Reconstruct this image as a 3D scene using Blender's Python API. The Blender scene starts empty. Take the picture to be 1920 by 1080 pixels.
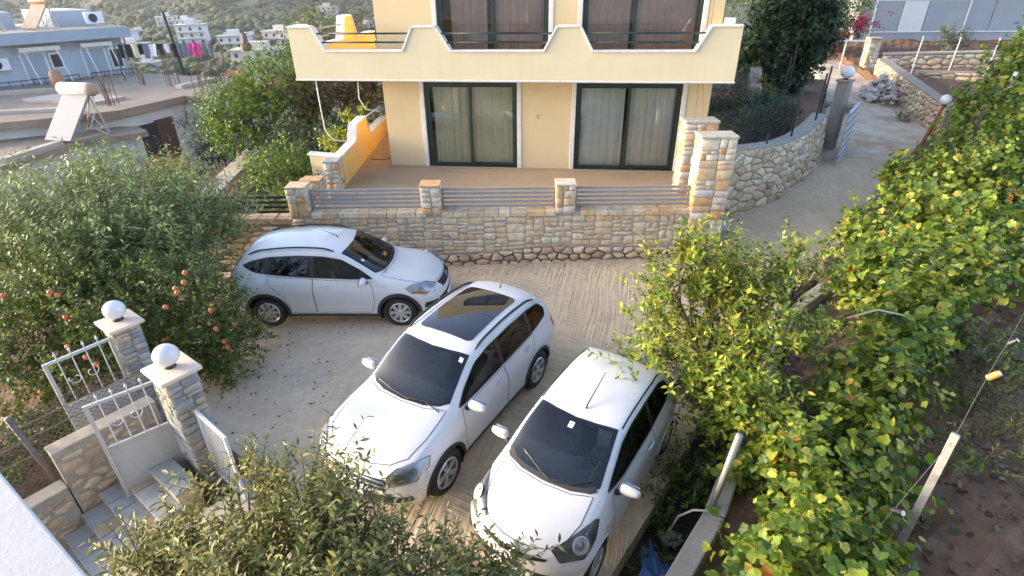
import bpy, bmesh, math, random
import numpy as np
from mathutils import Vector, Matrix
from mathutils.bvhtree import BVHTree
R = math.radians
rng = random.Random(7)
nr = np.random.default_rng(11)
S = bpy.context.scene
COL = S.collection
HAZE = .00018
# ---------------------------------------------------------------- camera
cam_d = bpy.data.cameras.new('camera'); cam = bpy.data.objects.new('camera', cam_d); COL.objects.link(cam)
cam_d.sensor_width = 36.0; cam_d.lens = 36.0*1040/1920; cam_d.clip_start = .05; cam_d.clip_end = 4000
cam.location = (0, 0, 6.16)
cam.matrix_world = Matrix.Translation((0, 0, 6.16)) @ Matrix.Rotation(R(90-29.2), 4, 'X') @ Matrix.Rotation(-.012, 4, 'Z')
S.camera = cam
# ---------------------------------------------------------------- sky and sun
SUN_EL, SUN_AZ = R(13), R(-86)      # azimuth from +y, clockwise
W = bpy.data.worlds.new('World'); S.world = W; W.use_nodes = True
nt = W.node_tree; bg = nt.nodes['Background']
sky = nt.nodes.new('ShaderNodeTexSky'); sky.sky_type = 'NISHITA'; sky.sun_disc = False
sky.sun_elevation = SUN_EL; sky.sun_rotation = SUN_AZ; sky.altitude = 50; sky.dust_density = 1.4; sky.air_density = .5; sky.ozone_density = .0
nt.links.new(sky.outputs[0], bg.inputs[0]); bg.inputs[1].default_value = .15
sl = bpy.data.lights.new('sun', 'SUN'); sl.energy = .85; sl.angle = R(12); sl.color = (1, .82, .60)
so = bpy.data.objects.new('sun', sl); COL.objects.link(so)
sd = Vector((math.sin(SUN_AZ)*math.cos(SUN_EL), math.cos(SUN_AZ)*math.cos(SUN_EL), math.sin(SUN_EL)))
so.rotation_euler = sd.to_track_quat('Z', 'Y').to_euler(); so.location = sd*60
vs = S.view_settings; vs.view_transform = 'Standard'; vs.look = 'None'; vs.gamma = 1; vs.use_curve_mapping = False
vs.exposure = 2.7
S.cycles.use_denoising = True
S.cycles.max_bounces = 7; S.cycles.transparent_max_bounces = 14; S.cycles.use_adaptive_sampling = True; S.cycles.adaptive_threshold = .015
S.cycles.volume_bounces = 0
# ---------------------------------------------------------------- materials
MATS = {}
def srgb(h):
    c = [int(h[i:i+2], 16)/255 for i in (0, 2, 4)]
    return tuple(((x+.055)/1.055)**2.4 if x > .04045 else x/12.92 for x in c)
def mat(name, col, rough=.7, metal=0, noise=0, scale=8, bump=0, bscale=60, col2=None, coat=0, objrnd=0, spec=.5, detail=6, dirt=None, dscale=1.5, streak=0):
    """Principled material; colour varied by object-space noise (col -> col2), per-object random value, and a low-frequency dirt colour."""
    m = bpy.data.materials.new(name); m.use_nodes = True; MATS[name] = m
    n, l = m.node_tree.nodes, m.node_tree.links
    p = n['Principled BSDF']
    p.inputs['Roughness'].default_value = rough; p.inputs['Metallic'].default_value = metal
    p.inputs['Coat Weight'].default_value = coat; p.inputs['Specular IOR Level'].default_value = spec
    p.inputs['Base Color'].default_value = (*col, 1)
    tc = n.new('ShaderNodeTexCoord'); src = None
    if noise or col2:
        t = n.new('ShaderNodeTexNoise'); t.inputs['Scale'].default_value = scale; t.inputs['Detail'].default_value = detail; t.inputs['Roughness'].default_value = .62
        l.new(tc.outputs['Object'], t.inputs['Vector'])
        r = n.new('ShaderNodeMapRange'); r.inputs[1].default_value = .32; r.inputs[2].default_value = .68
        l.new(t.outputs['Fac'], r.inputs[0])
        mx = n.new('ShaderNodeMix'); mx.data_type = 'RGBA'
        c2 = col2 or tuple(max(0, x*(1-noise)) for x in col)
        mx.inputs['A'].default_value = (*col, 1); mx.inputs['B'].default_value = (*c2, 1)
        l.new(r.outputs[0], mx.inputs['Factor']); src = mx.outputs['Result']
    if dirt:
        t = n.new('ShaderNodeTexNoise'); t.inputs['Scale'].default_value = dscale; t.inputs['Detail'].default_value = 8; t.inputs['Roughness'].default_value = .7
        mp = n.new('ShaderNodeMapping'); mp.inputs['Scale'].default_value = (1+5*streak, 1+5*streak, 1-.7*streak); l.new(tc.outputs['Object'], mp.inputs[0]); l.new(mp.outputs[0], t.inputs['Vector'])
        r = n.new('ShaderNodeMapRange'); r.inputs[1].default_value = .5; r.inputs[2].default_value = .78; r.inputs[4].default_value = .8
        l.new(t.outputs['Fac'], r.inputs[0])
        mx = n.new('ShaderNodeMix'); mx.data_type = 'RGBA'
        if src: l.new(src, mx.inputs['A'])
        else: mx.inputs['A'].default_value = (*col, 1)
        mx.inputs['B'].default_value = (*dirt, 1); l.new(r.outputs[0], mx.inputs['Factor']); src = mx.outputs['Result']
    if objrnd:
        oi = n.new('ShaderNodeObjectInfo'); h = n.new('ShaderNodeHueSaturation')
        r = n.new('ShaderNodeMapRange'); r.inputs[3].default_value = 1-objrnd; r.inputs[4].default_value = 1+objrnd
        l.new(oi.outputs['Random'], r.inputs[0]); l.new(r.outputs[0], h.inputs['Value'])
        if src: l.new(src, h.inputs['Color'])
        else: h.inputs['Color'].default_value = (*col, 1)
        src = h.outputs[0]
    if src: l.new(src, p.inputs['Base Color'])
    if bump:
        t = n.new('ShaderNodeTexNoise'); t.inputs['Scale'].default_value = bscale; t.inputs['Detail'].default_value = 5
        l.new(tc.outputs['Object'], t.inputs['Vector'])
        b = n.new('ShaderNodeBump'); b.inputs['Strength'].default_value = bump; b.inputs['Distance'].default_value = .02
        l.new(t.outputs['Fac'], b.inputs['Height']); l.new(b.outputs[0], p.inputs['Normal'])
    return m
def glass_mat(name, tint, refl=1.45, rough=.0, base=0.0):
    m = bpy.data.materials.new(name); m.use_nodes = True; MATS[name] = m
    n, l = m.node_tree.nodes, m.node_tree.links
    out = n['Material Output']; n.remove(n['Principled BSDF'])
    t = n.new('ShaderNodeBsdfTransparent'); t.inputs[0].default_value = (*tint, 1)
    g = n.new('ShaderNodeBsdfGlossy'); g.inputs['Roughness'].default_value = rough
    f = n.new('ShaderNodeFresnel'); f.inputs[0].default_value = refl
    mx = n.new('ShaderNodeMixShader')
    if base:
        a = n.new('ShaderNodeMath'); a.operation = 'ADD'; a.use_clamp = True; a.inputs[1].default_value = base
        l.new(f.outputs[0], a.inputs[0]); l.new(a.outputs[0], mx.inputs[0])
    else: l.new(f.outputs[0], mx.inputs[0])
    l.new(t.outputs[0], mx.inputs[1]); l.new(g.outputs[0], mx.inputs[2]); l.new(mx.outputs[0], out.inputs[0])
    return m
def leaf_mat(name, ramp, rough=.45, trans=.35, objrnd=False, backmul=1.25):
    """leaf colours picked by a per-leaf random value (mesh attribute 'rnd', or the object's own random value)"""
    m = bpy.data.materials.new(name); m.use_nodes = True; MATS[name] = m
    n, l = m.node_tree.nodes, m.node_tree.links
    p = n['Principled BSDF']; out = n['Material Output']
    p.inputs['Roughness'].default_value = rough; p.inputs['Specular IOR Level'].default_value = .35
    if objrnd: a = n.new('ShaderNodeObjectInfo'); o = a.outputs['Random']
    else: a = n.new('ShaderNodeAttribute'); a.attribute_name = 'rnd'; o = a.outputs['Fac']
    cr = n.new('ShaderNodeValToRGB'); e = cr.color_ramp.elements
    for i, (pos, c) in enumerate(ramp):
        el = e[i] if i < 2 else e.new(pos)
        el.position = pos; el.color = (*c, 1)
    l.new(o, cr.inputs[0])
    tc = n.new('ShaderNodeTexCoord'); t = n.new('ShaderNodeTexNoise'); t.inputs['Scale'].default_value = 30
    l.new(tc.outputs['Object'], t.inputs['Vector'])
    h = n.new('ShaderNodeHueSaturation'); r = n.new('ShaderNodeMapRange'); r.inputs[3].default_value = .7; r.inputs[4].default_value = 1.3
    l.new(t.outputs['Fac'], r.inputs[0]); l.new(r.outputs[0], h.inputs['Value']); l.new(cr.outputs[0], h.inputs['Color'])
    l.new(h.outputs[0], p.inputs['Base Color'])
    tr = n.new('ShaderNodeBsdfTranslucent'); hv = n.new('ShaderNodeHueSaturation'); hv.inputs['Value'].default_value = backmul; hv.inputs['Saturation'].default_value = 1.1
    l.new(h.outputs[0], hv.inputs['Color']); l.new(hv.outputs[0], tr.inputs[0])
    mx = n.new('ShaderNodeMixShader'); mx.inputs[0].default_value = trans
    l.new(p.outputs[0], mx.inputs[1]); l.new(tr.outputs[0], mx.inputs[2]); l.new(mx.outputs[0], out.inputs[0])
    return m
# ---------------------------------------------------------------- objects
def tag(o, label=None, cat=None, group=None, kind=None):
    if label: o['label'] = label
    if cat: o['category'] = cat
    if group: o['group'] = group
    if kind: o['kind'] = kind
    return o
def link(name, me, parent=None, loc=None, M=None):
    o = bpy.data.objects.new(name, me); COL.objects.link(o)
    if parent: o.parent = parent
    if M is not None: o.matrix_local = M
    elif loc is not None: o.location = loc
    return o
def empty(name, loc=(0, 0, 0), rz=0, label=None, cat=None, group=None):
    o = bpy.data.objects.new(name, None); COL.objects.link(o); o.location = loc; o.rotation_euler = (0, 0, rz); o.empty_display_size = .2
    return tag(o, label, cat, group)
def copy_tree(o, parent=None):
    c = o.copy(); COL.objects.link(c); c.parent = parent
    for ch in [x for x in o.children]: copy_tree(ch, c)
    return c
class MB:
    def __init__(s): s.v = []; s.f = []; s.m = []
    def quadbox(s, c8, mi=0):
        b = len(s.v); s.v += [tuple(p) for p in c8]
        for f in ((0,3,2,1),(4,5,6,7),(0,1,5,4),(1,2,6,5),(2,3,7,6),(3,0,4,7)): s.f.append(tuple(b+i for i in f)); s.m.append(mi)
        return s
    def box(s, p0, p1, mi=0):
        x0,y0,z0 = [min(a,b) for a,b in zip(p0,p1)]; x1,y1,z1 = [max(a,b) for a,b in zip(p0,p1)]
        return s.quadbox([(x0,y0,z0),(x1,y0,z0),(x1,y1,z0),(x0,y1,z0),(x0,y0,z1),(x1,y0,z1),(x1,y1,z1),(x0,y1,z1)], mi)
    def cbox(s, c, d, M=None, mi=0):
        h = [x/2 for x in d]; q = [(-h[0],-h[1],-h[2]),(h[0],-h[1],-h[2]),(h[0],h[1],-h[2]),(-h[0],h[1],-h[2]),(-h[0],-h[1],h[2]),(h[0],-h[1],h[2]),(h[0],h[1],h[2]),(-h[0],h[1],h[2])]
        c = Vector(c)
        return s.quadbox([c+((M @ Vector(p)) if M else Vector(p)) for p in q], mi)
    def bar(s, a, b, w, h=None, up=(0,0,1), mi=0):
        a, b = Vector(a), Vector(b); d = (b-a); L = d.length; d.normalize(); h = h or w
        u = Vector(up); x = d.cross(u)
        if x.length < 1e-4: x = d.cross(Vector((1,0,0)))
        x.normalize(); y = x.cross(d)
        q = []
        for e in (a, b): q += [e-x*w/2-y*h/2, e+x*w/2-y*h/2, e+x*w/2+y*h/2, e-x*w/2+y*h/2]
        return s.quadbox([q[0],q[1],q[2],q[3],q[4],q[5],q[6],q[7]], mi)
    def tube(s, pts, rad, n=8, mi=0, cap=True):
        pts = [Vector(p) for p in pts]; k = len(pts)
        if not hasattr(rad, '__len__'): rad = [rad]*k
        b = len(s.v); up = None
        for i, p in enumerate(pts):
            d = (pts[min(i+1,k-1)]-pts[max(i-1,0)])
            if d.length < 1e-9: d = Vector((0,0,1))
            d.normalize()
            if up is None: up = d.orthogonal().normalized()
            x = d.cross(up)
            if x.length < 1e-6: x = d.orthogonal()
            x.normalize(); up = x.cross(d)
            for j in range(n):
                a = 2*math.pi*j/n
                s.v.append(tuple(p+(x*math.cos(a)+up*math.sin(a))*rad[i]))
        for i in range(k-1):
            for j in range(n):
                s.f.append((b+i*n+j, b+(i+1)*n+j, b+(i+1)*n+(j+1)%n, b+i*n+(j+1)%n)); s.m.append(mi)
        if cap:
            s.f.append(tuple(b+j for j in range(n))); s.m.append(mi)
            s.f.append(tuple(b+(k-1)*n+j for j in reversed(range(n)))); s.m.append(mi)
        return s
    def lathe(s, prof, n=24, c=(0,0,0), axis='z', mi=0):
        b = len(s.v); k = len(prof); c = Vector(c)
        for r, z in prof:
            for j in range(n):
                a = 2*math.pi*j/n; q = (r*math.cos(a), r*math.sin(a), z)
                if axis == 'y': q = (q[0], z, q[1])
                if axis == 'x': q = (z, q[0], q[1])
                s.v.append(tuple(c+Vector(q)))
        for i in range(k-1):
            for j in range(n):
                f = (b+i*n+j, b+i*n+(j+1)%n, b+(i+1)*n+(j+1)%n, b+(i+1)*n+j)
                s.f.append(f[::-1] if axis == 'y' else f); s.m.append(mi)
        return s
    def prism(s, poly, fn, d0, d1, mi=0):
        """extrude a 2-D polygon between depths d0 and d1; fn(u, v, d) -> point"""
        n = len(poly); b = len(s.v)
        s.v += [tuple(fn(u, v, d0)) for u, v in poly]+[tuple(fn(u, v, d1)) for u, v in poly]
        s.f.append(tuple(range(b, b+n))); s.f.append(tuple(range(b+2*n-1, b+n-1, -1)))
        for i in range(n): s.f.append((b+i, b+n+i, b+n+(i+1)%n, b+(i+1)%n))
        s.m += [mi]*(n+2)
        return s
    def mesh(s, name, mats, smooth=False, bevel=0, fix=True):
        me = bpy.data.meshes.new(name)
        me.from_pydata(s.v, [], s.f)
        for m in (mats if isinstance(mats, (list, tuple)) else [mats]): me.materials.append(MATS[m] if isinstance(m, str) else m)
        me.polygons.foreach_set('material_index', s.m)
        if fix or bevel:
            bm = bmesh.new(); bm.from_mesh(me)
            bmesh.ops.recalc_face_normals(bm, faces=bm.faces)
            if bevel: bmesh.ops.bevel(bm, geom=[e for e in bm.edges if len(e.link_faces) == 2 and e.calc_face_angle(0) > .5], offset=bevel, segments=2, profile=.5, affect='EDGES', clamp_overlap=True)
            bm.to_mesh(me); bm.free()
        if smooth: me.polygons.foreach_set('use_smooth', [True]*len(me.polygons))
        me.update(); return me
    def build(s, name, mats, parent=None, smooth=False, bevel=0, loc=None, fix=True, M=None):
        return link(name, s.mesh(name, mats, smooth, bevel, fix), parent, loc, M)
def lerp(a, b, t): return a+(b-a)*t
def sstep(a, b, x):
    t = np.clip((x-a)/(b-a), 0, 1); return t*t*(3-2*t)
def pchip(xs, ys):
    xs = np.array(xs, float); ys = np.array(ys, float)
    o = np.argsort(xs); xs, ys = xs[o], ys[o]
    h = np.diff(xs); d = np.diff(ys)/h; m = np.zeros(len(xs)); m[0], m[-1] = d[0], d[-1]
    for i in range(1, len(xs)-1):
        if d[i-1]*d[i] > 0:
            w1, w2 = 2*h[i]+h[i-1], h[i]+2*h[i-1]; m[i] = (w1+w2)/(w1/d[i-1]+w2/d[i])
    def f(x):
        x = np.clip(np.asarray(x, float), xs[0], xs[-1]); i = np.clip(np.searchsorted(xs, x, side='right')-1, 0, len(xs)-2)
        t = (x-xs[i])/h[i]; t2, t3 = t*t, t**3
        return (2*t3-3*t2+1)*ys[i]+(t3-2*t2+t)*h[i]*m[i]+(-2*t3+3*t2)*ys[i+1]+(t3-t2)*h[i]*m[i+1]
    return f
def tab(d): return pchip(list(d.keys()), list(d.values()))
def chaikin(p, n=1, keep=.25):
    for _ in range(n):
        q = []
        for i in range(len(p)):
            a, b = p[i], p[(i+1) % len(p)]
            q += [(lerp(a[0], b[0], keep), lerp(a[1], b[1], keep)), (lerp(a[0], b[0], 1-keep), lerp(a[1], b[1], 1-keep))]
        p = q
    return p
def roundp(p, r=.05, n=4):
    """round the corners of a polygon with arcs"""
    out = []; k = len(p)
    for i in range(k):
        a, b, c = Vector(p[i-1]), Vector(p[i]), Vector(p[(i+1) % k])
        u, w = (a-b), (c-b); t = min(r, u.length*.45, w.length*.45); u.normalize(); w.normalize()
        s, e = b+u*t, b+w*t
        for j in range(n+1):
            q = j/n; out.append(tuple(s*(1-q)**2+b*2*q*(1-q)+e*q*q))
    return out
# ================================================================ cars
mat('car_white', (.60,.605,.605), .30, coat=.6, noise=.03, scale=3, dirt=(.53,.52,.50), dscale=1.3)
mat('car_black', (.012,.012,.013), .45)
mat('car_plastic', (.028,.028,.03), .6)
mat('car_gap', (.05,.05,.05), .8)
mat('car_gloss_black', (.008,.008,.01), .06, coat=1)
mat('tyre', (.02,.02,.02), .8, bump=.2, bscale=80)
mat('alloy', (.58,.59,.60), .32, metal=.7)
mat('alloy_dark', (.05,.05,.055), .4, metal=.5)
mat('chrome', (.75,.76,.78), .12, metal=1)
mat('lamp_red', (.45,.01,.015), .15, coat=1)
mat('lamp_amber', (.75,.22,.03), .2, coat=1)
mat('lamp_bowl', (.62,.63,.63), .3, metal=.35)
mat('lamp_grey', (.13,.135,.135), .35, metal=.3)
mat('reflector', (.50,.51,.52), .3, metal=.6)
mat('cabin_dark', (.05,.05,.053), .85)
mat('cabin_grey', (.15,.15,.155), .8, noise=.3, scale=12)
mat('cabin_light', (.16,.16,.16), .8)
mat('plate_white', (.75,.76,.78), .4)
mat('plate_blue', (.02,.08,.35), .4)
mat('sticker', (.7,.75,.78), .5)
mat('yellow_strap', (.55,.45,.12), .6)
glass_mat('windscreen', (.52,.66,.69), 1.5, base=.03)
glass_mat('side_glass', (.22,.27,.26), 1.5)
glass_mat('privacy_glass', (.012,.012,.014), 1.48)
glass_mat('lamp_glass', (.9,.92,.92), 1.45)
def bspl(P, k):
    """uniform cubic B-spline through axis 0, P padded by one control row at either end; k samples per span"""
    n = P.shape[0]-3; out = []
    for i in range(n):
        for t in np.arange(k)/k:
            b = np.array([(1-t)**3, 3*t**3-6*t*t+4, -3*t**3+3*t*t+3*t+1, t**3])/6
            out.append(np.tensordot(b, P[i:i+4], 1))
    out.append((P[-3]+4*P[-2]+P[-1])/6)
    return np.array(out)
class Car:
    def __init__(s, name, label, spec, loc, yaw):
        s.sp = spec; s.root = empty(name, loc, yaw, label, 'car'); s.shell()
    def shell(s):
        sp = s.sp; F = {k: tab(v) for k, v in sp['t'].items()}
        xn, xt, Dn, Dt = sp['xn'], sp['xt'], sp['Dn'], sp['Dt']
        st = []
        for q in (0, .22, .44, .62, .77, .88, .95, .985, 1): st.append((xn-Dn*(1-(1-q**sp['pn'])**(1/sp['pn'])), q))
        n = int((xn-Dn-(xt+Dt))/.085)
        st += [(x, 1) for x in np.linspace(xn-Dn, xt+Dt, n+2)[1:-1]]
        for q in (1, .985, .95, .88, .77, .6, .4, .2, 0): st.append((xt+Dt*(1-(1-q**sp['pt'])**(1/sp['pt'])), q))
        rows = []
        for x, q in st:
            f = {k: float(F[k](x)) for k in F}
            w, zl, zs, zb, wb, zr, wr, zc = (f[k] for k in ('W','ZL','ZS','ZB','WB','ZR','WR','ZC'))
            sec = [(0, zl), (.86*w, zl), (.965*w, zl+.035), (.985*w, zl+.14), (.992*w, lerp(zl, zs, .55)), (1.0*w, zs-.07), (.997*w, zs), (lerp(w, wb, .6), lerp(zs, zb, .62)),
                   (wb+.006, zb-.02), (lerp(wb, wr, .12), lerp(zb, zr, .12)), (lerp(wb, wr, .5)+.008, lerp(zb, zr, .5)), (lerp(wb, wr, .88)+.004, lerp(zb, zr, .88)), (wr, zr),
                   (.90*wr, lerp(zr, zc, .36)), (.68*wr, lerp(zr, zc, .70)), (.36*wr, lerp(zr, zc, .93)), (0, zc)]
            ln = []
            for y, z in sec:
                fn = sstep(xn-Dn-.1, xn, x); ft = sstep(xt+Dt+.1, xt, x)
                dx = fn*float(sp['lean'](z)) if sp.get('lean') else 0
                dx += -ft*float(sp['tlean'](z)) if sp.get('tlean') else 0
                ln.append((x+dx, y*q, z))
            rows.append(ln)
        P = np.array(rows)
        mir = np.array([1, -1, 1])
        P = np.concatenate([P[1:2]*mir, P, P[-2:-1]*mir])             # symmetric ends
        P = np.concatenate([P[:, 1:2]*mir, P, P[:, -2:-1]*mir], 1)
        A = bspl(P, 3); A = bspl(A.transpose(1, 0, 2), 4).transpose(1, 0, 2)
        A[:, -1, 1] = 0; A[:, 0, 1] = 0; A[0, :, 1] = 0; A[-1, :, 1] = 0
        ni, nj = A.shape[:2]
        idx = np.arange(ni*nj).reshape(ni, nj)
        q = np.stack([idx[:-1, :-1], idx[1:, :-1], idx[1:, 1:], idx[:-1, 1:]], -1).reshape(-1, 4)
        V = A.reshape(-1, 3)
        V2 = np.concatenate([V, V*mir]); Q = np.concatenate([q, q[:, ::-1]+len(V)])
        bm = bmesh.new(); vs_ = [bm.verts.new(p) for p in V2]
        for f in Q:
            try: bm.faces.new([vs_[i] for i in f])
            except ValueError: pass
        bmesh.ops.remove_doubles(bm, verts=bm.verts, dist=.0015); bmesh.ops.dissolve_degenerate(bm, dist=.0005, edges=bm.edges)
        bmesh.ops.recalc_face_normals(bm, faces=bm.faces)
        s.bm = bm; s.bvh = BVHTree.FromBMesh(bm); s.holes = []
    AX = {'l': ((0,1,2), lambda u, v: (Vector((u, 3, v)), Vector((0,-1,0)))), 'r': (0, lambda u, v: (Vector((u, -3, v)), Vector((0,1,0)))),
          't': (0, lambda u, v: (Vector((u, v, 4)), Vector((0,0,-1)))), 'f': (0, lambda u, v: (Vector((5, u, v)), Vector((-1,0,0)))), 'b': (0, lambda u, v: (Vector((-5, u, v)), Vector((1,0,0))))}
    def hit(s, ax, u, v):
        o, d = s.AX[ax][1](u, v); h = s.bvh.ray_cast(o, d)
        if h[0] is None:
            h = s.bvh.find_nearest(o+d*(5-.9 if ax in 'fb' else 3-.9 if ax in 'lr' else 2.6))
        return h[0], h[1]
    def surf(s, ax, u, v, off=0):
        p, n = s.hit(ax, u, v); return p+n*off
    def patch(s, name, poly, ax, mat_, off=.004, thick=.012, parent=None, inner=None, grid=.06, smooth=True, hole=False, mid=None):
        bm = bmesh.new()
        if inner:
            n = len(poly); a = [bm.verts.new((*p, 0)) for p in poly]; b = [bm.verts.new((*p, 0)) for p in inner]
            for i in range(n): bm.faces.new((a[i], a[(i+1) % n], b[(i+1) % n], b[i]))
        else: bm.faces.new([bm.verts.new((*p, 0)) for p in poly]); bmesh.ops.triangulate(bm, faces=bm.faces)
        for k in (0, 1):
            lo, hi = min(p[k] for p in poly), max(p[k] for p in poly); m = int((hi-lo)/grid)
            for j in range(1, m+1):
                c = lo+(hi-lo)*j/(m+1); nrm = Vector((1,0,0)) if k == 0 else Vector((0,1,0))
                bmesh.ops.bisect_plane(bm, geom=bm.verts[:]+bm.edges[:]+bm.faces[:], plane_co=nrm*c, plane_no=nrm, dist=1e-5)
        bmesh.ops.dissolve_degenerate(bm, dist=1e-4, edges=bm.edges)
        nn = {}
        for v in bm.verts: p, n = s.hit(ax, v.co.x, v.co.y); v.co = p+n*off; nn[v] = n
        bm.normal_update()
        f0 = bm.faces[:]
        avg = sum((f.normal.dot(nn[f.verts[0]]) for f in f0))
        if avg < 0: bmesh.ops.reverse_faces(bm, faces=f0)
        if thick:
            be = [e for e in bm.edges if len(e.link_faces) == 1]
            r = bmesh.ops.extrude_edge_only(bm, edges=be)
            for g in r['geom']:
                if isinstance(g, bmesh.types.BMVert):
                    src = min((e.other_vert(g) for e in g.link_edges if e.other_vert(g) in nn), key=lambda w: (w.co-g.co).length, default=None)
                    if src: g.co = src.co-nn[src]*thick
        me = bpy.data.meshes.new(name); bm.to_mesh(me); bm.free(); me.materials.append(MATS[mat_])
        if smooth:
            me.polygons.foreach_set('use_smooth', [True]*len(me.polygons)); me.set_sharp_from_angle(angle=R(40))
        return link(name, me, parent or s.root)
    def patch3(s, name, pts, mat_, off=.005, thick=.012, parent=None, rings=5, closed=True):
        """patch from a rough 3-D outline, pulled onto the nearest surface"""
        P = [Vector(p) for p in pts]; Q = []
        for a, b in zip(P, P[1:]+P[:1]):
            k = max(1, int((b-a).length/.05)); Q += [a.lerp(b, j/k) for j in range(k)]
        c = sum(Q, Vector())/len(Q); n = len(Q); m = MB()
        def put(q, o):
            h = s.bvh.find_nearest(q); return tuple(h[0]+h[1]*o)
        m.v.append(put(c, off))
        for r in range(1, rings+1): m.v += [put(c.lerp(q, r/rings), off) for q in Q]
        if thick: m.v += [put(q, off-thick) for q in Q]
        for j in range(n): m.f.append((0, 1+j, 1+(j+1) % n)); m.m.append(0)
        for r in range(rings-1+(1 if thick else 0)):
            for j in range(n): m.f.append((1+r*n+j, 1+(r+1)*n+j, 1+(r+1)*n+(j+1) % n, 1+r*n+(j+1) % n)); m.m.append(0)
        o = m.build(name, mat_, parent or s.root, fix=False)
        me = o.data; me.update()
        h = s.bvh.find_nearest(c)
        if me.polygons[0].normal.dot(h[1]) < 0: me.flip_normals()
        me.polygons.foreach_set('use_smooth', [True]*len(me.polygons)); me.set_sharp_from_angle(angle=R(40))
        return o
    def lamp3(s, name, pts, bowls=(), amber=None, base='lamp_bowl'):
        o = s.patch3(name, pts, base, .004, .01); s.patch3('lens', pts, 'lamp_glass', .018, .010, o)
        for p3, r in bowls:
            h = s.bvh.find_nearest(Vector(p3)); q = h[1].to_track_quat('Z', 'Y').to_matrix().to_4x4()
            MB().lathe([(r, .008), (r*.92, .014), (r*.78, .006), (r*.42, .002), (r*.40, .010), (.0, .012)], 18).build('reflector', 'reflector', o, smooth=True, M=Matrix.Translation(h[0]) @ q)
        if amber: s.patch3('indicator', amber, 'lamp_amber', .008, .004, o, 3)
        m = MB(); P = [s.bvh.find_nearest(Vector(p)) for p in pts]; L = [h[0]+h[1]*.008 for h in P]; m.tube(L+[L[0]], .005, 5, cap=False); m.build('lamp_gap', 'car_gap', o)
        return o
    def line3(s, name, pts, r, mat_, off=.0, parent=None):
        P = [Vector(p) for p in pts]; Q = []
        for a, b in zip(P[:-1], P[1:]):
            k = max(1, int((b-a).length/.05)); Q += [a.lerp(b, j/k) for j in range(k)]
        Q.append(P[-1]); L = []
        for q in Q: h = s.bvh.find_nearest(q); L.append(h[0]+h[1]*off)
        return MB().tube(L, r, 6).build(name, mat_, parent or s.root, smooth=True)
    def strip(s, name, pts, ax, w, mat_, off=.003, closed=False, parent=None, n_per=.06):
        """a thin band of width w following a polyline on the surface"""
        P = []
        pts = list(pts)+([pts[0]] if closed else [])
        for a, b in zip(pts[:-1], pts[1:]):
            L = math.hypot(b[0]-a[0], b[1]-a[1]); k = max(1, int(L/n_per))
            P += [(lerp(a[0], b[0], j/k), lerp(a[1], b[1], j/k)) for j in range(k)]
        P.append(pts[-1]); m = MB(); prev = None
        H = [s.hit(ax, *p) for p in P]
        for i, (p, n) in enumerate(H):
            d = (H[min(i+1, len(H)-1)][0]-H[max(i-1, 0)][0]); sd_ = d.cross(n)
            if sd_.length < 1e-6: sd_ = Vector((0,0,1))
            sd_.normalize(); b = len(m.v)
            m.v += [tuple(p+n*off+sd_*w/2), tuple(p+n*off-sd_*w/2)]
            if prev is not None: m.f.append((prev, b, b+1, prev+1)); m.m.append(0)
            prev = b
        return m.build(name, mat_, parent or s.root, fix=False)
    def cut(s, poly, ax, shrink=0):
        """remove the shell faces under a projected outline"""
        px = np.array(poly); c = px.mean(0)
        def inside(u, v):
            r = False; n = len(poly)
            for i in range(n):
                (x0, y0), (x1, y1) = poly[i], poly[i-1]
                if (y0 > v) != (y1 > v) and u < (x1-x0)*(v-y0)/(y1-y0)+x0: r = not r
            return r
        kill = []
        for f in s.bm.faces:
            c = f.calc_center_median(); n = f.normal
            if ax == 'l' and n.y > .25 and c.y > .2 and inside(c.x, c.z) or ax == 'r' and n.y < -.25 and c.y < -.2 and inside(c.x, c.z) or ax == 't' and n.z > .1 and c.z > .8 and inside(c.x, c.y) or ax == 'b' and n.x < -.15 and inside(c.y, c.z): kill.append(f)
        bmesh.ops.delete(s.bm, geom=kill, context='FACES')
    def arch(s, xc, zc, Ra):
        kill = [f for f in s.bm.faces if abs(f.calc_center_median().y) > .45 and (f.calc_center_median().x-xc)**2+(f.calc_center_median().z-zc)**2 < Ra*Ra and f.calc_center_median().z < zc+Ra]
        bmesh.ops.delete(s.bm, geom=kill, context='FACES')
        for v in s.bm.verts:
            if any(len(e.link_faces) == 1 for e in v.link_edges):
                d = math.hypot(v.co.x-xc, v.co.z-zc)
                if abs(d-Ra) < .08 and abs(v.co.y) > .45 and v.co.z > s.sp['arch_z']: v.co.x = xc+(v.co.x-xc)*Ra/d; v.co.z = zc+(v.co.z-zc)*Ra/d
    def finish(s):
        me = bpy.data.meshes.new('body'); bm = s.bm
        bm.to_mesh(me); me.materials.append(MATS['car_white'])
        me.polygons.foreach_set('use_smooth', [True]*len(me.polygons)); link('body', me, s.root)
        b2 = bm.copy(); bmesh.ops.delete(b2, geom=[f for f in b2.faces if f.calc_center_median().x > s.sp['xn']-.9 and f.calc_center_median().z < .95], context='FACES')
        b2.normal_update()
        for v in b2.verts: v.co -= v.normal*.035
        me = bpy.data.meshes.new('cabin_lining'); b2.to_mesh(me); me.materials.append(MATS['cabin_dark']); b2.free(); bm.free(); link('cabin_lining', me, s.root)
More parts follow.
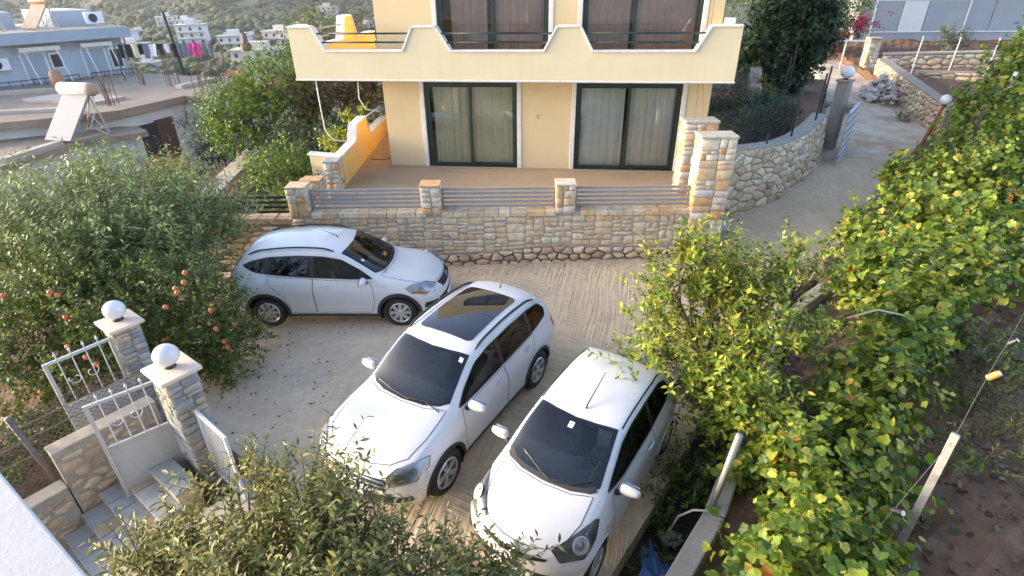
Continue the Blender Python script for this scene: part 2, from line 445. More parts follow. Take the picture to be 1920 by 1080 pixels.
    def wheel(s, x, side, r, w, ytrack, spokes, style, steer=0):
        y = side*ytrack; M = Matrix.Translation((x, y, r)) @ Matrix.Rotation(steer, 4, 'Z')
        if side < 0: M = M @ Matrix.Rotation(math.pi, 4, 'Z')
        k = ('wh', id(s.sp))
        if k not in CACHE:
            rr = r*.66; h = w/2
            t = MB().lathe([(rr-.01, -h+.02), (rr+.02, -h), (r-.05, -h-.006), (r-.015, -h+.02), (r, -h+.06), (r, h-.06), (r-.015, h-.02), (r-.05, h+.006), (rr+.02, h), (rr-.01, h-.02), (rr-.01, -h+.02)], 40, axis='y').mesh('tyre', 'tyre', True)
            m = MB().lathe([(rr, h-.012), (rr-.012, h+.001), (rr-.028, h-.008), (rr-.035, h-.09), (rr-.035, -h+.02)], 40, axis='y')
            for i in range(spokes):
                a = 2*math.pi*i/spokes
                if style == 'cover':
                    for da, hw in ((0, .30),):
                        q = []
                        for rad, wd, dp in ((.05, .5, h-.005), (rr*.55, .36, h-.012), (rr-.02, .20, h-.02)):
                            wv = wd*2*math.pi/spokes
                            q.append([(rad*math.cos(a+e*wv), dp, rad*math.sin(a+e*wv)) for e in (-1, 1)])
                        for u, v in zip(q[:-1], q[1:]):
                            b = len(m.v); m.v += [u[0], u[1], v[1], v[0]]+[(p[0], p[1]-.02, p[2]) for p in (u[0], u[1], v[1], v[0])]
                            for f in ((3,2,1,0),(0,1,5,4),(1,2,6,5),(3,0,4,7)): m.f.append(tuple(b+i for i in f)); m.m.append(0)
                else:
                    for da in ((-.16, .16) if style == 'double' else (0,)):
                        c0, c1 = a+da*.5, a+da
                        m.bar((.04*math.cos(c0), h-.03, .04*math.sin(c0)), ((rr-.02)*math.cos(c1), h-.012, (rr-.02)*math.sin(c1)), .036 if style == 'double' else .05, .03, up=(0,1,0))
            m.lathe([(.0, h), (.045, h), (.06, h-.01), (.06, h-.05)], 20, axis='y')
            rim = m.mesh('rim', 'alloy', False)
            hub = MB().lathe([(0, h-.06), (rr-.04, h-.06), (rr-.03, h-.1), (rr-.04, -h+.03), (0, -h+.03)], 28, axis='y').mesh('wheel', 'alloy_dark', True)
            CACHE[k] = (hub, t, rim)
        hub, t, rim = CACHE[k]
        o = link('wheel', hub, s.root, M=M); link('tyre', t, o); link('rim', rim, o)
    def well(s, xc, zc, Ra):
        for sd_ in (1, -1):
            m = MB(); n = 18; y0, y1 = sd_*(s.sp['half']-.035), sd_*(s.sp['half']-.40); b = 0
            for j in range(n+1):
                a = math.pi*(-.12+1.24*j/n); m.v += [(xc+(Ra-.004)*math.cos(a), y0, zc+(Ra-.004)*math.sin(a)), (xc+(Ra-.004)*math.cos(a), y1, zc+(Ra-.004)*math.sin(a))]
            for j in range(n): m.f.append((2*j, 2*j+1, 2*j+3, 2*j+2)); m.m.append(0)
            m.f.append(tuple(2*j+1 for j in range(n+1))); m.m.append(0)
            m.build('wheel_arch_liner', 'car_black', s.root, fix=False)
    def seats(s, rows, zf, hw=.25, mt='cabin_grey'):
        for x, ys, sc in rows:
            for y in ys:
                o = MB(); k = sc
                o.cbox((x, y, zf+.20), (.48*k, .48*k, .16), None)
                seat = o.build('seat', mt, s.root, bevel=.05)
                b = MB(); Mx = Matrix.Rotation(R(-18), 3, 'Y')
                b.cbox((x-.30*k, y, zf+.52), (.13, .46*k, .58*k), Mx); b.build('backrest', mt, seat, bevel=.05)
                hd = MB(); hd.cbox((x-.42*k, y, zf+.93*k), (.09, .26, .17), Mx); hd.build('headrest', mt, seat, bevel=.035)
    def mirror(s, pos, side, sc=1.0):
        x, y, z = pos; n = 14; m = MB()
        for i in range(9):
            t = i/8; a = math.pi*t; rx = .072*sc*math.sin(a)**.38
            for j in range(n):
                q = 2*math.pi*j/n
                dx = math.cos(q)*rx*(1.25 if math.cos(q) > 0 else .55)
                tt = (1-math.cos(a))/2; m.v.append((x+dx*(1.05-.35*tt), side*(y+(-.13+.26*tt)*sc), z+math.sin(q)*rx*(1.12-.25*tt)))
        for i in range(8):
            for j in range(n): m.f.append((i*n+j, (i+1)*n+j, (i+1)*n+(j+1) % n, i*n+(j+1) % n)); m.m.append(0)
        o = m.build('wing_mirror', 'car_white', s.root, smooth=True)
        MB().cbox((x-.045*sc, side*y, z), (.012, .19*sc, .12*sc)).build('mirror_glass', 'chrome', o, bevel=.004)
        MB().tube([(x+.01, side*(y-.08*sc), z-.05), (x+.04, side*(y-.19*sc), z-.09)], [.03, .04], 8).build('mirror_foot', 'car_plastic', o, smooth=True)
    def roof_rail(s, side, x0, x1, y, mt='car_plastic', h=.035):
        xs = np.linspace(x0, x1, 18); P = []
        for i, x in enumerate(xs):
            t = i/17; up = .012+h*min(1, math.sin(math.pi*t)*3.2); P.append(s.surf('t', x, side*y)+Vector((0, 0, up)))
        MB().tube(P, [.010]+[.019]*16+[.010], 8).build('roof_rail', mt, s.root, smooth=True)
    def handle(s, parent, x, z, side, L=.19):
        ax = 'l' if side > 0 else 'r'
        P = [s.surf(ax, x-L/2+L*t, z+.006*math.sin(math.pi*t), .012+.030*math.sin(math.pi*t)**.5) for t in np.linspace(0, 1, 9)]
        MB().tube(P, [.010]+[.015]*7+[.010], 8).build('handle', 'car_white', parent, smooth=True)
    def wiper(s, pts, mt='car_black'):
        P = [s.surf('t', u, v, .022) for u, v in pts]
        MB().tube(P, [.008]*(len(P)-1)+[.016], 6).build('wiper', mt, s.root)
    def lamp(s, name, poly, ax, bowls, amber=None, base='lamp_bowl'):
        o = s.patch(name, poly, ax, base, .004, .01, grid=.04)
        s.patch('lens', poly, ax, 'lamp_glass', .016, .008, o, grid=.04)
        for (u, v, r) in bowls:
            p, n = s.hit(ax, u, v); q = n.to_track_quat('Z', 'Y').to_matrix().to_4x4()
            MB().lathe([(r, .008), (r*.92, .013), (r*.78, .006), (r*.42, .002), (r*.40, .010), (.0, .012)], 18).build('reflector', 'reflector', o, smooth=True, M=Matrix.Translation(p) @ q)
        if amber: s.patch('indicator', amber, ax, 'lamp_amber', .007, .004, o, grid=.04)
        s.strip('lamp_gap', poly, ax, .012, 'car_gap', .006, True, o)
        return o
CACHE = {}
def flip(p): return [(u, -v) for u, v in p][::-1]
def inset(p, d):
    """shrink a 2-D outline towards its inside by about d, vertex by vertex"""
    n = len(p); A = sum(p[i-1][0]*p[i][1]-p[i][0]*p[i-1][1] for i in range(n)); sg = 1 if A > 0 else -1; out = []
    for i in range(n):
        a, b, c = Vector(p[i-1]), Vector(p[i]), Vector(p[(i+1) % n])
        e1, e2 = (b-a).normalized(), (c-b).normalized(); n1, n2 = Vector((-e1.y, e1.x))*sg, Vector((-e2.y, e2.x))*sg
        m = n1+n2; m = m/max(m.length_squared/2, .6); out.append(tuple(b+m*d))
    return out
def common(c, sp):
    """arches, glazing, doors and bonnet that all three cars share, from each car's own outlines"""
    for xc in (sp['ax'], -sp['ax']): c.arch(xc, sp['r'], sp['Ra'])
    ws = sp['ws']; dlo = sp['dlo']; rw = sp['rw']
    c.cut(inset(ws, .035), 't')
    for ax in 'lr': c.cut(inset(dlo, .02), ax)
    fr = c.patch('windscreen_trim', ws, 't', 'car_black', .003, .012, inner=inset(ws, .05))
    c.patch('windscreen', inset(ws, .012), 't', 'windscreen', .008, 0)
    for ax, sd_ in (('l', 1), ('r', -1)):
        o = c.patch('window_trim', dlo, ax, 'car_black', .004, .012, inner=inset(dlo, .028))
        for k, (poly, gm) in enumerate(sp['panes']): c.patch('window_pane', poly, ax, gm, .007, 0)
        for poly in sp['pillars']: c.patch('window_pillar', poly, ax, 'car_black', .0095, .012)
        for poly, h in sp['doors']:
            d = c.patch('door', poly, ax, 'car_white', .0025, .01, grid=.07); c.strip('door_gap', poly, ax, .009, 'car_gap', .0035, True, d)
            c.handle(d, *h, sd_)
        for xc in (sp['ax'], -sp['ax']):
            a0, a1 = sp['arc']; n = 22
            A = [(xc+sp['Ra2']*math.cos(a0+(a1-a0)*j/n), sp['r']+sp['Ra2']*math.sin(a0+(a1-a0)*j/n)) for j in range(n+1)]
            B = [(xc+(sp['Ra']-.004)*math.cos(a0+(a1-a0)*j/n), sp['r']+(sp['Ra']-.004)*math.sin(a0+(a1-a0)*j/n)) for j in range(n+1)]
            ring = A+B[::-1]
            c.patch('wheel_arch', ring, ax, sp['arch_mat'], .010, .03, grid=.05)
        c.patch('sill', sp['sill'], ax, sp['sill_mat'], .008, .02)
        for x in (sp['ax'], -sp['ax']): c.wheel(x, sd_, sp['r'], sp['tw'], sp['tr'], sp['spokes'], sp['style'])
    for xc in (sp['ax'], -sp['ax']): c.well(xc, sp['r'], sp['Ra'])
    c.patch('rear_window', rw, 'b', 'car_gloss_black', .005, .01)
    b = c.patch('bonnet', sp['hood'], 't', 'car_white', .0025, .01, grid=.08); c.strip('bonnet_gap', sp['hood'], 't', .009, 'car_gap', .0035, True, b)
    # cabin
    MB().box((sp['floor'][0], -sp['half']+.12, .32), (sp['floor'][1], sp['half']-.12, .36)).build('cabin_floor', 'cabin_dark', c.root)
    dx, dz = sp['dash']
    m = MB(); prof = [(dx-.34, dz-.30), (dx-.30, dz-.08), (dx-.20, dz-.015), (dx+.05, dz), (dx+.42, dz-.005), (dx+.42, dz-.3)]
    m.prism(prof, lambda u, v, d: (u, d, v), -sp['half']+.2, sp['half']-.2); m.build('dashboard', 'cabin_grey', c.root, bevel=.02)
    sx, sy, sz = sp['steer']; ring = [(0, .18*math.cos(a), .18*math.sin(a)) for a in np.linspace(0, 2*math.pi, 25)]
    w = MB().tube(ring, .016, 6, cap=False); w.bar((0, -.17, 0), (0, .17, 0), .03, .02); w.bar((0, 0, 0), (0, 0, -.17), .03, .02); w.lathe([(0, -.03), (.06, -.02), (.06, .02), (0, .03)], 12, axis='x')
    w.build('steering_wheel', 'cabin_dark', c.root, M=Matrix.Translation((sx, sy, sz)) @ Matrix.Rotation(R(22), 4, 'Y'))
    c.seats(sp['seats'], sp['zf'])
    for y in (sp['mir'][1],):
        for sd_ in (1, -1): c.mirror(sp['mir'], sd_, sp['mirs'])
    p = c.surf('t', sp['ws_top']-.02, 0)
    MB().cbox((p.x+.06, 0, p.z-.10), (.03, .22, .06)).build('rear_view_mirror', 'cabin_dark', c.root, bevel=.01)
    c.finish()
def clipx(poly, x0, x1):
    """keep the part of an outline with x0 <= u <= x1"""
    def half(p, c, sg):
        out = []
        for i in range(len(p)):
            a, b = p[i-1], p[i]; da, db = sg*(a[0]-c), sg*(b[0]-c)
            if (da >= 0) != (db >= 0): t = da/(da-db); out.append((c, lerp(a[1], b[1], t)))
            if db >= 0: out.append(b)
        return out
    return half(half(poly, x0, 1), x1, -1)
def sym(half): return half+[(u, -v) for u, v in reversed(half) if abs(v) > 1e-6]
# ---------------------------------------------------------------- crossover with roof rails (faces right)
dlo = roundp([(.87,1.075),(.62,1.255),(.25,1.45),(-.1,1.515),(-.6,1.535),(-1.2,1.50),(-1.55,1.425),(-1.76,1.33),(-1.5,1.215),(-1.1,1.165),(-.5,1.12),(.4,1.075)], .05, 3)
di = inset(dlo, .018)
K = dict(xn=2.25, xt=-2.19, Dn=.52, Dt=.32, pn=2.3, pt=2.8, half=.92, ax=1.345, r=.345, Ra=.405, Ra2=.465, arc=(R(-12), R(192)), arch_z=.20, arch_mat='car_plastic', sill_mat='car_plastic', tw=.215, tr=.79, spokes=8, style='cover',
    lean=tab({.2:-.09,.4:0,.6:0,.75:-.03,.95:-.10}), tlean=tab({.2:-.05,.5:0,.8:0,1.0:0}),
    t=dict(W={2.25:.86,1.75:.905,1.345:.925,.6:.90,-.5:.90,-1.345:.93,-1.8:.91,-2.19:.86},
      ZL={2.25:.24,1.8:.22,-1:.22,-1.8:.25,-2.19:.32}, ZS={2.25:.58,1.8:.72,1.3:.80,0:.83,-1.3:.90,-2.19:.92},
      ZB={2.25:.70,2.0:.84,1.6:.965,1.1:1.03,.5:1.05,-.5:1.09,-1.3:1.15,-1.8:1.18,-2.0:1.1,-2.19:1.0},
      WB={2.25:.78,1.8:.80,1.2:.82,.5:.825,-.5:.83,-1.3:.82,-1.8:.78,-2.19:.72},
      ZR={2.25:.74,2.0:.885,1.6:1.0,1.2:1.06,.95:1.11,.6:1.33,.2:1.53,-.1:1.585,-.6:1.61,-1.2:1.575,-1.65:1.50,-1.85:1.36,-2.0:1.18,-2.19:1.02},
      WR={2.25:.62,1.6:.66,1.2:.71,.95:.745,.6:.70,.2:.64,-.6:.63,-1.3:.61,-1.7:.59,-2.0:.66,-2.19:.66},
      ZC={2.25:.78,2.12:.89,1.9:.98,1.6:1.045,1.25:1.10,1.08:1.15,.7:1.37,.35:1.56,.1:1.63,-.2:1.665,-.7:1.68,-1.2:1.66,-1.6:1.60,-1.78:1.53,-1.92:1.30,-2.08:1.10,-2.19:.98}),
    ws=sym([(1.11,0),(1.08,.35),(1.0,.58),(.90,.695),(.6,.655),(.24,.59),(.30,.3),(.33,0)]), ws_top=.3,
    dlo=dlo, panes=[(clipx(di,-.30,2),'side_glass'),(clipx(di,-1.18,-.37),'privacy_glass'),(clipx(di,-3,-1.26),'privacy_glass')],
    pillars=[clipx(inset(dlo,.004),-.375,-.295), clipx(inset(dlo,.004),-1.265,-1.175)],
    rw=[(-.55,1.46),(.55,1.46),(.62,1.16),(.55,1.08),(-.55,1.08),(-.62,1.16)],
    doors=[([(.78,.36),(.86,.62),(.85,.86),(.80,1.035),(.2,1.055),(-.335,1.085),(-.36,.85),(-.34,.36)], (-.13,.94)),
           ([(-.345,1.09),(-.9,1.12),(-1.26,1.15),(-1.22,1.0),(-1.08,.86),(-.95,.70),(-.885,.50),(-.87,.36),(-.35,.36),(-.37,.85)], (-1.02,1.0))],
    sill=[(-.90,.215),(.90,.215),(.90,.325),(-.90,.325)],
    hood=sym([(1.15,0),(1.12,.4),(1.0,.70),(1.5,.735),(1.85,.70),(2.02,.5),(2.10,.25),(2.12,0)]),
    floor=(-1.9,1.2), dash=(.72,1.02), steer=(.42,-.36,1.0), seats=[(-.02,(.36,-.36),1),(-.95,(.42,0,-.42),.95)], zf=.45, mir=(.68,1.0,1.10), mirs=1.0)
c = Car('parked_crossover', 'white crossover with black roof rails parked against the stone terrace wall', K, (-3.602,10.538,-.109), -.022)
for sd_ in (1,-1): c.roof_rail(sd_, .10, -1.62, .585)
g = c.patch('grille', roundp([(-.46,.83),(.46,.83),(.38,.70),(-.38,.70)],.03,3), 'f', 'car_black', .006); 
for z in (.735,.77,.805): c.line3('grille_bar', [(2.2,y,z) for y in np.linspace(-.42,.42,9)], .007, 'alloy_dark', .010, g)
bd = c.patch('badge', [(.085*math.cos(a),.775+.035*math.sin(a)) for a in np.linspace(0,2*math.pi,17)[:-1]], 'f', 'plate_blue', .022, .02)
c.strip('badge_rim', [(.085*math.cos(a),.775+.035*math.sin(a)) for a in np.linspace(0,2*math.pi,17)[:-1]], 'f', .012, 'chrome', .024, True, bd)
c.patch('lower_grille', roundp([(-.62,.57),(.62,.57),(.52,.34),(-.52,.34)],.04,3), 'f', 'car_black', .007)
c.patch('front_skirt', [(-.6,.33),(.6,.33),(.55,.25),(-.55,.25)], 'f', 'car_plastic', .008)
np_ = c.patch('number_plate', [(-.26,.50),(.26,.50),(.26,.39),(-.26,.39)], 'f', 'plate_white', .02, .02)
for sd_ in (1,-1):
    c.lamp3('headlight', [(2.03,sd_*.50,.83),(1.88,sd_*.60,.92),(1.62,sd_*.80,.93),(1.50,sd_*.86,.90),(1.62,sd_*.90,.80),(1.88,sd_*.82,.74),(2.05,sd_*.66,.74)], [((1.95,sd_*.64,.82),.07),((1.78,sd_*.78,.85),.06)], [(1.60,sd_*.88,.81),(1.86,sd_*.82,.75),(2.02,sd_*.68,.75),(1.86,sd_*.80,.79),(1.64,sd_*.88,.84)])
    c.patch3('fog_lamp', [(2.08,sd_*.62,.56),(1.86,sd_*.82,.58),(1.84,sd_*.84,.47),(2.05,sd_*.64,.44)], 'car_black', .006)
    c.patch3('tail_light', [(-1.88,sd_*.86,1.10),(-2.05,sd_*.70,1.08),(-2.14,sd_*.66,.80),(-2.05,sd_*.82,.78),(-1.93,sd_*.90,.92)], 'lamp_red', .010)
    c.patch('side_vent', [(.88,.985),(1.10,.975),(1.08,.955),(.90,.96)], 'l' if sd_>0 else 'r', 'chrome', .008)
c.patch('rear_bumper_trim', [(-.75,.55),(.75,.55),(.7,.34),(-.7,.34)], 'b', 'car_plastic', .008)
c.wiper([(1.09,-.1),(1.06,.2),(.98,.5)]); c.wiper([(1.07,-.62),(1.03,-.35),(1.08,-.05)])
p = c.surf('t', .02, 0); MB().tube([p, p+Vector((-.02,0,.03)), p+Vector((-.30,0,.16))], [.016,.008,.004], 6).build('aerial', 'car_black', c.root)
c.patch('windscreen_sticker', [(.60,-.575),(.60,-.52),(.66,-.52),(.66,-.575)], 't', 'sticker', .012, 0)
common(c, K)
# ---------------------------------------------------------------- crossover with glass roof (faces the camera)
dlo = roundp([(.84,1.065),(.60,1.25),(.25,1.435),(-.1,1.495),(-.7,1.51),(-1.3,1.475),(-1.68,1.405),(-1.83,1.26),(-1.76,1.15),(-1.3,1.11),(-.5,1.085),(.4,1.06)], .05, 3)
di = inset(dlo, .018)
T = dict(xn=2.18, xt=-2.22, Dn=.46, Dt=.34, pn=2.5, pt=2.6, half=.905, ax=1.302, r=.345, Ra=.40, Ra2=.445, arc=(R(-12), R(192)), arch_z=.20, arch_mat='car_plastic', sill_mat='car_plastic', tw=.235, tr=.775, spokes=5, style='double',
    lean=tab({.2:-.12,.38:-.01,.6:0,.75:-.03,.95:-.10}), tlean=tab({.2:-.06,.5:0,.8:0,1.0:0}),
    t=dict(W={2.18:.84,1.72:.89,1.302:.908,.6:.885,-.5:.885,-1.302:.908,-1.8:.885,-2.22:.82},
      ZL={2.18:.26,1.8:.22,-1:.22,-1.8:.27,-2.22:.36}, ZS={2.18:.60,1.8:.72,1.3:.79,0:.82,-1.3:.86,-2.22:.88},
      ZB={2.18:.72,2.0:.83,1.6:.945,1.1:1.01,.5:1.035,-.5:1.06,-1.3:1.09,-1.8:1.13,-2.0:1.1,-2.22:.98},
      WB={2.18:.76,1.8:.785,1.2:.80,.5:.805,-.5:.81,-1.3:.80,-1.8:.76,-2.22:.70},
      ZR={2.18:.75,2.0:.87,1.6:.975,1.2:1.04,.95:1.09,.6:1.31,.2:1.51,-.1:1.56,-.7:1.585,-1.3:1.55,-1.75:1.47,-1.9:1.34,-2.05:1.16,-2.22:1.0},
      WR={2.18:.60,1.6:.65,1.2:.69,.95:.725,.6:.685,.2:.635,-.7:.63,-1.3:.61,-1.75:.58,-2.05:.64,-2.22:.64},
      ZC={2.18:.78,2.06:.88,1.9:.945,1.6:1.01,1.25:1.07,1.06:1.13,.7:1.36,.35:1.55,.1:1.61,-.2:1.64,-.7:1.65,-1.3:1.625,-1.7:1.565,-1.86:1.50,-1.98:1.28,-2.12:1.10,-2.22:.96}),
    ws=sym([(1.09,0),(1.06,.35),(.98,.57),(.88,.675),(.6,.64),(.24,.585),(.30,.3),(.33,0)]), ws_top=.3,
    dlo=dlo, panes=[(clipx(di,-.26,2),'side_glass'),(clipx(di,-1.16,-.34),'privacy_glass'),(clipx(di,-3,-1.24),'privacy_glass')],
    pillars=[clipx(inset(dlo,.004),-.345,-.255), clipx(inset(dlo,.004),-1.245,-1.155)],
    rw=[(-.55,1.42),(.55,1.42),(.60,1.16),(.54,1.08),(-.54,1.08),(-.60,1.16)],
    doors=[([(.78,.36),(.84,.62),(.83,.86),(.78,1.02),(.2,1.04),(-.30,1.055),(-.33,.85),(-.31,.36)], (-.10,.93)),
           ([(-.315,1.06),(-.9,1.08),(-1.24,1.10),(-1.20,.96),(-1.05,.82),(-.93,.68),(-.86,.50),(-.84,.36),(-.32,.36),(-.34,.85)], (-1.0,.97))],
    sill=[(-.88,.215),(.88,.215),(.88,.34),(-.88,.34)],
    hood=sym([(1.12,0),(1.09,.4),(.98,.68),(1.45,.70),(1.78,.66),(1.94,.5),(2.02,.25),(2.04,0)]),
    floor=(-1.9,1.2), dash=(.70,1.0), steer=(.40,.36,.98), seats=[(-.02,(.36,-.36),1),(-.95,(.42,0,-.42),.95)], zf=.43, mir=(.66,.985,1.08), mirs=1.05)
c = Car('parked_crossover', 'white crossover with a black glass roof, middle of the three cars', T, (-.995,6.908,-.025), -2.105)
for sd_ in (1,-1): c.roof_rail(sd_, .12, -1.62, .60, 'car_plastic', .03)
sr = roundp([(.05,-.47),(.05,.47),(-1.32,.46),(-1.32,-.46)], .10, 5)
c.patch('glass_roof', sr, 't', 'car_gloss_black', .008, .015); c.strip('glass_roof_seam', [(-.62,-.46),(-.62,.46)], 't', .012, 'car_gap', .010)
g = c.patch('grille', roundp([(-.55,.75),(.55,.75),(.50,.60),(-.50,.60)],.03,3), 'f', 'car_black', .006)
for z in (.735,.665): c.line3('grille_bar', [(2.15,y,z) for y in np.linspace(-.52,.52,11)], .014, 'chrome', .010, g)
c.line3('grille_bar', [(2.15,y,.61) for y in np.linspace(-.48,.48,11)], .010, 'chrome', .010, g)
h = c.hit('f', 0, .69); n0 = Vector((1,0,.18)).normalized(); Mb = Matrix.Translation(h[0]+n0*.02) @ n0.to_track_quat('Z','Y').to_matrix().to_4x4()
m = MB().lathe([(0,-.01),(.072,-.01),(.072,.004),(0,.004)], 28); bd = m.build('badge', 'car_black', c.root, M=Mb)
m = MB(); m.tube([(.072*math.cos(a),.072*math.sin(a),.004) for a in np.linspace(0,2*math.pi,33)], .007, 6, cap=False)
# two stacked letters inside a ring, x runs across, y up in badge space
Rz = Matrix.Rotation(math.pi/2, 3, 'Z')
for a, b in (((-.030,.058),(0,.004)),((.030,.058),(0,.004)),((-.060,.034),(-.024,-.056)),((-.024,-.056),(0,-.008)),((0,-.008),(.024,-.056)),((.024,-.056),(.060,.034))):
    m.bar((a[0],a[1],.006),(b[0],b[1],.006),.010,.006)
m.build('badge_letters', 'chrome', bd)
c.patch('lower_grille', roundp([(-.66,.52),(.66,.52),(.56,.36),(-.56,.36)],.04,3), 'f', 'car_black', .007)
np_ = c.patch('number_plate', [(-.26,.55),(.26,.55),(.26,.44),(-.26,.44)], 'f', 'plate_white', .022, .02)
c.patch('plate_band', [(.215,.55),(.26,.55),(.26,.44),(.215,.44)], 'f', 'plate_blue', .0235, .002, np_)
for sd_ in (1,-1):
    c.lamp3('headlight', [(2.06,sd_*.53,.79),(1.95,sd_*.60,.87),(1.70,sd_*.79,.90),(1.56,sd_*.84,.885),(1.64,sd_*.87,.79),(1.84,sd_*.80,.70),(2.06,sd_*.56,.66)], [((1.97,sd_*.64,.76),.07),((1.83,sd_*.76,.80),.055)])
    c.patch3('fog_lamp', [(2.07,sd_*.58,.50),(1.90,sd_*.76,.50),(1.88,sd_*.78,.42),(2.05,sd_*.58,.40)], 'car_black', .006)
    c.patch3('tail_light', [(-1.90,sd_*.84,1.04),(-2.08,sd_*.66,1.04),(-2.16,sd_*.60,.82),(-2.08,sd_*.76,.78),(-1.94,sd_*.87,.86)], 'lamp_red', .010)
c.patch('front_skirt', [(-.62,.33),(.62,.33),(.58,.27),(-.58,.27)], 'f', 'car_plastic', .008)
c.wiper([(1.07,.12),(1.03,-.2),(.95,-.5)]); c.wiper([(1.05,.62),(1.01,.35),(1.06,.05)])
p = c.surf('t', -1.55, 0); MB().tube([p, p+Vector((-.02,0,.03)), p+Vector((-.24,0,.42))], [.02,.009,.004], 6).build('aerial', 'car_black', c.root)
c.patch('windscreen_sticker', [(.33,.49),(.33,.55),(.40,.56),(.40,.50)], 't', 'sticker', .012, 0)
common(c, T)
# ---------------------------------------------------------------- small city car (faces the camera)
dlo = roundp([(.80,.985),(.55,1.13),(.25,1.27),(-.05,1.335),(-.6,1.35),(-1.0,1.325),(-1.22,1.25),(-1.27,1.10),(-1.1,1.02),(-.5,.965),(.4,.945)], .05, 3)
di = inset(dlo, .018)
A = dict(xn=1.79, xt=-1.63, Dn=.46, Dt=.26, pn=2.2, pt=2.8, half=.81, ax=1.17, r=.285, Ra=.325, Ra2=.35, arc=(R(-8), R(188)), arch_z=.16, arch_mat='car_white', sill_mat='car_white', tw=.165, tr=.715, spokes=7, style='cover',
    lean=tab({.15:-.10,.35:-.01,.5:0,.65:-.03,.85:-.10}), tlean=tab({.2:-.05,.5:0,.8:0,1.0:0}),
    t=dict(W={1.79:.76,1.33:.80,1.17:.81,.5:.79,-.5:.80,-1.17:.815,-1.4:.80,-1.63:.76},
      ZL={1.79:.20,1.4:.17,-1:.17,-1.4:.2,-1.63:.28}, ZS={1.79:.52,1.4:.64,1.0:.70,0:.73,-1.2:.82,-1.63:.84},
      ZB={1.79:.62,1.55:.755,1.2:.875,.8:.935,.3:.945,-.5:.96,-1.1:1.02,-1.4:1.04,-1.63:.92},
      WB={1.79:.66,1.4:.69,.9:.72,.3:.73,-.5:.735,-1.1:.72,-1.4:.70,-1.63:.64},
      ZR={1.79:.66,1.55:.79,1.2:.91,.95:.97,.85:1.0,.5:1.21,.15:1.36,-.15:1.405,-.6:1.415,-1.1:1.375,-1.32:1.31,-1.45:1.16,-1.63:.95},
      WR={1.79:.54,1.4:.57,1.1:.62,.85:.66,.5:.62,.15:.575,-.6:.57,-1.1:.56,-1.35:.55,-1.63:.58},
      ZC={1.79:.68,1.70:.755,1.5:.85,1.25:.925,1.07:.98,.98:1.02,.6:1.25,.3:1.385,.1:1.43,-.2:1.46,-.6:1.465,-1.1:1.42,-1.30:1.36,-1.42:1.18,-1.54:1.02,-1.63:.92}),
    ws=sym([(1.01,0),(.99,.3),(.91,.52),(.81,.61),(.5,.575),(.16,.525),(.22,.28),(.25,0)]), ws_top=.2,
    dlo=dlo, panes=[(clipx(di,-.48,2),'side_glass'),(clipx(di,-3,-.56),'privacy_glass')],
    pillars=[clipx(inset(dlo,.004),-.565,-.475)],
    rw=[(-.52,1.28),(.52,1.28),(.56,1.06),(.50,.98),(-.50,.98),(-.56,1.06)],
    doors=[([(.66,.27),(.76,.5),(.75,.75),(.70,.925),(.2,.935),(-.52,.955),(-.56,.7),(-.50,.27)], (-.36,.82))],
    sill=[(-.78,.16),(.78,.16),(.78,.24),(-.78,.24)],
    hood=sym([(1.05,0),(1.02,.35),(.93,.58),(1.25,.595),(1.5,.52),(1.62,.36),(1.68,.15),(1.69,0)]),
    floor=(-1.4,1.0), dash=(.62,.90), steer=(.34,.32,.88), seats=[(-.02,(.32,-.32),.92),(-.80,(.30,-.30),.85)], zf=.34, mir=(.60,.90,.98), mirs=.95)
c = Car('parked_city_car', 'small white hatchback nearest the vines, front end towards the viewer', A, (.911,5.406,.027), -2.151)
for sd_ in (1,-1):
    c.strip('roof_channel', [(x, sd_*(.555 if x>-.9 else .545)) for x in np.linspace(.12,-1.2,14)], 't', .022, 'car_black', .004)
c.patch('lower_grille', roundp([(-.50,.47),(.50,.47),(.58,.36),(.5,.29),(-.5,.29),(-.58,.36)],.03,3), 'f', 'car_black', .007)
c.patch('upper_grille', roundp([(-.42,.665),(.42,.665),(.40,.640),(.12,.60),(-.12,.60),(-.40,.640)],.015,2), 'f', 'car_black', .006)
h = c.hit('f', 0, .68); n0 = Vector((1,0,.35)).normalized(); Mb = Matrix.Translation(h[0]+n0*.02) @ n0.to_track_quat('Z','Y').to_matrix().to_4x4()
def ell(a,b,k=28): return [(a*math.cos(t), b*math.sin(t), 0) for t in np.linspace(0,2*math.pi,k+1)]
m = MB(); m.tube(ell(.078,.052), .007, 6, cap=False); bd = m.build('badge', 'chrome', c.root, M=Mb)
m = MB(); m.tube(ell(.024,.046), .005, 6, cap=False); m.tube([(p[0],p[1]+.018,0) for p in ell(.052,.020)], .005, 6, cap=False); m.build('badge_ellipses', 'chrome', bd)
MB().lathe([(0,-.012),(.05,-.012),(.05,-.006),(0,-.006)], 20).build('badge_back', 'car_black', bd)
c.patch('number_plate', [(-.26,.44),(.26,.44),(.26,.335),(-.26,.335)], 'f', 'plate_white', .03, .03)
for sd_ in (1,-1):
    c.lamp3('headlight', [(1.58,sd_*.42,.72),(1.42,sd_*.55,.82),(1.10,sd_*.70,.90),(1.06,sd_*.735,.885),(1.22,sd_*.77,.76),(1.42,sd_*.70,.64),(1.58,sd_*.52,.63)], [((1.37,sd_*.63,.745),.10)], base='lamp_grey')
    c.patch3('side_repeater', [(.95,sd_*.80,.70),(.98,sd_*.80,.70),(.98,sd_*.80,.68),(.95,sd_*.80,.68)], 'lamp_amber', .008, rings=2)
    c.patch3('tail_light', [(-1.36,sd_*.77,1.05),(-1.5,sd_*.62,1.04),(-1.6,sd_*.58,.80),(-1.52,sd_*.70,.76),(-1.40,sd_*.79,.82)], 'lamp_red', .010)
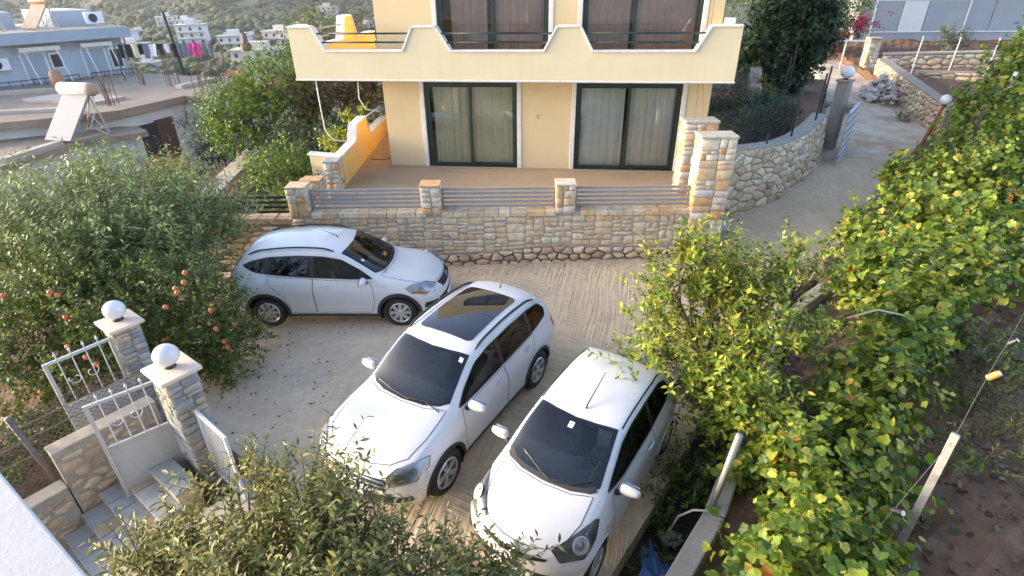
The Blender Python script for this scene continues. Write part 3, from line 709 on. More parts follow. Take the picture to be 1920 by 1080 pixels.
c.wiper([(.99,.05),(.94,-.10),(.80,-.40)]); c.wiper([(.985,.10),(.93,.32),(.80,.5)])
c.patch('scuttle', [(1.02,-.05),(.995,-.32),(.92,-.54),(.86,-.60),(.82,-.56),(.90,-.45),(.945,-.3),(.965,0),(.945,.3),(.90,.45),(.82,.56),(.86,.60),(.92,.54),(.995,.32),(1.02,.05)], 't', 'car_plastic', .0095, .002)
p = c.surf('t', .08, .05); MB().tube([p, p+Vector((-.02,0,.03)), p+Vector((-.55,0,.20))], [.018,.009,.004], 6).build('aerial', 'car_black', c.root)
c.patch('windscreen_sticker', [(.33,-.035),(.33,.03),(.41,.03),(.41,-.035)], 't', 'sticker', .012, 0)
MB().lathe([(0,0),(.045,0),(.055,.12),(.05,.12),(.04,.01)], 16, (.52,.20,.90)).build('cup', 'cabin_light', c.root, smooth=True)
MB().tube([(.72,.42,.93),(.60,.44,1.05),(.50,.46,1.10)], .008, 5).build('strap', 'yellow_strap', c.root)
common(c, A)
# ================================================================ ground
def road_z(y):
    t = np.maximum(0, np.asarray(y, float)-11.5); return .095*t*t/(t+2.0)
def gz(x, y): return .03*np.clip(np.asarray(x, float), -8, 8)+road_z(y)
XL0 = {-3:-9.5,3:-5.85,4:-5.1,5:-4.35,5.8:-3.78,6.1:-4.1,7.3:-5.75,10:-6.7,12.3:-8.7}
XL = tab({**XL0,12.35:-8.7,12.36:3.9,13.0:4.4,14.2:5.7,15.2:7.4,16.5:8.8,18.2:10.2,20:11.2,22:12.2,27:14.6,32:16.2,36:17})
XR = tab({-3:-2.5,3.0:.33,4.03:1.12,5.49:2.21,6.09:2.6,8.0:3.9,9.6:5.0,10.7:6.5,12.0:7.75,13.1:8.75,15.3:10.65,17.7:12.85,21:15.7,24.8:16.8,28.2:17.35,36:18.4})
def concrete(name, a, b, grooved):
    m = mat(name, a, .85, col2=b, scale=.9, detail=10)
    n, l = m.node_tree.nodes, m.node_tree.links; p = n['Principled BSDF']; tc = [x for x in n if x.type == 'TEX_COORD'][0]
    base = p.inputs['Base Color'].links[0].from_socket
    # fine speckle and darker stains
    t = n.new('ShaderNodeTexNoise'); t.inputs['Scale'].default_value = 7; t.inputs['Detail'].default_value = 8; t.inputs['Roughness'].default_value = .75
    l.new(tc.outputs['Object'], t.inputs['Vector'])
    r = n.new('ShaderNodeMapRange'); r.inputs[1].default_value = .3; r.inputs[2].default_value = .7; r.inputs[3].default_value = .80; r.inputs[4].default_value = 1.14; l.new(t.outputs['Fac'], r.inputs[0])
    h = n.new('ShaderNodeHueSaturation'); l.new(r.outputs[0], h.inputs['Value']); l.new(base, h.inputs['Color'])
    # smoother grey strip on the left of the yard, browner ribbed concrete on the right
    sx = n.new('ShaderNodeSeparateXYZ'); l.new(tc.outputs['Object'], sx.inputs[0])
    nz = n.new('ShaderNodeTexNoise'); nz.inputs['Scale'].default_value = .55; nz.inputs['Detail'].default_value = 6; l.new(tc.outputs['Object'], nz.inputs['Vector'])
    ad = n.new('ShaderNodeMath'); ad.operation = 'MULTIPLY_ADD'; ad.inputs[1].default_value = 2.2; l.new(nz.outputs['Fac'], ad.inputs[0]); l.new(sx.outputs[0], ad.inputs[2])
    mr = n.new('ShaderNodeMapRange'); mr.inputs[1].default_value = -1.6; mr.inputs[2].default_value = -.3; l.new(ad.outputs[0], mr.inputs[0])
    mx = n.new('ShaderNodeMix'); mx.data_type = 'RGBA'; mx.inputs['B'].default_value = (*b, 1)
    ml = n.new('ShaderNodeMix'); ml.data_type = 'RGBA'; ml.blend_type = 'MULTIPLY'; ml.inputs['Factor'].default_value = 1; ml.inputs['B'].default_value = (.95, .88, .78, 1)
    l.new(h.outputs[0], ml.inputs['A']); l.new(h.outputs[0], mx.inputs['A']); l.new(ml.outputs['Result'], mx.inputs['B']); l.new(mr.outputs[0], mx.inputs['Factor'])
    # pale lane worn up the slope
    l.new(mx.outputs['Result'], p.inputs['Base Color'])
    # rake grooves: two wave fields at different angles, only in the ribbed part
    def streak(rot, sc):
        wn = n.new('ShaderNodeTexNoise'); wn.inputs['Scale'].default_value = .8; wn.inputs['Detail'].default_value = 2; l.new(tc.outputs['Object'], wn.inputs['Vector'])
        wa = n.new('ShaderNodeVectorMath'); wa.operation = 'MULTIPLY_ADD'; wa.inputs[1].default_value = (.13,.13,.13); l.new(wn.outputs['Color'], wa.inputs[0]); l.new(tc.outputs['Object'], wa.inputs[2])
        mp = n.new('ShaderNodeMapping'); mp.vector_type = 'POINT'; mp.inputs['Rotation'].default_value = (0, 0, rot); l.new(wa.outputs[0], mp.inputs[0])
        mp2 = n.new('ShaderNodeMapping'); mp2.inputs['Scale'].default_value = (1, .045, 1); l.new(mp.outputs[0], mp2.inputs[0])
        w = n.new('ShaderNodeTexNoise'); w.inputs['Scale'].default_value = sc; w.inputs['Detail'].default_value = 3; w.inputs['Roughness'].default_value = .6; l.new(mp2.outputs[0], w.inputs['Vector'])
        q = n.new('ShaderNodeMapRange'); q.inputs[1].default_value = .35; q.inputs[2].default_value = .65; l.new(w.outputs['Fac'], q.inputs[0]); return q.outputs[0]
    w1, w2 = streak(R(14), 16), streak(R(-60), 16)
    vn = n.new('ShaderNodeTexNoise'); vn.inputs['Scale'].default_value = .35; l.new(tc.outputs['Object'], vn.inputs['Vector'])
    st = n.new('ShaderNodeMapRange'); st.inputs[1].default_value = .46; st.inputs[2].default_value = .54; l.new(vn.outputs['Fac'], st.inputs[0])
    m1 = n.new('ShaderNodeMix'); l.new(st.outputs[0], m1.inputs['Factor']); l.new(w1, m1.inputs['A']); l.new(w2, m1.inputs['B'])
    mu = n.new('ShaderNodeMath'); mu.operation = 'MULTIPLY'; l.new(m1.outputs['Result'], mu.inputs[0]); l.new(mr.outputs[0], mu.inputs[1])
    b2 = n.new('ShaderNodeMath'); b2.operation = 'MULTIPLY_ADD'; b2.inputs[1].default_value = .18; l.new(t.outputs['Fac'], b2.inputs[0]); l.new(mu.outputs[0], b2.inputs[2])
    gm = n.new('ShaderNodeMapRange'); gm.inputs[3].default_value = .91; gm.inputs[4].default_value = 1.04; l.new(mu.outputs[0], gm.inputs[0]); h3 = n.new('ShaderNodeHueSaturation'); l.new(gm.outputs[0], h3.inputs['Value']); l.new(mx.outputs['Result'], h3.inputs['Color']); l.new(h3.outputs[0], p.inputs['Base Color'])
    bp = n.new('ShaderNodeBump'); bp.inputs['Strength'].default_value = .7; bp.inputs['Distance'].default_value = .025
    l.new(b2.outputs[0], bp.inputs['Height']); l.new(bp.outputs[0], p.inputs['Normal'])
concrete('concrete_yard', (.62,.52,.385), (.48,.40,.295), True)
mat('dirt_road', (.36,.265,.175), .95, col2=(.66,.57,.45), scale=1.3, detail=14, bump=1, bscale=11, dirt=(.44,.21,.085), dscale=.5)
mat('soil', (.115,.062,.036), .95, col2=(.20,.115,.066), scale=3, detail=10, bump=1, bscale=18, dirt=(.06,.035,.022), dscale=2)
mat('ditch', (.045,.035,.026), .95, noise=.5, scale=6, bump=.8, bscale=20)
mat('hill_ground', (.06,.075,.033), .95, col2=(.12,.115,.062), scale=.045, detail=12, dirt=(.055,.075,.03), dscale=.12)
mat('concrete_plain', (.36,.33,.29), .85, col2=(.26,.235,.20), scale=2.5, detail=10, bump=.35, bscale=30, dirt=(.16,.14,.115), dscale=1.3)
def sheet(name, ys, xl, xr, nx, zf, mt, thick=.3):
    m = MB(); ys = np.asarray(ys)
    for y in ys:
        for x in np.linspace(float(xl(y)), float(xr(y)), nx): m.v.append((x, y, float(zf(x, y))))
    k = len(m.v); m.v += [(x, y, z-thick) for x, y, z in m.v]
    for i in range(len(ys)-1):
        for j in range(nx-1):
            a = i*nx+j; m.f.append((a, a+1, a+nx+1, a+nx)); m.m.append(0)
        for a, b in ((i*nx, (i+1)*nx), ((i+2)*nx-1, (i+1)*nx-1)): m.f.append((a, b, b+k, a+k)); m.m.append(0)
    for j in range(nx-1):
        m.f.append((j+1, j, j+k, j+1+k)); m.m.append(0)
    return tag(m.build(name, mt, smooth=False, fix=False), kind='structure')
sheet('yard', list(np.arange(-3, 12.0, .5))+[12.0, 12.35], XL, XR, 40, gz, 'concrete_yard')
sheet('road', [12.36]+list(np.arange(12.6, 18.4, .4))+[18.4], XL, XR, 16, gz, 'concrete_yard')
nzv = lambda x, y: gz(x, y)+.025*math.sin(3.1*x+1.7*y)*math.sin(2.3*y-x)+.012
sheet('dirt_road', list(np.arange(18.4, 36.1, .3)), XL, XR, 30, nzv, 'dirt_road')
# vineyard soil: bumpy ground right of the yard
def soil_z(x, y): return gz(x, y)+.30+.05*math.sin(2.1*x+.6*y)+.04*math.sin(3.7*y-1.3*x)+.03*math.sin(7*x+5*y)
sheet('vineyard_soil', np.arange(-3, 36, .35), lambda y: XR(y)+(1.0 if y < 9.6 else lerp(1.0,.05,min(1,(y-9.6)/1.5))), lambda y: XR(y)+22, 70, soil_z, 'soil', .9)
sheet('ditch', np.arange(-3, 9.7, .4), lambda y: XR(y)-.05, lambda y: XR(y)+1.3, 5, lambda x, y: float(gz(x, y))-.42+.06*math.sin(5*x+3*y), 'ditch', .1)
sheet('garden_soil', np.arange(2.5, 12.6, .35), lambda y: -17.0, lambda y: min((-8.40+.6*y)/.8, float(XL(min(y,12.3)))+.06) if y > 5.9 else (-8.40+.6*y)/.8, 24, lambda x, y: -.30+.05*math.sin(2.3*x+y)+.04*math.sin(4*y-x), 'soil', 1.2)
sheet('back_garden', np.arange(12.9, 26, .5), lambda y: -13.5+(y-12.9)*.05, lambda y: -4.7, 18, lambda x, y: .25-.075*(y-13)-.10*max(0,-x-8)+.06*math.sin(1.7*x+y), 'soil', 2.5)
sheet('side_garden', np.arange(14.6, 27, .5), lambda y: 5.2, lambda y: float(XL(y))-.05, 18, lambda x, y: 1.35+.05*(y-14.6)+.06*math.sin(2.7*x+y), 'soil', 2.0)
# wide terrain down to the town and up the far hill
TL = tab({-30:-3.2,6:-3.0,12:-1.6,18:-1.3,26:-2.0,40:-3.6,60:-6.0,100:-10,160:-14.5,260:-19,360:-21,430:-19,560:-8,700:12,900:45,1100:55,1600:55})
TRR = tab({-30:-.8,12:-.8,20:-.3,28:.4,40:1.5,60:4,120:9,400:28,1600:50})
def terr(x, y):
    s = float(sstep(-7, 9, x)) if y < 60 else float(sstep(-7-(y-60)*.02, 9+(y-60)*.6, x))
    z = lerp(float(TL(y)), float(TRR(y)), s)
    d = max(0, y-40)
    z += min(d*.02, 9)*(math.sin(x*.021+y*.013)+.6*math.sin(x*.047-y*.031+1.7)+.35*math.sin(x*.11+y*.083))*.55
    if x < 0 and y > 380: z += min(30, max(0, -x-120)*.05)*float(sstep(380, 700, y))
    return z
ys = np.concatenate([np.arange(-30, 60, 3), np.geomspace(60, 1600, 60)]); xs = np.concatenate([-np.geomspace(1500, 30, 55), np.arange(-27, 45, 3), np.geomspace(48, 900, 24)])
m = MB(); nx = len(xs)
for y in ys:
    for x in xs: m.v.append((x, y, terr(x, y)))
for i in range(len(ys)-1):
    for j in range(nx-1): a = i*nx+j; m.f.append((a, a+1, a+nx+1, a+nx)); m.m.append(0)
tag(m.build('terrain', 'hill_ground', smooth=True, fix=False), kind='structure')
# ================================================================ stone walls
def stone_mat(name, cols, rough=.85):
    m = bpy.data.materials.new(name); m.use_nodes = True; MATS[name] = m
    n, l = m.node_tree.nodes, m.node_tree.links; p = n['Principled BSDF']; p.inputs['Roughness'].default_value = rough
    oi = n.new('ShaderNodeObjectInfo'); cr = n.new('ShaderNodeValToRGB'); e = cr.color_ramp.elements; cr.color_ramp.interpolation = 'CONSTANT'
    for i, c in enumerate(cols):
        el = e[i] if i < 2 else e.new(i/len(cols)); el.position = i/len(cols); el.color = (*c, 1)
    l.new(oi.outputs['Random'], cr.inputs[0])
    tc = n.new('ShaderNodeTexCoord'); ad = n.new('ShaderNodeVectorMath'); ad.operation = 'ADD'; l.new(tc.outputs['Object'], ad.inputs[0]); l.new(oi.outputs['Location'], ad.inputs[1])
    t = n.new('ShaderNodeTexNoise'); t.inputs['Scale'].default_value = 7; t.inputs['Detail'].default_value = 9; t.inputs['Roughness'].default_value = .68; l.new(ad.outputs[0], t.inputs['Vector'])
    r = n.new('ShaderNodeMapRange'); r.inputs[1].default_value = .28; r.inputs[2].default_value = .72; r.inputs[3].default_value = .62; r.inputs[4].default_value = 1.25; l.new(t.outputs['Fac'], r.inputs[0])
    h = n.new('ShaderNodeHueSaturation'); l.new(r.outputs[0], h.inputs['Value']); l.new(cr.outputs[0], h.inputs['Color']); l.new(h.outputs[0], p.inputs['Base Color'])
    b = n.new('ShaderNodeBump'); b.inputs['Strength'].default_value = .6; b.inputs['Distance'].default_value = .02; l.new(t.outputs['Fac'], b.inputs['Height']); l.new(b.outputs[0], p.inputs['Normal'])
    return m
stone_mat('stone_tidy', [(0.649,0.505,0.330),(0.584,0.449,0.285),(0.680,0.591,0.399),(0.551,0.442,0.302),(0.680,0.520,0.319),(0.632,0.436,0.240),(0.680,0.547,0.376),(0.601,0.477,0.330)])
stone_mat('stone_rust', [(0.614,0.518,0.402),(0.590,0.432,0.255),(0.620,0.562,0.461),(0.543,0.356,0.186),(0.590,0.497,0.372),(0.519,0.313,0.152),(0.620,0.540,0.431),(0.566,0.400,0.235)])
stone_mat('stone_rough', [(0.535,0.380,0.246),(0.649,0.477,0.319),(0.454,0.331,0.216),(0.680,0.547,0.376),(0.551,0.352,0.216),(0.616,0.457,0.302)])
stone_mat('stone_field', [(0.551,0.421,0.279),(0.680,0.532,0.365),(0.471,0.358,0.233),(0.616,0.457,0.285),(0.680,0.591,0.410),(0.535,0.400,0.257)])
stone_mat('stone_pale', [(.50,.47,.42),(.42,.39,.34),(.56,.53,.48),(.46,.41,.34)])
stone_mat('stone_grey', [(.30,.30,.295),(.40,.40,.39),(.25,.255,.255),(.36,.34,.30),(.44,.37,.27),(.33,.335,.33)])
mat('mortar', (.46,.42,.35), .95, noise=.3, scale=14, bump=.4, bscale=50)
mat('mortar_dark', (.19,.155,.12), .95, noise=.4, scale=14, bump=.4, bscale=50)
mat('mortar_mid', (.36,.31,.245), .95, noise=.35, scale=14, bump=.4, bscale=50)
mat('coping', (.48,.42,.33), .85, noise=.3, scale=6, bump=.3, bscale=40)
def clip_half(p, nx, ny, c):
    out = []
    for i in range(len(p)):
        a, b = p[i-1], p[i]; da, db = nx*a[0]+ny*a[1]-c, nx*b[0]+ny*b[1]-c
        if (da <= 0) != (db <= 0): t = da/(da-db); out.append((lerp(a[0], b[0], t), lerp(a[1], b[1], t)))
        if db <= 0: out.append(b)
    return out
def voronoi(u0, u1, v0, v1, su, sv, jit=.36, bot=None, top=None, rg=rng):
    """irregular stone outlines filling a strip; bot/top(u) bound it"""
    seeds = []; nrow = max(1, round((v1-v0)/sv)); ncol = max(1, round((u1-u0)/su))
    for r in range(-1, nrow+1):
        for c in range(-1, ncol+1):
            seeds.append((u0+(c+.5+(.5 if r % 2 else 0)+rg.uniform(-jit, jit))*(u1-u0)/ncol, v0+(r+.5+rg.uniform(-jit, jit)*.9)*(v1-v0)/nrow))
    k = su/sv; out = []
    for s in seeds:
        if not (u0 < s[0] < u1 and v0 < s[1] < v1): continue
        p = [(s[0]-su*1.6, s[1]-sv*1.6), (s[0]+su*1.6, s[1]-sv*1.6), (s[0]+su*1.6, s[1]+sv*1.6), (s[0]-su*1.6, s[1]+sv*1.6)]
        for q in seeds:
            if q is s or abs(q[0]-s[0]) > 3*su or abs(q[1]-s[1]) > 3*sv: continue
            dx, dy = (q[0]-s[0])/k/k, q[1]-s[1]; mx, my = (q[0]+s[0])/2, (q[1]+s[1])/2
            p = clip_half(p, dx, dy, dx*mx+dy*my)
            if len(p) < 3: break
        if len(p) < 3: continue
        lo, hi = (bot(s[0]) if bot else v0), (top(s[0]) if top else v1)
        p = clip_half(clip_half(clip_half(clip_half(p, 1, 0, u1), -1, 0, -u0), 0, 1, hi), 0, -1, -lo)
        if len(p) >= 3 and max(a[1] for a in p)-min(a[1] for a in p) > .03 and max(a[0] for a in p)-min(a[0] for a in p) > .03: out.append(p)
    return out
def ashlar(u0, u1, v0, v1, mu=.30, mv=.16, rg=rng, jit=.006):
    out = []
    def rec(a, b, c, d, dep):
        w, h = b-a, d-c
        if w > mu*1.35 or (w > mu*.9 and rg.random() < .4):
            if w/mu > h/mv*.8: t = lerp(a, b, rg.uniform(.35, .65)); rec(a, t, c, d, dep+1); rec(t, b, c, d, dep+1); return
        if h > mv*1.35 or (h > mv*.9 and rg.random() < .45):
            t = lerp(c, d, rg.uniform(.35, .65)); rec(a, b, c, t, dep+1); rec(a, b, t, d, dep+1); return
        j = lambda: rg.uniform(-jit, jit)
        out.append([(a+j(), c+j()), (b+j(), c+j()), (b+j(), d+j()), (a+j(), d+j())])
    rec(u0, u1, v0, v1, 0)
    return out
def stones(polys, fn, parent, mt, joint=.012, depth=.03, rnd=1, name='stone', rg=rng, cham=.16, cut=.18):
    for p in polys:
        cx = sum(a[0] for a in p)/len(p); cy = sum(a[1] for a in p)/len(p)
        p = inset(p, joint/2)
        if rnd: p = chaikin(p, 1, cut)
        n = len(p); d = depth*rg.uniform(.6, 1.25); o = Vector(fn(cx, cy, 0)); v = []
        tx, ty = rg.uniform(-.25, .25), rg.uniform(-.25, .25)
        for sc, dd in ((1, -.03), (.985, d*.55), (1-cham, d)):
            for a in p:
                k = dd if dd < 0 else dd*(1+tx*(a[0]-cx)*2+ty*(a[1]-cy)*2)
                v.append(tuple(Vector(fn(cx+(a[0]-cx)*sc, cy+(a[1]-cy)*sc, k))-o))
        v.append(tuple(Vector(fn(cx, cy, d*rg.uniform(1.0, 1.15)))-o))
        f = [(r*n+i, r*n+(i+1) % n, (r+1)*n+(i+1) % n, (r+1)*n+i) for r in (0, 1) for i in range(n)]+[(2*n+i, 2*n+(i+1) % n, 3*n) for i in range(n)]
        me = bpy.data.meshes.new(name); me.from_pydata(v, [], f); me.materials.append(MATS[mt])
        if me.polygons[-1].normal.dot(Vector(fn(cx, cy, 1))-Vector(fn(cx, cy, 0))) < 0: me.flip_normals()
        me.polygons.foreach_set('use_smooth', [i >= n for i in range(len(f))])
        link(name, me, parent, o)
def plane_fn(o, ex, nrm):
    o, ex, nrm = Vector(o), Vector(ex).normalized(), Vector(nrm).normalized()
    return lambda u, v, d: o+ex*u+Vector((0, 0, v))+nrm*d
def pillar(name, c, w, d, z0, z1, rot, mt, label, cap='coping', cap_o=.03, cap_h=.06, mu=.28, mv=.15, faces='flr', cat='pillar', group=None, joint=.012):
    """square stone-faced pillar, axes rotated by rot about z; returns its Empty"""
    e = empty(name, (c[0], c[1], z0), rot, label, cat, group); h = z1-z0
    MB().box((-w/2+.02, -d/2+.02, 0), (w/2-.02, d/2-.02, h)).build('core', 'mortar', e)
    fc = {'f': ((-w/2, -d/2+.02, 0), (1,0,0), (0,-1,0), w), 'l': ((-w/2+.02, d/2, 0), (0,-1,0), (-1,0,0), d), 'r': ((w/2-.02, -d/2, 0), (0,1,0), (1,0,0), d), 'b': ((w/2, d/2-.02, 0), (-1,0,0), (0,1,0), w)}
    for k in faces:
        o, ex, nn, L = fc[k]; stones(ashlar(0, L, 0, h, mu, mv), plane_fn(o, ex, nn), e, mt, joint, .026, 0, cham=.10)
    if cap: MB().box((-w/2-cap_o, -d/2-cap_o, h+.001), (w/2+cap_o, d/2+cap_o, h+cap_h)).build('cap', cap, e, bevel=.012)
    return e
# ---- terrace front wall
e = empty('terrace_wall', (0, 12.29, -.2), 0, 'long pale stone retaining wall along the front of the terrace', 'wall')
MB().box((-5.2, .02, -.3), (5.0, .36, 1.54)).build('core', 'mortar', e)
fn = plane_fn((0, .02, 0), (1,0,0), (0,-1,0)); gb = lambda u: .2+.03*u+.02
ft = lambda u: .2+.03*u+.36+.06*math.sin(1.3*u)
up = []
for p in ashlar(-5.2, 4.95, .40, 1.43, .36, .19, jit=.024):
    c = sum(a[0] for a in p)/4
    if max(a[1] for a in p) < ft(c)+.03: continue
    up.append([(a[0], max(a[1], ft(a[0]))) for a in p])
stones(up, fn, e, 'stone_tidy', .020, .020, cham=.12, cut=.14)
MB().box((-5.2, -.035, -.25), (5.0, .015, .42)).build('footing_core', 'mortar_dark', e)
stones(voronoi(-2.6, 4.95, -.05, .66, .27, .17, .36, bot=lambda u: gb(u)-.16, top=lambda u: ft(u)), plane_fn((0, -.03, 0), (1,0,0), (0,-1,0)), e, 'stone_rough', .035, .05, name='footing_stone')
x = -4.72
while x < 4.2:
    w = rng.uniform(.22, .46); x1 = min(x+w, 4.24)
    if not any(a-.26 < (x+x1)/2 < a+.26 for a in (-1.87, 1.28)):
        MB().box((x+.004, -.03+rng.uniform(-.012, .012), 1.44), (x1-.008, .34, 1.56+rng.uniform(-.012, .012))).build('coping_stone', 'stone_rust' if rng.random() < .18 else 'stone_tidy', e, bevel=.01)
    x = x1
for k, (x, lb) in enumerate(((-4.97, 'short stone pillar at the left end of the terrace railing, above the crossover'), (-1.87, 'short stone pillar between the left and middle terrace railings'), (1.28, 'short stone pillar between the middle and right terrace railings'))):
    pillar('stone_pillar', (x, 12.47), .45, .42, 1.30, 1.97, 0, 'stone_rust', lb, cap='stone_rust', cap_o=.015, cap_h=.05, mu=.26, mv=.24, group='short pillars along the terrace wall')
mat('rail_grey', (.33,.325,.32), .5, metal=.2, noise=.15, scale=5)
mat('rail_dark', (.03,.03,.035), .4, metal=.3)
def railing(x0, x1, y, z0, n, dz, mt, label, group, name='railing'):
    e = empty(name, (x0, y, z0), 0, label, 'railing', group); L = x1-x0
    for x in (.025, L-.025): MB().box((x-.02, -.025, 0), (x+.02, .025, n*dz-.02)).build('post', mt, e, bevel=.004)
    sm = MB().box((.046, -.02, -.031), (L-.046, .02, .031)).mesh('slat', mt, bevel=.006)
    for i in range(n): link('slat', sm, e, (0, 0, dz*(i+.5)))
    return e
for x0, x1, w in ((-4.735, -2.105, 'left'), (-1.635, 1.05, 'middle'), (1.515, 4.215, 'right')):
    railing(x0, x1, 12.50, 1.375, 5, .105, 'rail_grey', f'grey slatted metal railing on the terrace wall, {w} of three bays', 'terrace railings')
# ---- wall and dark fence behind the crossover
e = empty('boundary_wall', (-8.2, 12.55, -.5), 0, 'grey rough stone wall behind the crossover under a dark slatted fence', 'wall')
MB().box((0, .02, 0), (2.98, .34, 1.62)).build('core', 'mortar_mid', e)
stones(voronoi(0, 2.98, .1, 1.46, .42, .15, .34), plane_fn((0, .02, 0), (1,0,0), (0,-1,0)), e, 'stone_field', .03, .035)
x = 0
while x < 2.9:
    w = rng.uniform(.3, .55); MB().box((x, -.03, 1.50), (min(2.97, x+w-.012), .36, 1.66+rng.uniform(-.012, .012))).build('coping_stone', 'stone_field', e, bevel=.015); x += w
railing(-8.2, -5.22, 12.72, 1.19, 4, .125, 'rail_dark', 'dark slatted metal fence on the grey stone wall left of the terrace', None, 'slatted_fence')
# ---- tall entrance pillars
pillar('tall_stone_pillar', (4.62, 12.46), .80, .50, .0, 3.02, 0, 'stone_rust', 'tall rusty stone pillar at the right end of the terrace wall, the nearer of two', cap='coping', cap_o=.02, mu=.42, mv=.24, group='tall entrance pillars')
pillar('tall_stone_pillar', (4.66, 13.85), .80, .50, .0, 3.04, 0, 'stone_rust', 'tall stone pillar behind the near one, close to the house wall', cap='coping', cap_o=.02, mu=.36, mv=.22, group='tall entrance pillars')
m = MB(); m.quadbox([(5.06,12.75,.0),(5.95,13.1,.0),(5.9,13.9,.0),(5.06,13.6,.0),(5.06,12.75,.62),(5.6,12.95,.58),(5.75,13.75,.60),(5.06,13.6,.64)])
tag(m.build('entrance_step', 'stone_grey', bevel=.03), 'grey stone step block at the foot of the tall pillars', 'step')
# ---- curved wall up the lane
CW = [(5.75,14.05),(6.25,14.46),(6.9,14.83),(7.65,15.27),(8.4,15.97),(9.0,16.58),(9.75,17.4),(10.35,18.15)]
acc = [0]
for a, b in zip(CW[:-1], CW[1:]): acc.append(acc[-1]+math.hypot(b[0]-a[0], b[1]-a[1]))
cxf, cyf = pchip(acc, [p[0] for p in CW]), pchip(acc, [p[1] for p in CW]); CL = acc[-1]
ctop = tab({0:2.18,.8:2.12,2:2.06,3.4:2.02,CL:2.22})
def cw_fn(u, v, d):
    x, y = float(cxf(u)), float(cyf(u)); tx, ty = float(cxf(u+.05)-cxf(u-.05)), float(cyf(u+.05)-cyf(u-.05))
    if u > CL-.05 or u < .05: tx, ty = .6, .6*(1 if u > 1 else .75)
    L = math.hypot(tx, ty); tx /= L; ty /= L
    k = d-.12*(v-.6)                   # battered face
    return Vector((x+ty*k, y-tx*k, v))
e = empty('curved_wall', (0, 0, 0), 0, 'curved rough stone retaining wall beside the lane right of the house', 'wall')
m = MB(); N = 30
for i in range(N+1):
    u = CL*i/N; t = float(ctop(u)); b = float(gz(*cw_fn(u, 0, 0)[:2]))-.25
    m.v += [tuple(cw_fn(u, b, 0)), tuple(cw_fn(u, t, 0)), tuple(cw_fn(u, t, -.42)), tuple(cw_fn(u, b, -.6))]
for i in range(N):
    a = 4*i
    for j in range(3): m.f.append((a+j, a+4+j, a+5+j, a+1+j)); m.m.append(1 if j == 1 else 0)
m.f += [(0,1,2,3), (4*N+3,4*N+2,4*N+1,4*N)]; m.m += [0,0]
m.build('core', ['mortar_mid', 'concrete_plain'], e)
stones(voronoi(0, CL, .2, 2.3, .40, .22, .46, bot=lambda u: float(gz(*cw_fn(u,0,0)[:2]))-.12, top=lambda u: float(ctop(u))-.05), cw_fn, e, 'stone_field', .020, .045, cut=.09)
# ================================================================ yellow house
mat('render_cream', (.63,.545,.355), .9, col2=(.59,.50,.32), scale=1.3, detail=8, bump=.15, bscale=120, dirt=(.55,.48,.33), dscale=.9, streak=1)
mat('render_yellow', (.635,.495,.285), .9, col2=(.595,.46,.255), scale=1.1, detail=8, bump=.15, bscale=120, dirt=(.58,.45,.26), dscale=.8, streak=1)
mat('render_orange', (.80,.49,.145), .9, noise=.1, scale=2, bump=.1, bscale=120)
mat('trim_white', (.66,.645,.61), .7, noise=.12, scale=5, dirt=(.45,.42,.37), dscale=1.5, streak=1)
mat('door_green', (.012,.028,.024), .35)
mat('tile_tan', (.38,.275,.17), .8, col2=(.33,.235,.145), scale=1.2, detail=9, bump=.15, bscale=20, dirt=(.31,.235,.16), dscale=1)
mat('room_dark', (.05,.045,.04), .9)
mat('curtain_green', (.80,.72,.46), .9, noise=.15, scale=3)
mat('curtain_white', (.86,.83,.74), .9, noise=.1, scale=3)
mat('curtain_pink', (.66,.42,.33), .9, noise=.2, scale=3)
mat('switch', (.62,.50,.30), .6)
mat('wire', (.22,.10,.05), .6)
glass_mat('house_glass', (.93,.95,.94), 1.5, base=.02)
HO = Vector((0, 15.89, 0)); HA = R(-6.5)
H = empty('yellow_house', HO, HA, 'two storey yellow house with green sliding doors and a cream balcony', 'house')
X0, X1 = -3.57, 5.36
wl = MB()
def wallrow(z0, z1, zt, op):
    x = X0
    for a, b in op:
        wl.box((x, 0, z0), (a, .25, z1)); x = b
    wl.box((x, 0, z0), (X1, .25, z1)); wl.box((X0, .001, z1+.0005), (X1, .249, zt))
wallrow(.9, 3.68, 3.93, ((-2.41, .20), (1.82, 4.63)))
wallrow(4.10, 6.55, 7.4, ((-1.9, 1.03), (1.89, 4.86)))
wl.build('front_wall', 'render_yellow', H)
m = MB(); m.box((X0, .252, .9), (X0+.25, 9, 7.4)).box((X1-.25, .252, .9), (X1, 9, 7.4)).box((X0+.252, 8.75, .9), (X1-.252, 9, 7.4)).box((X0, 0, 7.405), (X1, 9, 7.6)); m.build('side_wall', 'render_yellow', H)
m = MB(); m.box((X0+.26, .7, 1.2), (X1-.26, 8.7, 1.24)).box((X0+.26, .26, 3.94), (X1-.26, 8.7, 4.12)).box((X0+.26, 3.2, 1.25), (X1-.26, 3.25, 7.3)).box((.9, .26, 1.25), (1.0, 3.2, 7.3)); m.build('room', 'room_dark', H)
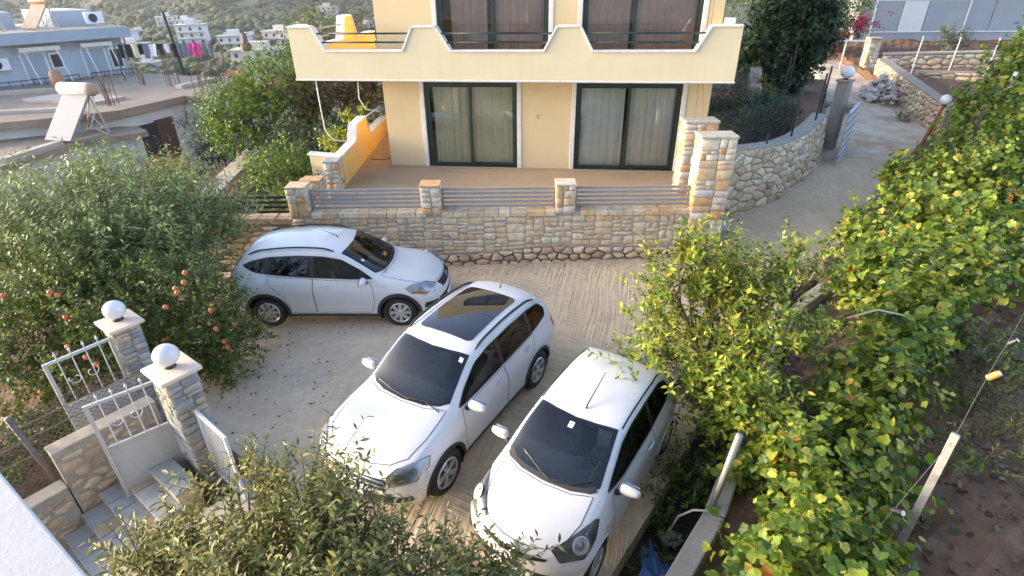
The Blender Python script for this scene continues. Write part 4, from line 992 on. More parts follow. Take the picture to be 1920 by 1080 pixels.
def sliding(xa, xb, z0, z1, mu, curt, name='sliding_door', gap=0):
    f = MB(); w = .075
    f.box((xa, .04, z0), (xa+w, .18, z1)).box((xb-w, .04, z0), (xb, .18, z1)).box((xa+w, .04, z1-w), (xb-w, .18, z1)).box((xa+w, .04, z0), (xb-w, .18, z0+.06))
    d = f.build(name, 'door_green', H, bevel=.006)
    for k, (a, b, y) in enumerate(((xa+w+.002, mu+.045, .065), (mu-.045, xb-w-.002, .125))):
        s = MB(); q = .065; zb, zt = z0+.062, z1-w-.002
        s.box((a, y-.02, zb), (a+q, y+.02, zt)).box((b-q, y-.02, zb), (b, y+.02, zt)).box((a+q, y-.02, zt-q), (b-q, y+.02, zt)).box((a+q, y-.02, zb), (b-q, y+.02, zb+q*1.3))
        sh = s.build('sash', 'door_green', d, bevel=.004)
        MB().box((a+q-.01, y-.004, zb+q), (b-q+.01, y+.004, zt-q+.01)).build('pane', 'house_glass', d)
    for k, (a, b, mt) in enumerate(curt):
        c = MB(); n = int((b-a)*46); ph = rng.uniform(0, 6)
        for i in range(n+1):
            x = lerp(a, b, i/n); y = .215+.022*math.sin(x*26+ph+1.4*math.sin(x*5))+.010*math.sin(x*61+ph)
            c.v += [(x, y, z0+.03), (x+.01*math.sin(x*9), y*.96+.009, z1-.02)]
        for i in range(n): c.f.append((2*i, 2*i+2, 2*i+3, 2*i+1)); c.m.append(0)
        c.build('curtain', mt, d, smooth=True, fix=False)
    t = MB(); u = .12
    t.box((xa-u, -.022, z0-.02), (xa-.001, .05, z1+u-.03)).box((xb+.001, -.022, z0-.02), (xb+u, .05, z1+u-.03)).box((xa-.0005, -.02, z1+.001), (xb+.0005, .05, z1+u-.03))
    t.build('door_surround', 'trim_white', H, bevel=.008)
    return d
sliding(-2.41, .20, 1.28, 3.68, -1.13, ((-2.20, -1.20, 'curtain_green'), (-1.15, .18, 'curtain_green')))
sliding(1.82, 4.63, 1.28, 3.68, 3.25, ((1.9, 3.15, 'curtain_white'), (3.3, 4.55, 'curtain_white')))
sliding(-1.9, 1.03, 4.16, 6.55, -.42, ((-1.55, -.6, 'curtain_pink'), (-.40, 1.0, 'curtain_pink')))
sliding(1.89, 4.86, 4.16, 6.55, 3.2, ((2.0, 3.1, 'curtain_pink'), (3.25, 4.8, 'curtain_pink')))
MB().box((X0-.01, -.012, .9), (X1+.01, .0, 1.30)).build('plinth', 'render_yellow', H)
MB().box((X0+.0, -.10, 1.285), (X1, -.013, 1.325)).build('threshold', 'tile_tan', H)
for (x, z, s) in ((.58, 3.49, .10), (.69, 2.79, .09)):
    m = MB().box((x-s, -.02, z-s*.9), (x+s, -.001, z+s*.9)); m.box((x-s*.45, -.032, z-s*.4), (x+s*.45, -.0205, z+s*.4)); m.build('wall_box', 'switch', H, bevel=.006)
# balcony
BY, BX0, BX1, ZB_ = -1.30, -5.40, 5.56, 3.94
def bcap(pts, fn, w=.24, parent=None):
    """thin white capping along an outline of the parapet top; fn(u, z, d)"""
    m = MB()
    for (a, b) in zip(pts[:-1], pts[1:]):
        L = math.hypot(b[0]-a[0], b[1]-a[1]); nx, nz = -(b[1]-a[1])/L, (b[0]-a[0])/L
        if nz < 0: nx, nz = -nx, -nz
        q = []
        for d in (-.035, w): q += [fn(a[0], a[1], d), fn(b[0], b[1], d), fn(b[0]+nx*.045, b[1]+nz*.045, d), fn(a[0]+nx*.045, a[1]+nz*.045, d)]
        m.quadbox(q)
    return m.build('parapet_cap', 'trim_white', parent, bevel=.006)
lo, hi = 4.585, 5.13
top = [(BX0,hi),(-4.80,hi),(-4.52,lo),(-2.50,lo),(-2.22,hi),(-1.66,hi),(-1.31,lo),(1.0,lo),(1.31,hi),(1.84,hi),(2.15,lo),(4.57,lo),(4.88,hi),(BX1,hi)]
bal = MB()
for a, b in zip(top[:-1], top[1:]): bal.prism([(a[0], ZB_), (b[0], ZB_), b, a], lambda u, v, d: (u, BY+d, v), 0, .18)
bo = bal.build('balcony_parapet', 'render_cream', H)
bcap(top, lambda u, v, d: (u, BY+d, v), .22, bo)
MB().box((BX0-.02, BY-.02, ZB_-.045), (BX1+.02, BY+.20, ZB_-.001)).build('drip_edge', 'trim_white', H, bevel=.01)
MB().box((BX0+.01, BY+.182, ZB_), (X1+.2, -.002, 4.10)).box((BX0+.01, 0, ZB_), (X0-.002, 4.6, 4.10)).build('balcony_slab', 'tile_tan', H)
# left side parapet: cream outside, orange inside
stop = [(BY+.19,hi),(BY+.75,hi),(BY+1.0,lo),(1.75,lo),(2.05,hi+.06),(2.6,hi+.06),(2.9,lo),(4.6,lo)]
sp_ = MB()
for a, b in zip(stop[:-1], stop[1:]): sp_.prism([(a[0], ZB_), (b[0], ZB_), b, a], lambda u, v, d: (BX0+d, u, v), 0, .17)
sp_.build('side_parapet', 'render_cream', H)
il = MB()
for a, b in zip(stop[:-1], stop[1:]): il.prism([(a[0], 4.10), (b[0], 4.10), (b[0], b[1]-.002), (a[0], a[1]-.002)], lambda u, v, d: (BX0+.172+d, u, v), 0, .012)
il.build('side_parapet_lining', 'render_orange', H); bcap(stop, lambda u, v, d: (BX0+d, u, v), .22, H)
sp_ = MB(); sp_.prism([(BY+.19, ZB_), (-.0, ZB_), (0, hi), (BY+.19, hi)], lambda u, v, d: (BX1-d, u, v), 0, .17); sp_.build('side_parapet', 'render_cream', H)
for a, b in ((-4.62,-2.38),(-1.46,1.15),(1.98,4.73)):
    for z, q in ((4.80, .12), (5.0, .01)):
        r_ = MB().tube([(a-.12+q, BY+.06, z), (b+.12-q, BY+.06, z)], .022, 8).build('balcony_rail', 'door_green', H, smooth=True)
for z in (4.80, 5.0): MB().tube([(BX0+.08, BY+.9, z), (BX0+.08, 2.0, z)], .018, 8).build('balcony_rail', 'rail_grey', H, smooth=True)
for dx in (0, .09): MB().tube([(5.0+dx, -.05, 6.8), (4.95+dx, -.25, 4.9), (4.92+dx*1.2, -.35, 3.9), (4.72+dx*2, -1.6, 3.05)], .007, 5).build('hanging_cable', 'wire', H)
MB().box((5.2, -1.08, 5.18), (5.42, -.92, 5.30)).build('lamp_box', 'trim_white', H, bevel=.01)
# terrace
m = MB(); m.box((-4.62, 12.62, .3), (5.1, 16.4, 1.295)); m.box((-4.62, 16.401, .3), (-3.3, 21.5, 1.295))
tag(m.build('terrace', 'tile_tan'), kind='structure')
e = empty('terrace_parapet', (-4.47, 14.55, 1.0), 0, 'orange terrace parapet with white capping and a raised step, left of the house', 'wall')
prof = [(0,1.06),(1.55,1.06),(1.9,1.46),(3.0,1.46),(3.35,.86),(6.2,.82)]
a_, b_ = MB(), MB()
for p, q in zip(prof[:-1], prof[1:]):
    a_.prism([(p[0], -.5), (q[0], -.5), q, p], lambda u, v, d: (d, u, v), -.20, -.014); b_.prism([(p[0], .2), (q[0], .2), (q[0], q[1]-.002), (p[0], p[1]-.002)], lambda u, v, d: (d, u, v), -.013, 0)
a_.build('outer_wall', 'render_cream', e); b_.build('inner_face', 'render_orange', e); bcap(prof, lambda u, v, d: (d-.21, u, v), .23, e)
m = MB(); m.quadbox([(-.95,.28,-.6),(-.05,-.02,-.6),(-.05,.18,-.6),(-.95,.48,-.6),(-.95,.28,1.05),(-.05,-.02,1.05),(-.05,.18,1.05),(-.95,.48,1.05)]); m.build('return_wall', 'render_cream', e)
m = MB(); m.quadbox([(-.99,.25,1.053),(-.03,-.06,1.053),(-.03,.22,1.053),(-.99,.52,1.053),(-.99,.25,1.10),(-.03,-.06,1.10),(-.03,.22,1.10),(-.99,.52,1.10)]); m.build('parapet_cap', 'trim_white', e, bevel=.006)
pillar('stone_pillar', (-4.66, 14.28), .36, .34, .9, 2.02, 0, 'stone_rust', 'small stone pillar where the orange parapet meets the stair rail', cap='stone_grey', cap_o=.02, mu=.22, mv=.2)
pillar('stone_pillar', (-4.88, 13.25), .44, .36, .9, 1.86, 0, 'stone_rust', 'small stone pillar at the head of the terrace steps behind the railing', cap='stone_rust', cap_o=.02, mu=.24, mv=.2)
e = empty('stair_railing', (-4.9, 13.5, 1.3), 0, 'short slatted metal stair rail between two small stone pillars', 'railing')
for i in range(4): MB().bar((-.02, -.05, .12+.11*i), (.12, .72, .24+.11*i), .04, .03).build('slat', 'rail_grey', e)
m = MB(); n = 14
for i in range(n+1):
    a = math.pi*i/n; m.v += [(-5.12-.0*a, 13.55-.42*math.cos(a), 1.2+.62*math.sin(a)), (-5.30, 13.55-.42*math.cos(a), 1.2+.62*math.sin(a))]
for i in range(n): m.f.append((2*i, 2*i+2, 2*i+3, 2*i+1)); m.m.append(0)
m.f += [tuple(2*i for i in range(n+1)), tuple(2*i+1 for i in reversed(range(n+1)))]; m.m += [0, 0]
tag(m.build('arched_stone', 'concrete_plain'), 'pale rounded slab standing at the left end of the terrace steps', 'slab')
e = empty('drying_frame', (-4.3, 15.2, 3.9), 0, 'white bent pipe frame hanging under the left end of the balcony', 'pipe frame')
mat('pipe_white', (.65,.63,.58), .5)
for P in ([(-.72,.0,.02),(-.80,.25,-.75),(-.80,.3,-1.35),(-.62,.3,-1.62),(-.2,.3,-1.66)], [(.25,.5,.02),(.10,.9,-.62),(.25,.9,-.92),(.62,.9,-.98)], [(-.1,.6,-1.30),(.66,.9,-.85)]):
    MB().tube(P, .016, 6).build('pipe', 'pipe_white', e, smooth=True)
mat('cable', (.05,.045,.04), .6)
tag(MB().tube([(-3.62,17.2,1.31),(-3.9,16.9,1.305),(-4.3,16.95,1.305)], .012, 5).build('floor_cable', 'cable'), 'thin dark cable lying across the tan terrace floor', 'cable')
# ================================================================ gate, steps and low wall on the left
mat('metal_grey', (.50,.51,.51), .45, metal=.1, noise=.1, scale=6, dirt=(.40,.37,.33), dscale=3)
mat('metal_white', (.66,.67,.67), .45, noise=.1, scale=6)
mat('cap_pink', (.62,.50,.39), .8, col2=(.66,.56,.46), scale=3, detail=8, bump=.15, bscale=50)
mat('globe_white', (.70,.69,.67), .25, coat=.3, dirt=(.55,.52,.46), dscale=6)
mat('slate', (.40,.40,.385), .8, noise=.3, scale=4, bump=.25, bscale=30)
mat('step_sand', (.46,.37,.25), .85, noise=.25, scale=5, bump=.25, bscale=30)
mat('rust_pipe', (.22,.20,.185), .55, metal=.4, noise=.3, scale=8)
mat('white_paint', (.42,.435,.45), .7, noise=.08, scale=2, dirt=(.45,.44,.42), dscale=3, bump=.08, bscale=90)
mat('dry_stick', (.34,.27,.20), .9, noise=.3, scale=20)
SV, LV = Vector((-.60,-.80,0)), Vector((.80,-.60,0)); GA = math.atan2(-.60,.80)
def globe(p, r, label, group, base=True):
    e = empty('globe_lamp', p, 0, label, 'lamp', group)
    MB().lathe([(.0,0),(.075,0),(.07,.03),(.055,.04)], 20).build('lamp_base', 'car_plastic', e, smooth=True)
    n = 14; MB().lathe([(max(.0005,r*math.sin(math.pi*i/n)), .035+r*.93-r*.93*math.cos(math.pi*i/n)) for i in range(n+1)], 28).build('lamp_globe', 'globe_white', e, smooth=True)
NP, FP = Vector((-4.60,6.02,0)), Vector((-6.02,7.20,0))
pillar('gate_pillar', NP[:2], .46, .40, -.6, 1.58, GA, 'stone_grey', 'stone gate pillar with a globe lamp, nearer the viewer', cap='cap_pink', cap_o=.07, cap_h=.055, mu=.30, mv=.16, faces='flrb', group='gate pillars')
pillar('gate_pillar', FP[:2], .42, .36, -.6, 1.60, GA, 'stone_grey', 'stone gate pillar with a globe lamp, beside the pomegranate', cap='cap_pink', cap_o=.07, cap_h=.05, mu=.26, mv=.13, faces='flrb', group='gate pillars')
globe(NP+Vector((-.02,.02,1.636)), .165, 'white globe lamp on the nearer gate pillar', 'globe lamps on the gate')
globe(FP+Vector((-.02,.02,1.651)), .155, 'white globe lamp on the farther gate pillar beside the pomegranate', 'globe lamps on the gate')
def leaf_gate(o, d, L, zb, zm, zt, label, hearts):
    """gate leaf hinged at o, running along d: solid lower panel, spear bars and scrolls above"""
    e = empty('gate', (o.x, o.y, zb), math.atan2(d.y, d.x), label, 'gate', 'gate leaves'); h = zt-zb; k = zm-zb
    m = MB().box((0,-.022,0),(.05,.022,h)).box((L-.05,-.022,0),(L,.022,h)).box((.051,-.02,h-.045),(L-.051,.02,h)).box((.051,-.02,k-.02),(L-.051,.02,k+.025)).box((.051,-.02,0),(L-.051,.02,.05))
    m.build('frame', 'metal_grey', e, bevel=.004)
    MB().box((.051,-.006,.051),(L-.051,.006,k-.021)).build('panel', 'metal_grey', e)
    n = 5
    for i in range(1, n):
        x = L*i/n; b = MB().tube([(x,0,k+.026),(x,0,h+.05)], .009, 6); b.lathe([(.009,h+.05),(.02,h+.07),(.0005,h+.13)], 8, (x,0,0)); b.build('bar', 'metal_white', e)
    for s in (-1, 1):
        P = []
        for i in range(30):
            t = i/29; a = 5.2*t*s+math.pi/2; r = .03+.075*t
            P.append((L*.55+s*.10+r*math.cos(a)*.9, -.014, k+(h-k)*.48+r*math.sin(a)))
        MB().tube(P, .007, 5).build('scroll', 'metal_white', e)
    return e
leaf_gate(FP-LV*-.20+SV*.20+Vector((-.08,.06,0)), SV, .88, -.15, .72, 1.50, 'open grey gate leaf with spear bars by the farther gate pillar', 1)
leaf_gate(NP-LV*.24+SV*.16, (SV*.9-LV*.2).normalized(), .84, -.25, .66, 1.42, 'open grey gate leaf with spear bars by the nearer gate pillar', 1)
e = empty('metal_screen', NP+LV*.30+Vector((0,0,-.2)), math.atan2(-.62,.75), 'pale blue-grey barred metal screen on the yard side of the gate', 'screen')
m = MB().box((0,-.02,0),(.04,.02,1.25)).box((.81,-.02,0),(.85,.02,1.25)).box((.041,-.02,1.2),(.809,.02,1.25)).box((.041,-.02,.05),(.809,.02,.1)); m.build('frame', 'metal_white', e, bevel=.004)
for i in range(9): MB().box((.08+.08*i,-.008,.101),(.10+.08*i,.008,1.199)).build('bar', 'metal_grey', e)
MB().box((.042,.010,.101),(.808,.016,.75)).build('panel', 'metal_grey', e)
# steps: slabs of slate and sandstone, going down towards the viewer's house
S0 = Vector((-5.86,5.84,-.30))
e = empty('stone_steps', S0, 0, 'flight of slate and sandstone steps going down beside the low wall', 'steps')
for k in range(-2, 9):
    o = SV*(.28*k)+Vector((0,0,-.18*k)); w0 = 0
    if k == -2: o += Vector((0,0,.0))
    for j, (w, mt) in enumerate(((.34+.06*(k % 2), 'slate'), (.26, 'step_sand' if k % 2 else 'slate'), (.42, 'slate'), (.35, 'step_sand' if k % 3 == 0 else 'slate'))):
        a, b = o+LV*(w0+.006), o+LV*(w0+w-.006); w0 += w; q = []
        for z in (-.05, 0): q += [a+SV*.30+Vector((0,0,z)), b+SV*.30+Vector((0,0,z)), b-SV*.01+Vector((0,0,z)), a-SV*.01+Vector((0,0,z))]
        MB().quadbox(q).build('tread', mt, e, bevel=.006)
    a, b = o+SV*.0, o+LV*1.37; q = []
    for z in (-.60, -.051): q += [a+SV*.285+Vector((0,0,z)), b+SV*.285+Vector((0,0,z)), b-SV*.0+Vector((0,0,z)), a-SV*.0+Vector((0,0,z))]
    MB().quadbox(q).build('riser', 'stone_field', e)
for k, mt in ((1,'slate'),(3,'slate'),(5,'slate')):
    a = S0+SV*(.28*k)+LV*1.40+Vector((0,0,-.18*k)); q = []
    for z in (-.9, .10):
        q += [a+SV*.56+Vector((0,0,z)), a+SV*.56+LV*.34+Vector((0,0,z)), a+LV*.34+Vector((0,0,z)), a+Vector((0,0,z))]
    tag(MB().quadbox(q).build('step_kerb', mt, bevel=.012), {1:'grey kerb slab beside the steps, nearest the gate',3:'grey kerb slab beside the middle of the steps',5:'grey kerb slab beside the lowest visible steps'}[k], 'kerb', 'kerb slabs along the steps')
# low wall left of the steps, upper and lower length
WO = SV*0+LV*-8.20
def wpt(a, lat, z): return SV*a+LV*lat+Vector((0,0,z))
def lowwall(a0, a1, zt, label):
    e = empty('low_stone_wall', (0,0,0), 0, label, 'wall')
    q = []
    for z in (-2.2, zt): q += [wpt(a0,-8.42,z), wpt(a0,-8.22,z), wpt(a1,-8.22,z), wpt(a1,-8.42,z)]
    MB().quadbox(q).build('core', 'mortar', e)
    fn = lambda u, v, d: wpt(u, -8.225+d, v)
    stones(voronoi(a0, a1, zt-1.25, zt-.07, .27, .155, .37), fn, e, 'stone_field', .05, .018)
    q = []
    for z in (zt+.001, zt+.045): q += [wpt(a0-.01,-8.45,z), wpt(a0-.01,-8.19,z), wpt(a1+.01,-8.19,z), wpt(a1+.01,-8.45,z)]
    MB().quadbox(q).build('coping', 'coping', e, bevel=.015)
lowwall(-1.95, -.62, .62, 'low mortared stone wall beside the steps, its higher part next to the gate')
lowwall(-.60, 2.4, .02, 'low mortared stone wall beside the steps, its lower part by the white parapet')
# chain-link fence behind the low wall
e = empty('chain_link_fence', wpt(-.60,-8.50,0), 0, 'rusty chain link fence with a leaning pipe post behind the low wall', 'fence')
B0 = wpt(-.60,-8.50,0)
MB().tube([wpt(-.62,-8.47,-.6)-B0, wpt(-.45,-8.55,1.25)-B0], .035, 10).build('post', 'rust_pipe', e, smooth=True)
m = MB(); a0, a1, zb, zt, st = -2.1, 1.9, -.2, 1.25, .085
n = int((a1-a0+zt-zb)/st)
for s in (1, -1):
    for i in range(n):
        u0 = a0+i*st if s > 0 else a0-(zt-zb)+i*st; p = []
        for t in (0, 1):
            u = (u0-(zt-zb)*t) if s > 0 else (u0+(zt-zb)*t); p.append([u, lerp(zb, zt, t)])
        # clip to the panel
        (ua, za), (ub, zb2) = p
        def cl(u, z, u2, z2):
            if u < a0: t = (a0-u)/(u2-u); return (a0, lerp(z, z2, t))
            if u > a1: t = (a1-u)/(u2-u); return (a1, lerp(z, z2, t))
            return (u, z)
        if max(ua, ub) < a0 or min(ua, ub) > a1: continue
        A_, B_ = cl(ua, za, ub, zb2), cl(ub, zb2, ua, za)
        if math.hypot(A_[0]-B_[0], A_[1]-B_[1]) < .05: continue
        m.tube([wpt(A_[0], -8.51+.002*s, A_[1])-B0, wpt(B_[0], -8.51+.002*s, B_[1])-B0], .0042, 3, cap=False)
tag(m.build('wire_mesh', 'rust_pipe', e, fix=False), kind='stuff')
for z, sg in ((1.0,.05),(.80,.03),(.55,-.02)): MB().tube([wpt(a0+(a1-a0)*t,-8.53,z+sg*math.sin(7*t)+.06*t)-B0 for t in np.linspace(0,1,12)], .011, 5).build('tie_pole', 'dry_stick', e)
# white parapet of the viewer's own balcony
d = Vector((.82,-.57,0)); nn = Vector((-.57,-.82,0)); A0 = Vector((-1.36,1.05,5.05)); q = []
for z in (-.9, 0): q += [A0-d*1.2+Vector((0,0,z)), A0+d*1.2+Vector((0,0,z)), A0+d*1.2+nn*.14+Vector((0,0,z)), A0-d*1.2+nn*.14+Vector((0,0,z))]
e = empty('white_house', (0,-1.4,-3), 0, 'white house in the lower left corner, only its balcony parapet in view', 'house')
MB().quadbox([Vector(p)-Vector((0,-1.4,-3)) for p in q]).build('balcony_parapet', 'white_paint', e, bevel=.006)
m = MB().box((-8.5,-9,0),(8.5,0,12.6)).box((-9,-9.5,12.601),(9,.6,12.9)); m.build('wall', 'white_paint', e)  # unseen rest of the viewer's house, added to block southern sky light
MB().box((-4.5,.001,6.9),(4.5,1.25,7.12)).build('balcony_slab', 'white_paint', e)
# ================================================================ flat-roofed house, blue house, town
mat('old_concrete', (.31,.245,.18), .95, col2=(.22,.175,.13), scale=.8, detail=11, bump=.3, bscale=18, dirt=(.17,.14,.11), dscale=.45)
mat('slab_pale', (.46,.40,.33), .95, col2=(.36,.31,.25), scale=1.2, detail=10)
mat('wall_white', (.60,.59,.57), .9, col2=(.50,.49,.47), scale=.8, detail=9)
mat('wall_blue', (.40,.43,.465), .9, noise=.08, scale=1.5)
mat('wall_blue2', (.32,.355,.395), .9, noise=.1, scale=1.5)
mat('door_brown', (.10,.045,.03), .6, noise=.2, scale=5)
mat('dark_opening', (.02,.02,.022), .6)
mat('pane_dark', (.05,.06,.07), .15)
mat('tank_white', (.58,.57,.53), .35, dirt=(.50,.46,.38), dscale=4)
mat('tank_end', (.42,.32,.22), .6, noise=.3, scale=6)
mat('collector', (.28,.275,.26), .45, noise=.06, scale=2)
mat('collector_frame', (.45,.43,.40), .5, metal=.4)
mat('rebar', (.16,.10,.07), .8)
mat('awning', (.62,.58,.52), .7)
mat('copper_tank', (.42,.20,.10), .5, noise=.3, scale=4)
mat('tile_red', (.33,.105,.06), .85, noise=.3, scale=3, bump=.4, bscale=20)
mat('pole_wood', (.05,.042,.035), .9)
mat('house_a', (.62,.60,.57), .9, noise=.1, scale=.5); mat('house_b', (.55,.48,.40), .9, noise=.12, scale=.5); mat('house_c', (.50,.51,.53), .9, noise=.1, scale=.5); mat('house_d', (.60,.50,.44), .9, noise=.1, scale=.5)
for n_, c_ in (('cloth_black', (.02,.02,.025)), ('cloth_white', (.68,.70,.74)), ('cloth_pink', (.62,.04,.22)), ('cloth_grey', (.16,.17,.21)), ('cloth_yellow', (.70,.66,.42))): mat(n_, c_, .9)
FL = empty('flat_roofed_house', (-16.5, 27.5, -2.2), 0, 'flat concrete-roofed white house below the garden with a brown door', 'house')
FB = Vector((-16.5, 27.5, -2.2))
def fpoly(name, pts, z0, z1, mt):
    n = len(pts); m = MB(); m.prism(pts, lambda u, v, d: (u-FB.x, v-FB.y, d-FB.z), z0, z1); return m.build(name, mt, FL)
fpoly('wall', [(-14.3,27.6),(-15.75,27.9),(-16.85,24.7),(-18.3,23.6),(-26,19.5),(-39,22.5),(-39,32.5),(-24,35.5),(-15.8,32.6)], -2.8, 1.12, 'wall_white')
fpoly('roof_slab', [(-13.9,27.3),(-15.55,27.7),(-16.6,24.4),(-18.2,23.2),(-26,18.9),(-40,22),(-40,33),(-24,36),(-15.3,33)], 1.121, 1.42, 'old_concrete')
fpoly('parapet', [(-16.6,29.6),(-15.9,32.2),(-16.3,32.3),(-17.0,29.7)], 1.421, 1.60, 'slab_pale')
fpoly('parapet', [(-34,25.0),(-21.4,29.4),(-21.5,29.8),(-34,25.4)], 1.421, 1.60, 'slab_pale')
fpoly('parapet', [(-30,21.6),(-18.9,24.3),(-19.0,24.6),(-30,21.9)], 1.421, 1.56, 'slab_pale')
fpoly('lower_slab', [(-15.2,23.6),(-17.0,22.2),(-17.5,18.6),(-24,13),(-34,18),(-22,24.2),(-16.2,24.6)], .50, .70, 'old_concrete')
fpoly('lower_wall', [(-15.6,23.7),(-17.2,22.4),(-17.8,18.9),(-24,13.6),(-33,18),(-22,23.6),(-16.4,24.3)], -2.8, .499, 'wall_white')
fpoly('parapet', [(-17.3,21.6),(-17.6,19.2),(-17.9,19.1),(-17.6,21.7)], .701, .86, 'slab_pale')
fpoly('roof_step', [(-18.4,25.6),(-17.9,27.0),(-21.6,28.2),(-22.4,26.6)], 1.421, 1.55, 'slab_pale')
def onface(a, b, u, w, z0, z1, dd, mt, name, parent=None):
    a, b = Vector((*a,0)), Vector((*b,0)); d = (b-a).normalized(); n = Vector((d.y,-d.x,0)); p = a+d*u; q = []
    for z in (z0, z1): q += [p+n*.0+Vector((0,0,z))-FB, p+d*w+Vector((0,0,z))-FB, p+d*w+n*dd+Vector((0,0,z))-FB, p+n*dd+Vector((0,0,z))-FB]
    return MB().quadbox(q).build(name, mt, parent or FL)
dr = onface((-16.85,24.7),(-15.75,27.9), .45, 1.9, -2.0, .55, .05, 'dark_opening', 'doorway'); onface((-16.85,24.7),(-15.75,27.9), 1.45, .95, -1.95, .62, .09, 'door_brown', 'door_leaf')
# solar water heater and others
def heater(p, rz, sc, label, tank, group='solar water heaters on the roofs'):
    e = empty('solar_water_heater', p, rz, label, 'solar heater', group); e.scale = (sc,)*3
    m = MB().lathe([(.0,-.62),(.17,-.62),(.205,-.58),(.205,.50)], 22, (0,0,1.45), 'x'); t = m.build('tank', tank, e, smooth=True)
    MB().lathe([(.208,.50),(.208,.62),(.19,.66),(.0,.67)], 22, (0,0,1.45), 'x').build('tank_cap', 'tank_end', e, smooth=True)
    c = MB(); q = []
    for off in (0, .09):
        for (x, y, z) in ((-.5,-1.30,.10),(.5,-1.30,.10),(.5,-.12,1.30),(-.5,-.12,1.30)): q.append((x, y+off*.7, z-off*.7))
    c.quadbox(q[4:]+q[:4]); co = c.build('collector', 'collector', e, bevel=.01)
    f = MB()
    for a, b in (((-.45,-.05,1.25),(-.45,.25,0)),((.45,-.05,1.25),(.45,.25,0)),((-.45,-1.25,.08),(-.45,.25,.02)),((.45,-1.25,.08),(.45,.25,.02)),((-.45,.25,.0),(.45,-.05,1.25)),((.45,.25,0),(-.45,-.05,1.25))): f.bar(a, b, .035)
    f.build('stand', 'collector_frame', e)
    for s in (-1, 1): MB().tube([(s*.5,.05,1.35),(s*.62,-.1,.9),(s*.58,-.5,.35),(s*.66,.0,.0)], .02, 6).build('hose', 'tank_white' if s > 0 else 'cable', e, smooth=True)
    return e
heater((-17.3,23.3,.705), R(-12), 1.22, 'large solar water heater with a white tank on the nearest flat roof', 'tank_white')
# reinforcement bars left standing on the slab
def rebars(p, n, h, label, s=.35):
    e = empty('rebar_bundle', p, 0, label, 'rebar', 'rebar bundles on the flat roof')
    for i in range(n):
        x, y = rng.uniform(-s, s), rng.uniform(-s, s); MB().tube([(x,y,0),(x+rng.uniform(-.05,.05),y,h*.5),(x+rng.uniform(-.2,.2),y+rng.uniform(-.1,.1),h*rng.uniform(.8,1.1))], .018, 4).build('bar', 'rebar', e)
rebars((-14.7,28.2,1.42), 9, 1.3, 'upright rusty rebar at the right front corner of the flat roof')
rebars((-17.6,30.6,1.42), 7, 1.7, 'tall rusty rebar standing near the laundry line')
rebars((-15.6,31.6,1.42), 8, 1.3, 'rusty rebar at the far right corner of the flat roof')
rebars((-17.6,25.6,1.42), 8, 1.2, 'rusty rebar right behind the large solar heater')
rebars((-19.6,31.0,1.42), 6, 1.0, 'rusty rebar in front of the blue house')
tag(MB().lathe([(0,-.5),(.25,-.42),(.32,0),(.25,.42),(0,.5)], 18, (-22.2,28.9,2.0)).build('copper_tank', 'copper_tank', smooth=True), 'brown round-bodied tank on the flat roof below the blue house', 'tank')
# laundry
e = empty('laundry_line', (-18.6,32.6,1.42), R(4), 'washing line of dark, white and pink clothes above the flat roof', 'laundry')
for x in (-2.6, 2.9): MB().tube([(x,0,0),(x,0,2.0)], .035, 6).build('post', 'rebar', e)
MB().tube([(-2.6,0,1.95),(.2,0,1.82),(2.9,0,1.95)], .012, 4).build('line', 'cable', e)
x = -2.4
for k, mt in enumerate(['cloth_black','cloth_black','cloth_yellow','cloth_black','cloth_grey','cloth_white','cloth_black','cloth_white','cloth_black','cloth_grey','cloth_grey','cloth_pink','cloth_pink','cloth_grey','cloth_grey']):
    w, h = rng.uniform(.24,.38), rng.uniform(.45,.75); m = MB()
    for i in range(6):
        for j in range(5): m.v.append((x+w*i/5*(1-.12*j/4), .05*math.sin(i*1.3+k)+.03*j*math.sin(k), 1.85-h*j/4))
    for i in range(5):
        for j in range(4): m.f.append((i*5+j,(i+1)*5+j,(i+1)*5+j+1,i*5+j+1)); m.m.append(0)
    m.build('garment', mt, e, smooth=True, fix=False); x += w+.02
tag(MB().tube([(-21.7,40,-4),(-22.3,40,4.5)], [.14,.09], 8).build('utility_pole', 'pole_wood', smooth=True), 'leaning dark wooden pole behind the laundry', 'pole')
# blue house
BH = empty('blue_house', (-25.06,33.3,-2.2), R(53), 'pale blue house with awnings and balconies at the left edge', 'house')
MB().box((-13,0,0),(3.4,8,5.6)).build('wall', 'wall_blue', BH); MB().box((-13.4,-.9,5.601),(3.7,8.3,6.1)).build('roof_edge', 'wall_blue2', BH)
MB().box((-13.3,-.8,6.101),(3.6,8.2,6.16)).build('roof_top', 'slab_pale', BH); MB().box((.9,1.9,6.161),(3.0,6.5,7.0)).build('roof_room', 'wall_blue', BH); MB().box((-2.6,2.9,6.161),(-.6,6.5,7.0)).build('roof_room', 'wall_blue', BH)
def bwin(x, w, z0, z1):
    f = MB().box((x-.09,-.05,z0-.09),(x+w+.09,-.001,z1+.09)).build('window', 'trim_white', BH); MB().box((x,-.07,z0),(x+w,-.0505,z1)).build('pane', 'pane_dark', f)
for x, w in ((-1.65,1.0),(1.2,1.1)):
    f = MB().box((x-.1,-.05,3.12),(x+w+.1,-.001,5.15)).build('balcony_door', 'trim_white', BH); MB().box((x+.02,-.07,3.14),(x+w-.02,-.0505,5.05)).build('shutter', 'wall_blue2', f)
bwin(-.35,.42,4.3,4.95); bwin(2.6,.5,4.0,4.95)
